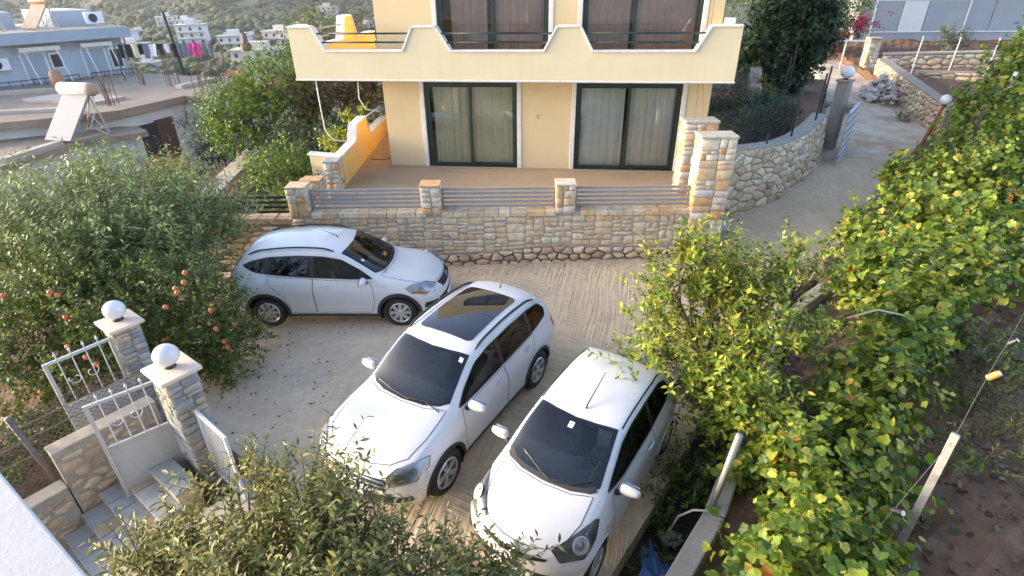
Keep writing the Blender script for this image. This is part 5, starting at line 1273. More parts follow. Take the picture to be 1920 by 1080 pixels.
for x0, x1 in ((-5.5,.35),(.95,3.35)):
    b = MB().box((x0,-1.1,2.90),(x1,-.001,3.08)).build('balcony', 'wall_blue2', BH)
    MB().box((x0,-1.1,3.90),(x1,-1.06,3.94)).box((x0,-1.1,3.50),(x1,-1.06,3.53)).build('balcony_rail', 'rail_dark', b)
    for i in range(12): xx = lerp(x0, x1-.03, i/11); MB().box((xx,-1.095,3.081),(xx+.025,-1.065,3.899)).build('baluster', 'rail_dark', b)
MB().box((1.6,-1.12,3.09),(3.35,-1.101,3.6)).build('balcony_panel', 'wall_blue2', BH)
for x0, x1 in ((-1.75,.1),(1.1,2.75)):
    aw = MB().box((x0,-.55,5.2),(x1,-.001,5.42)).build('awning', 'awning', BH)
    for x in (x0+.2, x1-.2): MB().bar((x,-.5,5.25),(x+.15,-1.05,3.12),.05).build('awning_arm', 'metal_white', aw)
def aircon(x, z, y=-.35):
    a = MB().box((x,y,z),(x+.9,y+.34,z+.6)).build('air_conditioner', 'metal_white', BH, bevel=.03); MB().lathe([(0,-.01),(.22,-.01),(.23,.0),(.0,.0)], 16, (x+.35,y-.002,z+.3), 'y').build('fan_grille', 'rail_dark', a)
aircon(-3.2,4.4); aircon(2.2,6.3,.6)
MB().bar((3.5,-.2,5.5),(3.6,-.25,.6),.12).build('drain_pipe', 'slab_pale', BH)
Mw = BH.matrix_basis
for k, (x, y, lb) in enumerate(((-2.0,1.2,'solar heater coloured sunlit orange at the far left of the blue house roof'),(.4,1.0,'solar heater coloured sunlit orange in the middle of the blue house roof'))):
    e = heater(tuple(BH.location+Vector((math.cos(R(53))*x-math.sin(R(53))*y, math.sin(R(53))*x+math.cos(R(53))*y, 6.17))), R(-10), .95, lb, 'copper_tank')
    for ch in e.children:
        if ch.name.startswith('collector'): ch.data.materials.clear(); ch.data.materials.append(MATS['tank_end'])  # orange of the low sun is put into these tank and collector colours
# town houses on the slope below and across the valley
wm, pm = MB().box((-.55,-.07,-.7),(.55,-.001,.7)).mesh('window', 'trim_white'), None
def town(x, y, w, d, fl, rz, mt, label, z=None, roof='flat', nm='far_house'):
    z = terr(x, y)-.6 if z is None else z; h = 3.0*fl; w *= .62; d *= .62; h *= .72
    e = empty(nm, (x, y, z), rz, label, 'house', 'houses of the town')
    MB().box((-w/2,-d/2,-3),(w/2,d/2,h)).build('wall', mt, e)
    if roof == 'flat': MB().box((-w/2-.3,-d/2-.5,h+.001),(w/2+.3,d/2+.3,h+.45)).build('roof', 'slab_pale', e); MB().box((-w*.2,-d*.2,h+.451),(w*.15,d*.25,h+2.2)).build('stair_tower', mt, e)
    else:
        m = MB(); m.v = [(-w/2-.4,-d/2-.4,h),(w/2+.4,-d/2-.4,h),(w/2+.4,d/2+.4,h),(-w/2-.4,d/2+.4,h),(-w*.22,0,h+1.7),(w*.22,0,h+1.7)]; m.f = [(0,1,5,4),(2,3,4,5),(1,2,5),(3,0,4),(3,2,1,0)]; m.m = [0]*5; m.build('roof', 'tile_red', e)
    n = max(2, int(w/2.6))
    for f in range(fl):
        for i in range(n):
            xx = -w/2+w*(i+.5)/n; o = link('window', TW, e, (xx, -d/2-.01, h/fl*(f+.52)))
        if roof == 'flat' and f: MB().box((-w/2+.5,-d/2-1.1,h/fl*f-.1),(w/2-.5,-d/2-.001,h/fl*f+.06)).build('balcony', 'slab_pale', e)
TW = MB().box((-.42,-.07,-.5),(.42,-.001,.55)).mesh('window', 'pane_dark')
for a in ((-118,228,16,11,4,.3,'house_a','tall white stepped block on the far slope above the red roofs'),(-150,240,20,10,2,.25,'house_a','wide white house with many windows left of the tall block'),(-100,222,18,9,2,.2,'house_a','white terrace of houses right of the tall block'),
    (-133,205,9,8,2,.5,'house_c','small pale house between the wide white house and the tall block'),(-168,215,14,10,2,.3,'house_b','sandy house farthest left behind the washing line'),(-150,192,11,9,2,.1,'house_a','white house just right of the blue house roof'),
    (-86,262,17,11,3,.2,'house_a','white block on the skyline left of the balcony'),(-64,300,15,10,3,.1,'house_d','pinkish block high on the far slope beside the tree top'),(-52,330,14,10,2,.2,'house_a','far white house near the balcony left end'),
    (-108,330,13,9,2,.2,'house_a','far white house on the upper slope, left one'),(-82,352,15,10,2,.0,'house_b','far sandy house on the upper slope, right one'),(-75,232,12,9,1,.4,'house_c','low grey house below the skyline block'),
    (-70,170,24,12,2,.12,'house_b','long concrete building with a dark open storey'),(-44,250,11,8,2,.3,'house_a','white house partly hidden by the feathery tree'),(-128,168,10,8,1,.5,'house_b','low sandy house behind the utility pole'),(-104,172,10,8,1,.2,'house_a','low white house among trees below the stepped block')):
    town(*a)
ORD = 'first second third fourth fifth sixth seventh eighth ninth tenth eleventh twelfth thirteenth fourteenth fifteenth sixteenth'.split()
spots = []
for k in range(16): y = rng.uniform(150, 420); spots.append((-y*(.78-.62*(k+rng.uniform(.1,.9))/16), y))
for k, (x, y) in enumerate(spots):
    fl, mt, cn = rng.choice((1,2,2,3)), *rng.choice((('house_a','white'),('house_a','white'),('house_b','sandy'),('house_c','grey'),('house_d','pinkish')))
    town(x, y, rng.uniform(11,22), rng.uniform(9,14), fl, rng.uniform(-.2,.6), mt, f'small {cn} {("one","two","three")[fl-1]} storey far house, {ORD[k]} from the left of sixteen scattered ones', nm='scattered_house')
for a in ((-35,76,9,7,1,.45,'house_d','red-roofed pink house straight behind the washing line'),(-27,70,7,6,1,.3,'house_c','red-roofed pale house left of the garden trees'),(-42,92,11,8,1,.2,'house_a','red-roofed white house behind the other red roofs')):
    town(*a, roof='hip', nm='red_roofed_house')
e = empty('chimney_stack', (-19.6,45,-4), 0, 'dark chimney post with a cowl rising above the red roofs', 'chimney')
MB().box((-.35,-.35,0),(.35,.35,5.6)).build('stack', 'house_d', e); MB().lathe([(.3,5.6),(.42,5.9),(.2,6.3),(.2,6.8),(0,6.9)], 12).build('cowl', 'rebar', e, smooth=True)
# ================================================================ lane, walls and grey house at upper right
mat('grey_wall', (.30,.315,.335), .85, noise=.06, scale=1)
mat('grey_dark', (.12,.125,.135), .85, noise=.1, scale=1)
mat('panel_white', (.58,.585,.58), .6, noise=.05, scale=2)
mat('panel_grey', (.27,.29,.315), .6, noise=.05, scale=2)
mat('mesh_wire', (.05,.05,.05), .6)
mat('post_black', (.025,.025,.028), .5)
mat('post_red', (.32,.05,.03), .6, noise=.3, scale=20)
mat('sheet_zinc', (.42,.44,.46), .4, metal=.5, noise=.15, scale=5)
GH = empty('grey_house', (20.6,36.2,1.6), R(-4), 'grey single storey house with white and grey panels behind the back wall', 'house')
MB().box((0,0,0),(16,8,4.6)).build('wall', 'grey_wall', GH); MB().box((-.3,-1.2,4.601),(16.4,8.3,4.95)).build('roof', 'grey_dark', GH); MB().box((3.95,-.02,3.5),(16.01,-.001,4.6)).build('upper_band', 'grey_dark', GH)
x = .9
for i, (w, mt) in enumerate(((1.5,'panel_grey'),(1.4,'panel_white'),(2.3,'panel_grey'),(1.4,'panel_grey'),(1.9,'panel_grey'),(1.6,'panel_white'),(2.0,'panel_grey'))):
    MB().box((x,-.045,1.55),(x+w-.06,-.001,3.15)).build('panel', mt, GH); x += w
m = MB()
for z in (1.5, 3.18): m.box((.8,-.06,z),(13.2,-.0465,z+.06))
for xx in (.8,6.02,13.1): m.box((xx,-.075,.1),(xx+.08,-.0605,3.3))
m.build('panel_frame', 'metal_white', GH); MB().box((4.9,-.05,.0),(5.95,-.001,2.6)).build('door', 'grey_wall', GH)
# back wall with pillars, white metal gate
def straight_wall(name, a, b, z0, z1a, z1b, t, mt, label, su=.4, sv=.24, mort='mortar_mid', cop=None, joint=.035, depth=.05, both=False):
    a, b = Vector((*a,0)), Vector((*b,0)); d = b-a; L = d.length; d.normalize(); n = Vector((d.y,-d.x,0))
    e = empty(name, (a.x, a.y, z0), 0, label, 'wall'); A = Vector((a.x, a.y, z0)); q = []
    for i in (0,1): q += [n*-.0+Vector((0,0,0 if i == 0 else z1a-z0)), d*L+Vector((0,0,0 if i == 0 else z1b-z0)), d*L-n*t+Vector((0,0,0 if i == 0 else z1b-z0)), -n*t+Vector((0,0,0 if i == 0 else z1a-z0))]
    MB().quadbox(q).build('core', mort, e)
    fn = lambda u, v, dd: d*u+n*dd+Vector((0,0,v))
    stones(voronoi(0, L, .05, max(z1a,z1b)-z0, su, sv, .37, top=lambda u: lerp(z1a, z1b, u/L)-z0-.03), fn, e, mt, joint, depth)
    if cop:
        q = []
        for i in (.001,.09): q += [n*.04+Vector((0,0,z1a-z0+i)), d*L+n*.04+Vector((0,0,z1b-z0+i)), d*L-n*(t+.04)+Vector((0,0,z1b-z0+i)), -n*(t+.04)+Vector((0,0,z1a-z0+i))]
        MB().quadbox(q).build('coping', cop, e, bevel=.01)
    return e
straight_wall('back_wall', (18.6,29.6), (26.4,29.0), 1.2, 2.62, 2.75, .35, 'stone_field', 'stone wall with a pale coping in front of the grey house', .5, .28, cop='coping')
straight_wall('garden_wall', (19.2,27.6), (25.6,24.6), 1.0, 2.15, 2.3, .35, 'stone_field', 'lower stone wall in shade between the lane wall and the vines', .55, .30)
straight_wall('lane_wall', (17.55,28.3), (15.55,20.2), .7, 2.65, 1.95, .45, 'stone_field', 'long sloping stone wall on the right side of the lane', .36, .25, cop=None)
pillar('gate_post', (18.1,29.9), .55, .5, 1.6, 3.35, R(-4), 'stone_rust', 'stone gate post at the left end of the back wall', cap='coping', mu=.3, mv=.2, faces='flr')
pillar('gate_post', (26.2,29.2), .55, .5, 1.6, 3.45, R(-4), 'stone_rust', 'stone gate post at the right end of the back wall', cap='coping', mu=.3, mv=.2, faces='flr')
pillar('gate_post', (14.6,30.6), .5, .5, 1.2, 3.2, R(-4), 'stone_rust', 'stone gate post at the left side of the white metal gate', cap='coping', mu=.3, mv=.2, faces='fl')
e = empty('metal_gate', (14.9,30.4,1.72), R(-9), 'white metal bar gate across the lane between stone posts', 'gate')
m = MB().box((0,-.03,1.5),(2.95,.03,1.57)).box((0,-.03,.05),(2.95,.03,.11)); m.build('frame', 'metal_white', e)
for x in (.02,1.0,1.95,2.9): MB().box((x,-.028,.111),(x+.06,.028,1.499)).build('bar', 'metal_white', e)
# rubble heap
e = empty('rubble_heap', (16.15,25.2,1.35), 0, 'heap of loose pale stones against the lane wall', 'rubble')
rb = []
for k in range(6):
    bm = bmesh.new(); bmesh.ops.create_icosphere(bm, subdivisions=1, radius=1)
    for v in bm.verts: v.co *= rng.uniform(.7,1.2); v.co.z *= .6
    me = bpy.data.meshes.new('stone'); bm.to_mesh(me); bm.free(); me.materials.append(MATS['stone_pale']); rb.append(me)
for i in range(170):
    t = rng.random(); r = .95*math.sqrt(rng.random()); a = rng.uniform(0, 6.28); s = rng.uniform(.07,.19)
    o = link('stone', rng.choice(rb), e, (r*math.cos(a)*.75+.1*math.sin(a), r*math.sin(a)*1.7, max(0,(1-r)*1.15)*rng.uniform(.5,1)+.03)); o.scale = (s,s,s); o.rotation_euler = (rng.uniform(-.6,.6),rng.uniform(-.6,.6),a)
# second curved length above the gate, mesh fence posts, sliding gate, pillar with globe
straight_wall('upper_garden_wall', (8.9,20.6), (11.6,27.5), .2, 2.7, 3.3, .4, 'stone_field', 'stone garden wall behind the posts, rising towards the dark conifer', .4, .26)
straight_wall('hillside_wall', (5.5,25.5), (9.2,24.8), .2, 3.5, 3.4, .4, 'stone_field', 'dark dry stone wall right behind the yellow house corner', .42, .2, 'mortar_dark')
e = pillar('rendered_pillar', (11.15,19.35), .40, .40, .4, 3.05, R(40), 'stone_grey', 'grey rendered pillar with a globe lamp at the lane gate', cap='concrete_plain', faces='')
for ch in e.children: ch.data.materials.clear(); ch.data.materials.append(MATS['concrete_plain'])
globe((11.15,19.35,3.11), .21, 'white globe lamp on the grey pillar at the lane gate', None)
e = empty('sliding_gate', (10.40,17.9,.72), R(53), 'grey sheet metal gate folded back against the curved wall end', 'gate')
MB().box((0,-.28,.0),(1.9,-.25,1.7)).build('panel', 'sheet_zinc', e)
for i in range(7): MB().box((.02,-.31,.05+.26*i),(1.88,-.281,.12+.26*i)).build('bar', 'metal_white', e)
k = 0
PST = [(7.1,15.35,2.02,.35,'on the bend of the curved wall, shortest'),(8.25,16.35,2.0,1.35,'on the curved wall, middle of the row'),(9.6,17.75,2.1,1.45,'on the curved wall nearest the globe pillar'),(9.75,20.6,2.0,1.7,'on the upper wall, left of a pair'),(10.35,21.6,2.2,1.75,'on the upper wall, right of a pair'),(10.7,19.6,2.2,1.3,'beside the grey rendered pillar')]
for x, y, z, h, w in PST:
    tag(MB().tube([(x,y,z-.3),(x+.02,y,z+h)], .03, 6).build('fence_post', 'post_black'), f'thin black fence post {w}', 'post', 'black posts along the lane walls')
m = MB()
for i in range(34): u = CL*.02+i*.045; 
for (ax, ay), (bx, by) in (((5.2,14.6),(8.2,16.6)),):
    n = 46
    for i in range(n): t = i/(n-1); m.tube([(lerp(ax,bx,t),lerp(ay,by,t),2.0),(lerp(ax,bx,t),lerp(ay,by,t),3.05)], .005, 3, cap=False)
    for j in range(12): z = 2.03+j*.092; m.tube([(ax,ay,z),(bx,by,z)], .005, 3, cap=False)
tag(m.build('wire_mesh_fence', 'mesh_wire', fix=False), 'thin square wire mesh fence above the curved wall', 'fence')
for x0, x1, y, z in ((22.0,25.6,26.6,2.3),):
    for i in range(5):
        t = i/4; xx = lerp(19.3,24.6,t); yy = lerp(28.2,25.8,t)
        tag(MB().tube([(xx,yy,1.9),(xx+.05,yy,3.6)], .028, 5).build('fence_stake', 'metal_white'), ['pale thin fence stake, leftmost by the lane wall top','pale thin fence stake, second from the lane wall','pale thin fence stake, middle of five','pale thin fence stake, fourth from the lane wall','pale thin fence stake, rightmost near the vines'][i], 'stake', 'pale stakes above the lane wall')
# ================================================================ plants
mat('bark', (.13,.10,.075), .95, noise=.4, scale=14, bump=.8, bscale=30)
mat('bark_grey', (.20,.18,.155), .95, noise=.4, scale=14, bump=.8, bscale=30)
mat('twig', (.17,.105,.06), .9, noise=.3, scale=20)
def rampmats(name, ramp, **k): leaf_mat(name, ramp, **k); leaf_mat(name+'_leaf', ramp, objrnd=True, **k)
rampmats('lf_plum', [(0,(0.064,0.081,0.023)),(.35,(0.129,0.155,0.045)),(.65,(0.220,0.242,0.082)),(.88,(0.321,0.309,0.101)),(1,(0.412,0.349,0.101))], trans=.3, rough=.4)
rampmats('lf_pear', [(0,(0.050,0.098,0.015)),(.3,(0.120,0.199,0.026)),(.6,(0.234,0.310,0.040)),(.85,(0.411,0.443,0.059)),(.96,(0.500,0.450,0.079)),(1,(0.500,0.325,0.066))], trans=.35)
rampmats('lf_vine', [(0,(0.044,0.090,0.015)),(.3,(0.109,0.185,0.026)),(.6,(0.204,0.287,0.039)),(.90,(0.369,0.408,0.059)),(.978,(0.500,0.450,0.084)),(.992,(0.500,0.281,0.072)),(1,(0.459,0.114,0.035))], trans=.4)
rampmats('lf_olive', [(0,(0.084,0.122,0.041)),(.4,(0.161,0.213,0.072)),(.75,(0.251,0.309,0.108)),(1,(0.361,0.412,0.169))], trans=.25)
rampmats('lf_pom', [(0,(0.028,0.059,0.012)),(.5,(0.071,0.119,0.019)),(.85,(0.142,0.193,0.032)),(1,(0.244,0.270,0.048))], trans=.3)
rampmats('lf_citrus', [(0,(.022,.055,.007)),(.5,(.065,.125,.012)),(.85,(.15,.23,.022)),(1,(.25,.33,.04))], trans=.3)
rampmats('lf_dark', [(0,(.012,.028,.011)),(.5,(.028,.058,.020)),(1,(.06,.10,.03))], trans=.15)
rampmats('lf_brown', [(0,(.055,.048,.020)),(.5,(.11,.09,.042)),(1,(.18,.15,.065))], trans=.2)
rampmats('lf_gold', [(0,(.10,.10,.02)),(.5,(.22,.17,.035)),(1,(.34,.22,.04))], trans=.3)
rampmats('lf_sage', [(0,(.06,.075,.045)),(.5,(.12,.14,.09)),(1,(.2,.215,.14))], trans=.2)
rampmats('lf_boug', [(0,(.16,.006,.03)),(.5,(.30,.012,.07)),(1,(.42,.03,.12))], trans=.35)
mat('fruit_red', (.48,.09,.045), .4, col2=(.55,.20,.08), scale=8)
T_CHEAP = ([(0,0,0),(.45,.26,.07),(1,0,-.06),(.45,-.26,.07)], [(0,2,1),(0,3,2)])
T_NARROW = ([(0,0,0),(.5,.15,.03),(1,0,-.02),(.5,-.15,.03)], [(0,2,1),(0,3,2)])
T_OVAL = ([(0,0,0),(.22,.17,.05),(.55,.24,.06),(.85,.12,.0),(1.02,0,-.08),(.85,-.12,.0),(.55,-.24,.06),(.22,-.17,.05),(.5,0,-.01)], [(8,i,(i+1) % 8) for i in range(8)])
T_PLUM = ([(x, y*.72, z+.04*abs(y)) for x, y, z in T_OVAL[0]], T_OVAL[1])
def vine_t():
    o = [(.06,.0),(-.04,.16),(-.02,.34),(.10,.46),(.26,.50),(.36,.42),(.46,.47),(.62,.46),(.72,.36),(.74,.27),(.84,.24),(.95,.12),(1.0,.0)]
    o = o+[(x,-y) for x, y in o[-2:0:-1]]; v = [(x, y, .26*abs(y)-.22*x*x+.05*math.sin(9*x+3*y)) for x, y in o]+[(.36,0,-.02)]; n = len(o)
    return v, [(n, i, (i+1) % n) for i in range(n)]
T_VINE = vine_t()
CAMP = np.array([0, 0, 6.16])
def unit(a): return a/np.maximum(np.linalg.norm(a, axis=-1, keepdims=True), 1e-9)
def foliage(parent, pos, dr, nm, size, tmpl, mt, n_obj=0, name='foliage'):
    """nearest n_obj leaves become leaf objects, the rest one leafy mesh"""
    dr = unit(dr); sd_ = unit(np.cross(nm, dr)); nm = np.cross(dr, sd_)
    B = np.stack([dr, sd_, nm], 1)*size[:, None, None]          # rows: local axes
    base = Vector(parent.location) if parent else Vector()
    loc = pos-np.array(base); order = np.argsort(np.linalg.norm(pos-CAMP, axis=1))
    tv, tf = np.array(tmpl[0], float), tmpl[1]
    if n_obj:
        me = bpy.data.meshes.new('leaf'); me.from_pydata([tuple(v) for v in tv], [], tf); me.materials.append(MATS[mt+'_leaf']); me.polygons.foreach_set('use_smooth', [True]*len(tf))
        pick = order[:n_obj*2][::2]
        for i in pick:
            M = Matrix(((*B[i,:,0], loc[i,0]), (*B[i,:,1], loc[i,1]), (*B[i,:,2], loc[i,2]), (0,0,0,1)))
            o = bpy.data.objects.new('leaf', me); COL.objects.link(o); o.parent = parent; o.matrix_local = M
        keep = np.setdiff1d(np.arange(len(pos)), pick); loc, B = loc[keep], B[keep]
    n = len(loc); V = (np.einsum('kj,njc->nkc', tv, B)+loc[:, None]).reshape(-1, 3); k = len(tv)
    F = (np.array(tf)[None]+(np.arange(n)*k)[:, None, None]).reshape(-1, 3)
    me = bpy.data.meshes.new(name); me.vertices.add(len(V)); me.vertices.foreach_set('co', V.ravel()); me.loops.add(F.size); me.loops.foreach_set('vertex_index', F.ravel().astype(np.int32))
    me.polygons.add(len(F)); me.polygons.foreach_set('loop_start', np.arange(len(F), dtype=np.int32)*3)
    a = me.attributes.new('rnd', 'FLOAT', 'POINT'); a.data.foreach_set('value', np.repeat(nr.random(n), k).astype(np.float32))
    me.materials.append(MATS[mt]); me.polygons.foreach_set('use_smooth', [True]*len(F)); me.update(); me.validate()
    return tag(link(name, me, parent), kind='stuff')
def twigs(lobes, tl, nl, up=.5, out=.8, curve=.3, shell=.5, rand=.6):
    """leafy shoots spread through ellipsoid lobes; returns shoot points and per-leaf arrays"""
    P, D, N, T = [], [], [], []
    for c, r, n in lobes:
        c, r = np.array(c, float), np.array(r, float)
        K = max(4, n//11); cq = unit(nr.normal(size=(K, 3))); ck = cq*(shell+(1-shell)*nr.random(K)**.6)[:, None]; own = nr.integers(0, K, n)
        q = ck[own]+nr.normal(size=(n, 3))*.17; q = q/np.maximum(1, np.linalg.norm(q, axis=1, keepdims=True)/1.08)
        p0 = c+q*r; q = unit(q); d0 = unit(q*out+np.array([0, 0, up])+nr.normal(size=(n, 3))*rand)
        L = tl*(.5+nr.random(n)); bend = unit(nr.normal(size=(n, 3))+np.array([0, 0, curve*2]))*curve
        t = (np.arange(nl)+.3)/nl; pts = p0[:, None]+d0[:, None]*(L[:, None]*t)[..., None]+bend[:, None]*(L[:, None]*t*t)[..., None]*.5
        tan = unit(d0[:, None]+bend[:, None]*t[None, :, None])
        ang = np.arange(nl)[None]*2.4+nr.random((n, 1))*6.28+nr.normal(size=(n, nl))*.4
        a = unit(np.cross(tan, np.array([.3, .5, .8]))); b = np.cross(tan, a)
        rd = a*np.cos(ang)[..., None]+b*np.sin(ang)[..., None]
        D.append(unit(tan*.55+rd*.85+np.array([0, 0, -.15])).reshape(-1, 3)); N.append(unit(tan*.7+np.array([0, 0, .7])+nr.normal(size=tan.shape)*.45).reshape(-1, 3)); P.append(pts.reshape(-1, 3)); T.append(pts)
    return np.concatenate(P), np.concatenate(D), np.concatenate(N), np.concatenate(T)
def plant(name, label, cat, base, lobes, leaf, mt, tmpl=T_CHEAP, tl=.45, nl=10, up=.5, out=.8, curve=.3, shell=.45, rand=.6, trunk=.09, bark='bark', n_obj=0, tw=True, group=None, branches=14, fork=.35, tw_r=.004):
    e = empty(name, base, 0, label, cat, group); b = Vector(base)
    P, D, N, T = twigs(lobes, tl, nl, up, out, curve, shell, rand)
    size = leaf*(.45+.95*nr.random(len(P)))
    foliage(e, P, D, N, size, tmpl, mt, n_obj)
    if trunk:
        m = MB(); top = Vector((0, 0, 0)); cen = sum((Vector(l[0]) for l in lobes), Vector())/len(lobes)-b
        f = Vector((cen.x*.3, cen.y*.3, max(.15, cen.z*fork)))
        m.tube([(0,0,-.15), tuple(f*.5+Vector((trunk*.4, -trunk*.3, 0))), tuple(f)], [trunk*1.25, trunk, trunk*.85], 8)
        k = 0
        for c, r, n in lobes:
            c = Vector(c)-b; mid = f.lerp(c, .5)+Vector((rng.uniform(-.15,.15), rng.uniform(-.15,.15), .1))*r[0]
            m.tube([tuple(f), tuple(mid), tuple(c)], [trunk*.6, trunk*.42, trunk*.25], 6)
            for j in range(branches):
                t = Vector(T[k+rng.randrange(n)][0])-b; s = f.lerp(c, rng.uniform(.5, 1)); h = s.lerp(t, .5)+Vector((0, 0, .06*r[2])); m.tube([tuple(s), tuple(h), tuple(t)], [trunk*.22, trunk*.15, trunk*.07], 4)
            k += n
        m.build('trunk', bark, e, smooth=True, fix=False)
    if tw:
        n, k = T.shape[:2]; ids = [0, k//2, k-1]; A = T[:, ids]-np.array(base); ring = np.array([[1, 0, 0], [-.5, .87, 0], [-.5, -.87, 0]])
        V = (A[:, :, None, :]+ring[None, None]*(np.array([1.3, .9, .4])*tw_r)[None, :, None, None]).reshape(-1, 3); F = []
        bi = np.arange(n)*9; f0 = np.array([[r*3+j, r*3+(j+1) % 3, (r+1)*3+(j+1) % 3, (r+1)*3+j] for r in (0, 1) for j in range(3)])
        F = (bi[:, None, None]+f0[None]).reshape(-1, 4)
        me = bpy.data.meshes.new('twigs'); me.from_pydata(V.tolist(), [], F.tolist()); me.materials.append(MATS['twig']); tag(link('twigs', me, e), kind='stuff')
    return e
# ---- foreground plum tree, bottom centre
plant('plum_tree', 'leafy grey-green fruit tree in the foreground with upright shoots', 'tree', (-1.7,3.15,-.1),
    [((-2.1,2.95,1.35),(1.25,.75,.80),600), ((-1.0,2.95,.95),(.95,.7,.60),420), ((-2.8,3.2,1.05),(.75,.6,.55),190), ((-2.0,3.75,1.95),(.32,.35,.50),40), ((-2.75,3.75,1.6),(.3,.3,.4),30), ((-.45,3.25,1.1),(.36,.42,.40),36), ((-1.6,2.45,.9),(1.5,.5,.7),330)],
    .074, 'lf_plum', T_PLUM, tl=.46, nl=22, up=.8, out=.55, curve=.3, shell=.15, rand=.45, trunk=.075, n_obj=280, branches=12, tw_r=.005)
# ---- pear tree, right of the city car
plant('pear_tree', 'bushy yellow-green fruit tree overhanging the small hatchback', 'tree', (3.15,6.15,-.1),
    [((2.75,6.45,1.55),(1.05,.85,1.1),320), ((3.75,6.75,1.5),(.85,.8,1.0),230), ((2.3,6.15,1.2),(.65,.6,.9),190), ((2.3,6.9,2.25),(.30,.30,.7),70), ((2.75,7.0,2.3),(.22,.25,.55),40), ((3.55,7.1,2.35),(.40,.40,.6),70), ((4.2,7.0,2.25),(.26,.3,.6),40), ((3.0,5.7,.8),(.7,.5,.65),120)],
    .080, 'lf_pear', T_OVAL, tl=.45, nl=17, up=.8, out=.6, curve=.25, shell=.35, rand=.5, trunk=.08, n_obj=280, branches=12)
# ---- olive and pomegranate, left
plant('olive_tree', 'wide grey-green olive tree filling the left of the yard', 'tree', (-8.2,10.6,-.4),
    [((-8.6,10.3,1.6),(2.0,1.5,1.15),820), ((-7.3,10.4,1.5),(1.3,1.3,1.05),520), ((-10.3,10.6,1.55),(1.5,1.4,1.1),420), ((-7.0,9.5,1.1),(.9,.8,.8),260), ((-7.8,11.2,1.75),(1.6,.9,.85),420), ((-8.6,9.3,1.4),(1.4,.8,.8),330)],
    .105, 'lf_olive', T_NARROW, tl=.70, nl=26, up=.55, out=.7, curve=.45, shell=.35, rand=.55, trunk=.16, bark='bark_grey', branches=14, tw_r=.0025)
pm_ = plant('pomegranate_tree', 'dark green pomegranate bush with orange-red fruit behind the gate pillars', 'tree', (-6.9,8.4,-.3),
    [((-7.4,8.2,1.25),(1.3,.9,.85),620), ((-5.85,8.35,1.0),(.9,.7,.9),480), ((-8.6,7.9,1.0),(1.0,.8,.7),380), ((-5.05,8.25,.5),(.45,.5,.6),190), ((-6.5,7.9,.6),(1.0,.6,.6),300), ((-7.4,7.3,.75),(.9,.5,.5),240)],
    .068, 'lf_pom', T_CHEAP, tl=.42, nl=18, up=.25, out=.9, curve=-.35, shell=.4, rand=.5, trunk=.06, branches=12, tw_r=.0025)
fm = MB().lathe([(.001,-.048),(.028,-.042),(.046,-.015),(.048,.008),(.036,.036),(.014,.046),(.012,.055),(.018,.068),(.010,.06),(.0,.05)], 12).mesh('fruit', 'fruit_red', True)
for x, y, z in ((-7.75,7.35,2.02),(-7.05,7.4,2.05),(-6.98,7.42,1.98),(-6.9,7.3,1.66),(-6.84,7.36,1.62),(-7.9,7.1,1.5),(-7.95,7.15,1.42),(-5.30,7.65,1.95),(-5.26,7.6,1.90),(-5.2,7.75,2.0),(-5.1,7.7,2.2),(-4.86,7.75,.86),(-4.83,7.75,.75),(-5.45,7.5,1.70),(-4.95,7.8,1.45),(-4.9,7.7,1.15),(-6.55,6.95,1.15),(-6.4,6.9,1.05),(-6.75,6.95,1.35),(-6.95,6.8,.9),(-7.3,6.75,.65),(-4.75,8.0,1.05)):
    o = link('fruit', fm, pm_, Vector((x,y,z))-pm_.location); o.rotation_euler = (math.pi+rng.uniform(-.5,.5), rng.uniform(-.5,.5), 0); o.scale = (.85,)*3
# ---- garden left of the house
G = 'garden plants left of the house'
plant('round_bush', 'dense bright green citrus bush beside the terrace steps', 'bush', (-6.2,15.1,.1), [((-6.25,15.0,1.35),(1.0,.9,1.0),420), ((-5.75,14.9,1.0),(.7,.7,.8),200), ((-6.8,15.4,1.0),(.7,.8,.8),220)], .075, 'lf_citrus', tl=.28, nl=12, up=.5, out=.8, shell=.55, trunk=.06, tw=False, group=G)
plant('garden_tree', 'tall bright green tree between the flat roof and the balcony', 'tree', (-9.0,20.2,-.4), [((-9.2,20.0,1.9),(1.5,1.3,1.2),640), ((-8.0,20.3,2.7),(1.3,1.2,1.2),520), ((-10.1,20.8,1.7),(1.1,1.0,1.0),400)], .10, 'lf_citrus', tl=.42, nl=13, shell=.4, trunk=.12, tw=False, group=G)
plant('garden_tree', 'brownish thin-leaved tree in shade under the balcony corner', 'tree', (-6.0,21.2,-.2), [((-6.2,21.2,3.0),(1.5,1.2,1.4),700), ((-4.9,21.5,2.7),(1.2,1.0,1.4),560), ((-7.1,21.0,2.4),(.9,.9,1.0),320)], .09, 'lf_brown', tl=.45, nl=13, shell=.3, trunk=.16, group=G, tw_r=.003)
plant('garden_shrub', 'dark leafy shrub below the brownish tree', 'bush', (-6.8,18.8,.0), [((-7.2,18.6,1.15),(1.1,.9,.8),600), ((-5.9,18.7,1.15),(.9,.8,.8),480)], .09, 'lf_dark', tl=.35, nl=11, shell=.4, trunk=.06, tw=False, group=G)
plant('garden_shrub', 'small yellow-green shrub against the orange parapet', 'bush', (-5.2,17.2,.3), [((-5.2,17.0,1.75),(.36,.5,.42),120), ((-5.0,18.3,2.45),(.28,.3,.3),60)], .085, 'lf_pear', tl=.3, nl=10, shell=.3, trunk=.03, tw=False, group=G)
plant('garden_shrub', 'greyish shrub on the rough wall beside the rustic gate', 'bush', (-9.1,21.0,-.4), [((-9.2,20.6,.85),(.6,.6,.5),140)], .07, 'lf_sage', tl=.3, nl=10, shell=.3, trunk=.03, tw=False, group=G)
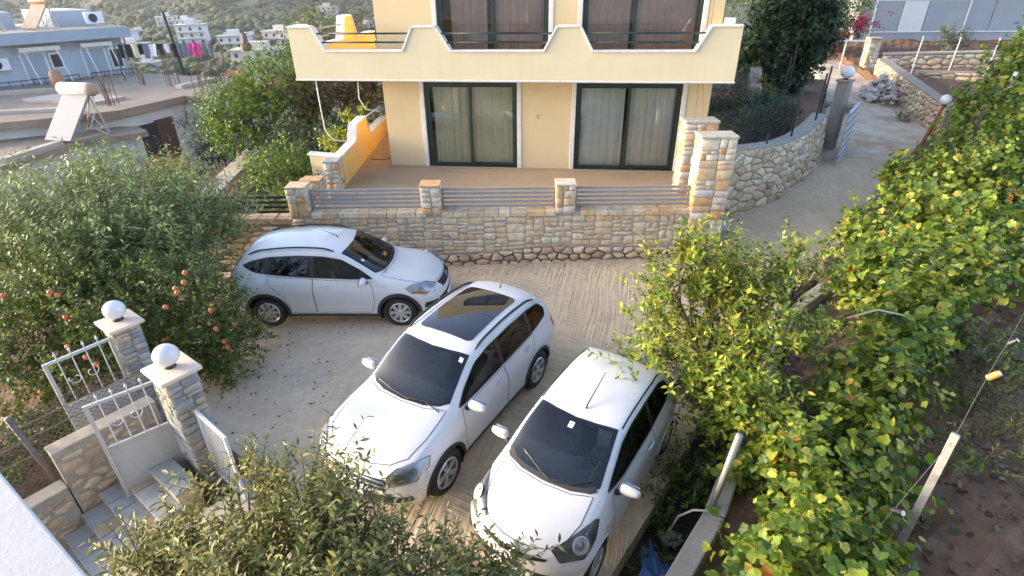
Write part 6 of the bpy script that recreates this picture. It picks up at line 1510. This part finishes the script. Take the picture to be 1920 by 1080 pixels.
plant('dark_bush', 'very dark round bush against the white wall of the flat-roofed house', 'bush', (-13.1,24.4,-1.9), [((-13.1,24.4,.3),(1.0,1.0,1.3),420), ((-12.5,24.2,-.5),(.9,.9,.9),200)], .085, 'lf_dark', tl=.3, nl=12, shell=.6, trunk=.08, tw=False, group=G)
plant('garden_tree', 'yellow-green tree with orange tints behind the olive tree', 'tree', (-10.8,17.2,-.6), [((-10.8,17.0,.85),(.75,.7,.6),190), ((-11.3,17.4,.5),(.6,.6,.5),110)], .08, 'lf_gold', tl=.3, nl=11, shell=.35, trunk=.06, tw=False, group=G)
plant('garden_tree', 'small green tree just left of the orange-tinted one', 'tree', (-12.3,16.6,-.8), [((-12.2,16.4,1.1),(.9,.8,.6),200)], .08, 'lf_citrus', tl=.35, nl=11, shell=.35, trunk=.06, tw=False, group=G)
plant('feathery_tree', 'feathery olive-green tree top showing above the balcony left end', 'tree', (-8.6,30.5,-3.0), [((-8.9,30.5,3.9),(1.6,1.3,1.3),330), ((-7.6,30.8,3.6),(1.3,1.2,1.1),240), ((-9.9,30.6,2.9),(1.2,1.0,1.0),180)], .10, 'lf_brown', T_NARROW, tl=.6, nl=16, shell=.3, trunk=.14, group=G)
plant('garden_tree', 'broad green tree below the red roofs', 'tree', (-12.0,33,-3.2), [((-12.3,33,1.6),(1.8,1.6,1.3),260), ((-10.4,33.5,1.9),(1.6,1.4,1.2),220)], .13, 'lf_citrus', tl=.5, nl=11, shell=.45, trunk=.16, tw=False, group=G)
plant('garden_tree', 'rounded dark green tree right of the red roofs', 'tree', (-20.0,62,-6), [((-20.0,62,.6),(3.4,2.4,2.3),300)], .3, 'lf_citrus', tl=1.0, nl=10, shell=.5, trunk=.25, tw=False, group=G)
plant('undergrowth', 'tangled dark undergrowth behind the chain link fence', 'bush', (-7.9,6.3,-.3), [((-7.7,6.6,.05),(.9,.6,.35),230), ((-7.9,5.4,-.1),(.8,.7,.3),200), ((-8.9,6.0,.1),(.8,.8,.4),200)], .06, 'lf_pom', T_CHEAP, tl=.35, nl=14, up=.4, shell=.2, trunk=.02, branches=8)
# rough wall, rustic gate and posts in the garden
straight_wall('rough_garden_wall', (-8.6,15.2), (-10.3,23.4), -1.2, .62, .1, .55, 'stone_field', 'rough pale garden wall running back beside the citrus bush', .45, .28, cop='coping')
mat('old_wood', (.26,.21,.165), .95, noise=.4, scale=9, bump=.5, bscale=40)
e = empty('rustic_gate', (-11.6,20.6,-1.5), R(62), 'rickety gate of grey sticks beside the garden wall', 'gate')
for i in range(11): MB().tube([(.1*i,rng.uniform(-.03,.03),.05),(.1*i+rng.uniform(-.06,.06),0,1.55+rng.uniform(-.12,.12))], .028, 5).build('stick', 'old_wood', e)
for z in (.4,1.2): MB().bar((-.05,.03,z),(1.1,.03,z+.05),.05).build('rail', 'old_wood', e)
for k, (x, y, z, h, lb) in enumerate(((-11.9,20.3,-1.6,2.3,'leaning wooden post at the left of the rustic gate'),(-10.6,21.7,-1.4,1.9,'wooden post at the right of the rustic gate'),(-10.3,21.2,-1.4,2.0,'wooden post against the rough garden wall'),(-11.6,18.4,-1.4,1.5,'short wooden post in front of the rustic gate'),(-9.5,23.0,-.9,2.3,'wooden post under the bright green tree'),(-7.5,21.0,-.3,2.9,'pale bare stake in the shade left of the balcony'))):
    tag(MB().tube([(x,y,z),(x-.12,y,z+h)], [.085,.07], 7).build('wooden_post', 'old_wood', smooth=True), lb, 'post', 'wooden garden posts')
# ---- upper right: conifer, shrubs, bougainvillea
G2 = 'plants along the lane'
plant('conifer', 'very dark green conifer right of the balcony', 'tree', (11.2,24.6,1.2), [((11.1,24.6,3.4),(1.45,1.3,1.7),1300), ((11.4,24.8,5.3),(1.35,1.2,1.4),1000), ((10.4,24.4,2.6),(.8,.8,1.0),420), ((12.2,24.6,4.2),(.8,.8,1.2),460)], .16, 'lf_dark', T_CHEAP, tl=.45, nl=14, up=.6, out=.8, shell=.35, trunk=.16, tw=False, group=G2)
plant('lane_tree', 'pale green tree behind the house corner, left of the conifer', 'tree', (9.6,28.5,1.0), [((9.6,28.5,5.2),(1.3,1.2,1.6),340)], .11, 'lf_pom', tl=.45, nl=12, trunk=.12, tw=False, group=G2)
plant('lane_shrub', 'dark evergreen shrub inside the curved wall, close to the wire mesh', 'bush', (7.7,18.4,1.5), [((7.3,18.1,2.05),(.9,.9,.6),600), ((8.5,19.0,2.0),(.9,.9,.65),600), ((6.7,17.2,1.9),(.5,.6,.4),240)], .09, 'lf_dark', T_CHEAP, tl=.35, nl=12, shell=.3, trunk=.04, tw=False, group=G2)
plant('lane_shrub', 'dry pale shrub between the house corner and the conifer', 'bush', (7.2,20.8,1.6), [((7.3,20.6,2.3),(.8,.7,.5),150), ((8.6,21.3,2.4),(.8,.7,.5),130)], .09, 'lf_sage', T_NARROW, tl=.45, nl=12, shell=.2, trunk=.03, group=G2)
plant('golden_shrub', 'small golden shrub in front of the conifer', 'bush', (9.2,21.3,1.7), [((9.25,21.2,2.45),(.28,.28,.42),70)], .11, 'lf_gold', tl=.25, nl=9, shell=.2, trunk=.02, tw=False, group=G2)
bg_ = plant('bougainvillea', 'crimson flowering bougainvillea beside the white metal gate', 'bush', (17.2,33.2,2.0), [((17.0,33.0,3.2),(1.3,.9,1.3),420), ((18.6,33.6,4.0),(1.2,.7,1.2),330), ((18.4,34.2,5.2),(1.2,.8,.9),240)], .13, 'lf_pom', tl=.5, nl=10, shell=.3, trunk=.08, tw=False, group=G2)
P_, D_, N_, T_ = twigs([((17.9,32.4,3.6),(.9,.5,.5),70), ((16.9,32.2,3.0),(.7,.4,.6),50), ((19.2,32.4,4.1),(.9,.3,.15),16)], .5, 9, .3, .9, .3)
foliage(bg_, P_, D_, N_, .12*(.6+.7*nr.random(len(P_))), T_CHEAP, 'lf_boug', 0, 'blossom')
plant('dry_shrub', 'orange-brown dry shrub left of the bougainvillea', 'bush', (15.6,33.6,2.0), [((15.6,33.4,3.3),(.9,.8,.9),170)], .13, 'lf_gold', tl=.45, nl=10, shell=.3, trunk=.05, tw=False, group=G2)
plant('lane_shrub', 'grey-green bush in front of the grey house panels', 'bush', (23.1,31.6,2.3), [((23.2,31.5,3.1),(.9,.6,.55),180)], .11, 'lf_sage', tl=.4, nl=10, shell=.3, trunk=.04, tw=False, group=G2)
for x, y, s, lb in ((15.35,22.2,.32,'green weed tuft at the foot of the lane wall'),(13.2,23.9,.22,'small weed tuft in the middle of the dirt lane'),(13.8,23.2,.2,'weed tuft beside the lane, nearest the sliding gate'),(18.6,28.7,.3,'weed tuft below the left gate post of the back wall')):
    z = float(gz(x,y)); plant('weed_tuft', lb, 'weed', (x,y,z), [((x,y,z+.08),(s,s,.12),int(150*s+20))], .08, 'lf_pom', T_NARROW, tl=.28, nl=8, up=1.0, out=.6, shell=.1, trunk=0, tw=False, group='weed tufts along the lane')
# ================================================================ vineyard
mat('post_pale', (.36,.355,.325), .7, noise=.35, scale=9, bump=.2, bscale=40, dirt=(.22,.20,.17), dscale=5)
mat('pipe_grey', (.38,.37,.34), .55, metal=.3, noise=.3, scale=8)
mat('wire_thin', (.16,.16,.15), .6, metal=.3)
mat('can_orange', (.62,.25,.06), .35); mat('can_white', (.70,.69,.66), .35); mat('can_yellow', (.70,.42,.04), .35); mat('can_black', (.02,.02,.022), .35)
mat('dead_leaf', (.30,.19,.11), .9, col2=(.42,.30,.19), scale=5, objrnd=.4)
GV = 'grape vines'
def vine(base, lobes, label, leaf=.13, nobj=200, nl=9, tl=.5):
    return plant('grape_vine', label, 'vine', base, lobes, leaf, 'lf_vine', T_VINE, tl=tl, nl=nl, up=.25, out=.6, curve=-.25, shell=.15, rand=.75, trunk=.035, n_obj=nobj, group=GV, branches=14, fork=.6, tw_r=.004)
vine((2.75,3.5,.3), [((2.75,3.35,.95),(.75,.65,.42),161), ((3.35,3.9,1.0),(.7,.6,.40),136)], 'grape vine nearest the viewer, between the pipe post and the pale timber post', 0.100, 220)
vine((3.6,4.7,.35), [((3.45,4.7,1.0),(.6,.6,.42),130), ((4.2,5.1,1.0),(.7,.55,.35),119)], 'grape vine with some red leaves just behind the nearest one', 0.100, 220)
vine((4.7,6.0,.4), [((4.75,6.0,1.0),(.5,.5,.38),80), ((5.1,6.1,1.15),(.55,.5,.35),68)], 'sparse grape vine in front of the bare brown soil', 0.100, 160)
vine((5.75,7.40,.45), [((6.05,7.35,1.1),(.65,.75,.5),125), ((6.55,7.70,1.3),(.8,.75,.5),148)], 'grape vine right of the fruit tree, beside the bare soil', 0.106, 180)
vine((7.35,8.90,.5), [((6.95,9.00,1.3),(.9,.9,.6),202), ((8.15,9.00,1.4),(.9,.9,.55),189)], 'grape vine behind the pale leaning stick', 0.106, 120)
vine((8.80,10.75,.6), [((8.40,10.95,1.3),(1.0,1.0,.65),229), ((9.70,10.85,1.45),(1.1,1.0,.6),229)], 'grape vine opposite the tall stone pillars', 0.106, 60)
vine((10.90,12.95,.7), [((10.50,13.05,1.45),(1.1,1.1,.7),243), ((11.90,12.75,1.6),(1.2,1.1,.65),243)], 'grape vine opposite the curved wall', 0.110, 0)
vine((13.00,15.55,.9), [((12.50,15.25,1.6),(1.1,1.2,.75),243), ((13.90,15.15,1.8),(1.3,1.2,.7),256)], 'grape vine behind the red posts', 0.110, 0)
vine((15.20,17.95,1.0), [((14.60,17.35,2.15),(1.1,1.3,1.00),243), ((16.00,17.75,2.45),(1.3,1.3,1.00),256), ((17.40,18.95,2.75),(1.4,1.4,1.00),229)], 'grape vine around the pale globe near the lane wall', 0.114, 0)
vine((19.10,21.35,1.4), [((18.60,20.95,2.95),(1.6,1.5,1.10),270), ((20.40,22.25,3.45),(1.6,1.5,1.10),270), ((18.00,19.95,2.55),(1.2,1.2,1.00),175)], 'tall grape vine highest on the slope, in front of the shaded wall', 0.123, 0)
vine((11.00,9.90,.7), [((10.80,9.50,1.35),(1.1,1.0,.5),175), ((12.60,10.70,1.55),(1.2,1.1,.5),175)], 'second-row grape vine at the right edge, level with the stone pillars', 0.106, 0)
vine((14.00,13.35,.9), [((13.80,12.95,1.7),(1.3,1.2,.6),202), ((15.60,14.55,1.9),(1.3,1.2,.6),202), ((17.20,16.35,2.1),(1.4,1.3,.7),202)], 'second-row grape vine at the right edge, level with the red posts', 0.114, 0)
plant('broom_bush', 'feathery grey-green bush on the right edge above the brown soil', 'bush', (6.2,5.0,.45), [((6.0,5.2,.85),(.55,.5,.32),90), ((6.9,6.3,.95),(.6,.6,.40),100)], .07, 'lf_pom', T_NARROW, tl=.4, nl=14, up=.7, out=.6, shell=.2, trunk=.03)
plant('leafy_weed', 'low green weed patch behind the pale timber post', 'weed', (7.6,7.2,.5), [((7.6,7.2,.75),(.8,.8,.3),160)], .08, 'lf_pom', tl=.3, nl=10, up=.5, shell=.2, trunk=0, tw=False)
vine((19.6,19.6,1.6), [((19.0,19.2,3.05),(1.5,1.4,1.00),260), ((20.8,20.6,3.35),(1.5,1.4,1.00),260), ((21.6,23.4,3.85),(1.5,1.4,1.00),240)], 'grape vine at the top right corner of the vineyard', .12, 0)
# low concrete wall along the ditch
e = empty('ditch_wall', (0,0,0), 0, 'rough concrete wall top between the dark ditch and the vines', 'wall')
WL = [(.3,1.9),(1.50,3.55),(2.28,4.50),(2.95,5.55),(3.9,7.1),(5.1,8.9),(6.2,9.8)]
for i, (a, b) in enumerate(zip(WL[:-1], WL[1:])):
    d = Vector((b[0]-a[0], b[1]-a[1], 0)).normalized(); n = Vector((d.y,-d.x,0)); z = [float(gz(*a))+.52, float(gz(*b))+.52]; q = []
    for k in (0,1): q += [Vector((*a,-.9 if k == 0 else z[0])), Vector((*a,-.9 if k == 0 else z[0]))+n*.24, Vector((*b,-.9 if k == 0 else z[1]))+n*.24, Vector((*b,-.9 if k == 0 else z[1]))]
    MB().quadbox(q).build('wall_length', 'concrete_plain', e, bevel=.02)
plant('ditch_weeds', 'dark leafy weeds growing in the ditch beside the small hatchback', 'weed', (2.35,5.3,-.4), [((2.45,5.5,.0),(.35,.6,.30),150), ((1.95,4.7,-.15),(.25,.5,.18),90), ((1.45,3.9,-.2),(.2,.5,.12),50)], .06, 'lf_pom', T_CHEAP, tl=.3, nl=12, up=.6, shell=.1, trunk=0, tw=False)
# things in the ditch
mat('blue_plastic', (.025,.085,.20), .4, noise=.4, scale=9); mat('red_plastic', (.45,.03,.03), .4); mat('bag_white', (.55,.58,.60), .5)
def crumple(name, c, s, mt, label, cat, sq=(1,1,.5)):
    bm = bmesh.new(); bmesh.ops.create_icosphere(bm, subdivisions=3, radius=1)
    for v in bm.verts:
        p = v.co*3.1; k = 1+.35*math.sin(p.x*2+p.y*3)*math.cos(p.z*4+p.x)+.18*math.sin(p.y*7+p.z*5)
        v.co = Vector((v.co.x*sq[0]*k*s, v.co.y*sq[1]*k*s, v.co.z*sq[2]*k*s))
    me = bpy.data.meshes.new(name); bm.to_mesh(me); bm.free(); me.materials.append(MATS[mt]); return tag(link(name, me, None, c), label, cat)
crumple('plastic_bag', (1.62,3.95,-.18), .24, 'bag_white', 'crumpled pale plastic bag in the ditch', 'bag', (1,.8,.6))
crumple('blue_tarp', (1.62,3.72,.12), .40, 'blue_plastic', 'folded blue plastic sheet lying in the ditch against the wall', 'tarp', (.45,1.3,.35))
crumple('red_sheet', (1.60,3.40,.2), .22, 'red_plastic', 'red plastic scrap next to the blue sheet', 'plastic scrap', (.35,1,.4))
crumple('white_stone', (2.05,4.75,-.3), .13, 'stone_grey', 'pale lump of rubble lying in the dark ditch', 'stone', (1,.8,.7))
tag(MB().tube([(1.95,4.62,.0),(1.98,4.50,.45),(2.1,4.42,.66),(2.33,4.40,.66)], .014, 6).build('bent_hose', 'cap_pink', smooth=True), 'pale bent hose looping over the concrete wall', 'hose')
# posts, wires and cans
tag(MB().tube([(2.36,4.52,.45),(2.50,4.55,1.72)], .038, 12).build('pipe_post', 'pipe_grey', smooth=True), 'grey pipe post standing on the concrete wall beside the vines', 'post')
def timber(a, b, w, mt, label, cat='post', grp=None): return tag(MB().bar(a, b, w, w*.75).build('vine_post', mt, bevel=.006), label, cat, grp)
timber((4.20,3.90,.2),(4.55,4.22,2.02),.078,'post_pale','pale square timber post among the nearest vines',grp='vineyard posts')
timber((8.15,12.2,.1),(8.28,12.25,1.12),.07,'post_pale','pale thin post beside the lane where the vines begin',grp='vineyard posts')
timber((11.75,16.2,.4),(11.75,16.2,1.25),.09,'post_red','short red post at the lane edge',grp='vineyard posts')
timber((13.1,17.8,.6),(13.75,18.1,2.45),.08,'post_red','tall leaning red post at the lane edge',grp='vineyard posts')
timber((13.0,15.6,.9),(13.25,15.9,2.9),.10,'pole_wood','dark leaning post inside the vines',grp='vineyard posts')
timber((15.9,18.6,1.0),(16.35,18.9,3.35),.12,'sheet_zinc','pale metal post rising out of the vines near the top right',grp='vineyard posts')
globe((13.85,18.2,2.45), .17, 'pale round lamp on a red post among the vines', None)
for P, lb in (([(4.55,4.22,1.95),(3.6,3.6,1.45),(2.9,3.1,1.0)], 'thin wire from the pale timber post to the nearest vine'), ([(4.55,4.22,1.98),(5.33,4.92,2.36),(5.90,5.41,2.42),(7.2,6.6,2.6)], 'thin wire rising from the pale timber post to the upper right'),([(3.0,3.5,1.15),(3.6,3.2,1.0),(4.5,2.9,.85)], 'thin wire carrying the yellow can')):
    tag(MB().tube(P, .003, 4).build('trellis_wire', 'wire_thin'), lb, 'wire', 'trellis wires')
cm = {}
def can(p, mt, label, rx, s=1):
    e = empty('drink_can', p, 0, label, 'can', 'cans hung on the wires'); e.rotation_euler = (rx, .5, 0); e.scale = (s,)*3
    MB().lathe([(.0005,0),(.026,0),(.033,.008),(.033,.108),(.027,.12),(.0005,.12)], 16).build('can_body', mt, e, smooth=False); MB().lathe([(.0005,.121),(.026,.121),(.028,.124),(.0005,.123)], 16).build('can_lid', 'can_white', e)
can((5.30,4.89,2.20),'can_orange','orange and white can hanging above the bare soil',.4,1.1); can((3.55,3.22,.92),'can_yellow','yellow can hanging at the bottom edge',.1,1.0); can((3.75,3.72,1.50),'can_black','black and white can beside the pale timber post',.9); can((5.88,5.39,2.30),'can_black','small black can highest on the wire at the right edge',.4,.9)
tag(MB().tube([(5.0,7.0,1.66),(5.5,7.1,1.74),(6.0,7.0,1.66)], .014, 6).build('leaning_stick', 'cap_pink', smooth=True), 'pale bare cane lying across the vine leaves', 'cane')
tag(MB().lathe([(.16,0),(.16,1.35),(.14,1.37),(.0005,1.37)], 16, (4.35,7.6,.1)).build('concrete_drum', 'sheet_zinc', smooth=True), 'grey sheet drum half hidden between the fruit tree and the vines', 'drum')
# fallen leaves on the soil
e = tag(MB().box((0,0,0),(.001,.001,.001)).build('leaf_litter', 'dead_leaf'), 'dry fallen leaves scattered on the vineyard soil', 'leaf litter', kind='stuff')
n = 1500; xy = np.stack([nr.uniform(3.6,9.5,n), nr.uniform(2.6,9,n)],1); ps = np.array([(x,y,soil_z(x,y)+.012) for x, y in xy]); az = nr.random(n)*6.28
COL.objects.unlink(e)
f = foliage(None, ps, np.stack([np.cos(az),np.sin(az),nr.normal(size=n)*.25],1), np.stack([nr.normal(size=n)*.35,nr.normal(size=n)*.35,np.ones(n)],1), .05+.07*nr.random(n), T_VINE, 'lf_brown', 0, 'leaf_litter'); tag(f, 'dry fallen leaves scattered on the vineyard soil', kind='stuff')
n = 420; xy = np.concatenate([np.stack([nr.uniform(-5.6,-3.2,n//3), nr.uniform(6.6,10.2,n//3)],1), np.stack([nr.uniform(-1.5,5.5,n//3), 12.2-np.abs(nr.normal(size=n//3))*.35],1), np.stack([nr.uniform(0,1,n//3)*.9, nr.uniform(7.0,14,n//3)],1)])
xy[2*(n//3):,0] = np.array([float(XR(y)) for y in xy[2*(n//3):,1]])-np.abs(nr.normal(size=n//3))*.5
ps = np.array([(x,y,float(gz(x,y))+.012) for x, y in xy]); az = nr.random(len(ps))*6.28
f = foliage(None, ps, np.stack([np.cos(az),np.sin(az),nr.normal(size=len(ps))*.15],1), np.stack([nr.normal(size=len(ps))*.25,nr.normal(size=len(ps))*.25,np.ones(len(ps))],1), .03+.04*nr.random(len(ps)), T_OVAL, 'lf_brown', 0, 'yard_leaves'); tag(f, 'a few dry leaves blown against the edges of the yard', kind='stuff')
# far hillside scrub: one mass of bushes
bm = bmesh.new(); bmesh.ops.create_icosphere(bm, subdivisions=1, radius=1); bv = np.array([v.co[:] for v in bm.verts]); bf = np.array([[v.index for v in f.verts] for f in bm.faces]); bm.free()
mat('scrub', (.028,.045,.014), .95, col2=(.068,.082,.036), scale=.05, detail=8, bump=1, bscale=.8)
n = 15000; yy = 70+nr.random(n)**.75*800; xx = -yy*(.06+nr.random(n)*1.1); zz = np.array([terr(x, y) for x, y in zip(xx, yy)]); sc = (.6+nr.random(n)*1.3)*(1+yy/500)
V = (bv[None]*(.7+.6*nr.random((n, len(bv), 1)))*np.stack([sc, sc, sc*.8], 1)[:, None]+np.stack([xx, yy, zz+sc*.25], 1)[:, None]).reshape(-1, 3); F = (bf[None]+(np.arange(n)*len(bv))[:, None, None]).reshape(-1, 3)
me = bpy.data.meshes.new('hillside_scrub'); me.from_pydata(V.tolist(), [], F.tolist()); me.materials.append(MATS['scrub']); me.polygons.foreach_set('use_smooth', [True]*len(me.polygons)); tag(link('hillside_scrub', me), 'dark green scrub covering the far hillside', kind='stuff')
# haze over the valley
m = bpy.data.materials.new('haze'); m.use_nodes = True; m.node_tree.nodes.remove(m.node_tree.nodes['Principled BSDF']); pv = m.node_tree.nodes.new('ShaderNodeVolumePrincipled')
pv.inputs['Color'].default_value = (.90,.92,.93,1); pv.inputs['Density'].default_value = HAZE; pv.inputs['Anisotropy'].default_value = .2; m.node_tree.links.new(pv.outputs[0], m.node_tree.nodes['Material Output'].inputs['Volume'])
MATS['haze'] = m
if HAZE: tag(MB().box((-1600,-40,-60),(1000,1650,95)).build('haze', 'haze'), 'thin evening haze in the air', kind='stuff')
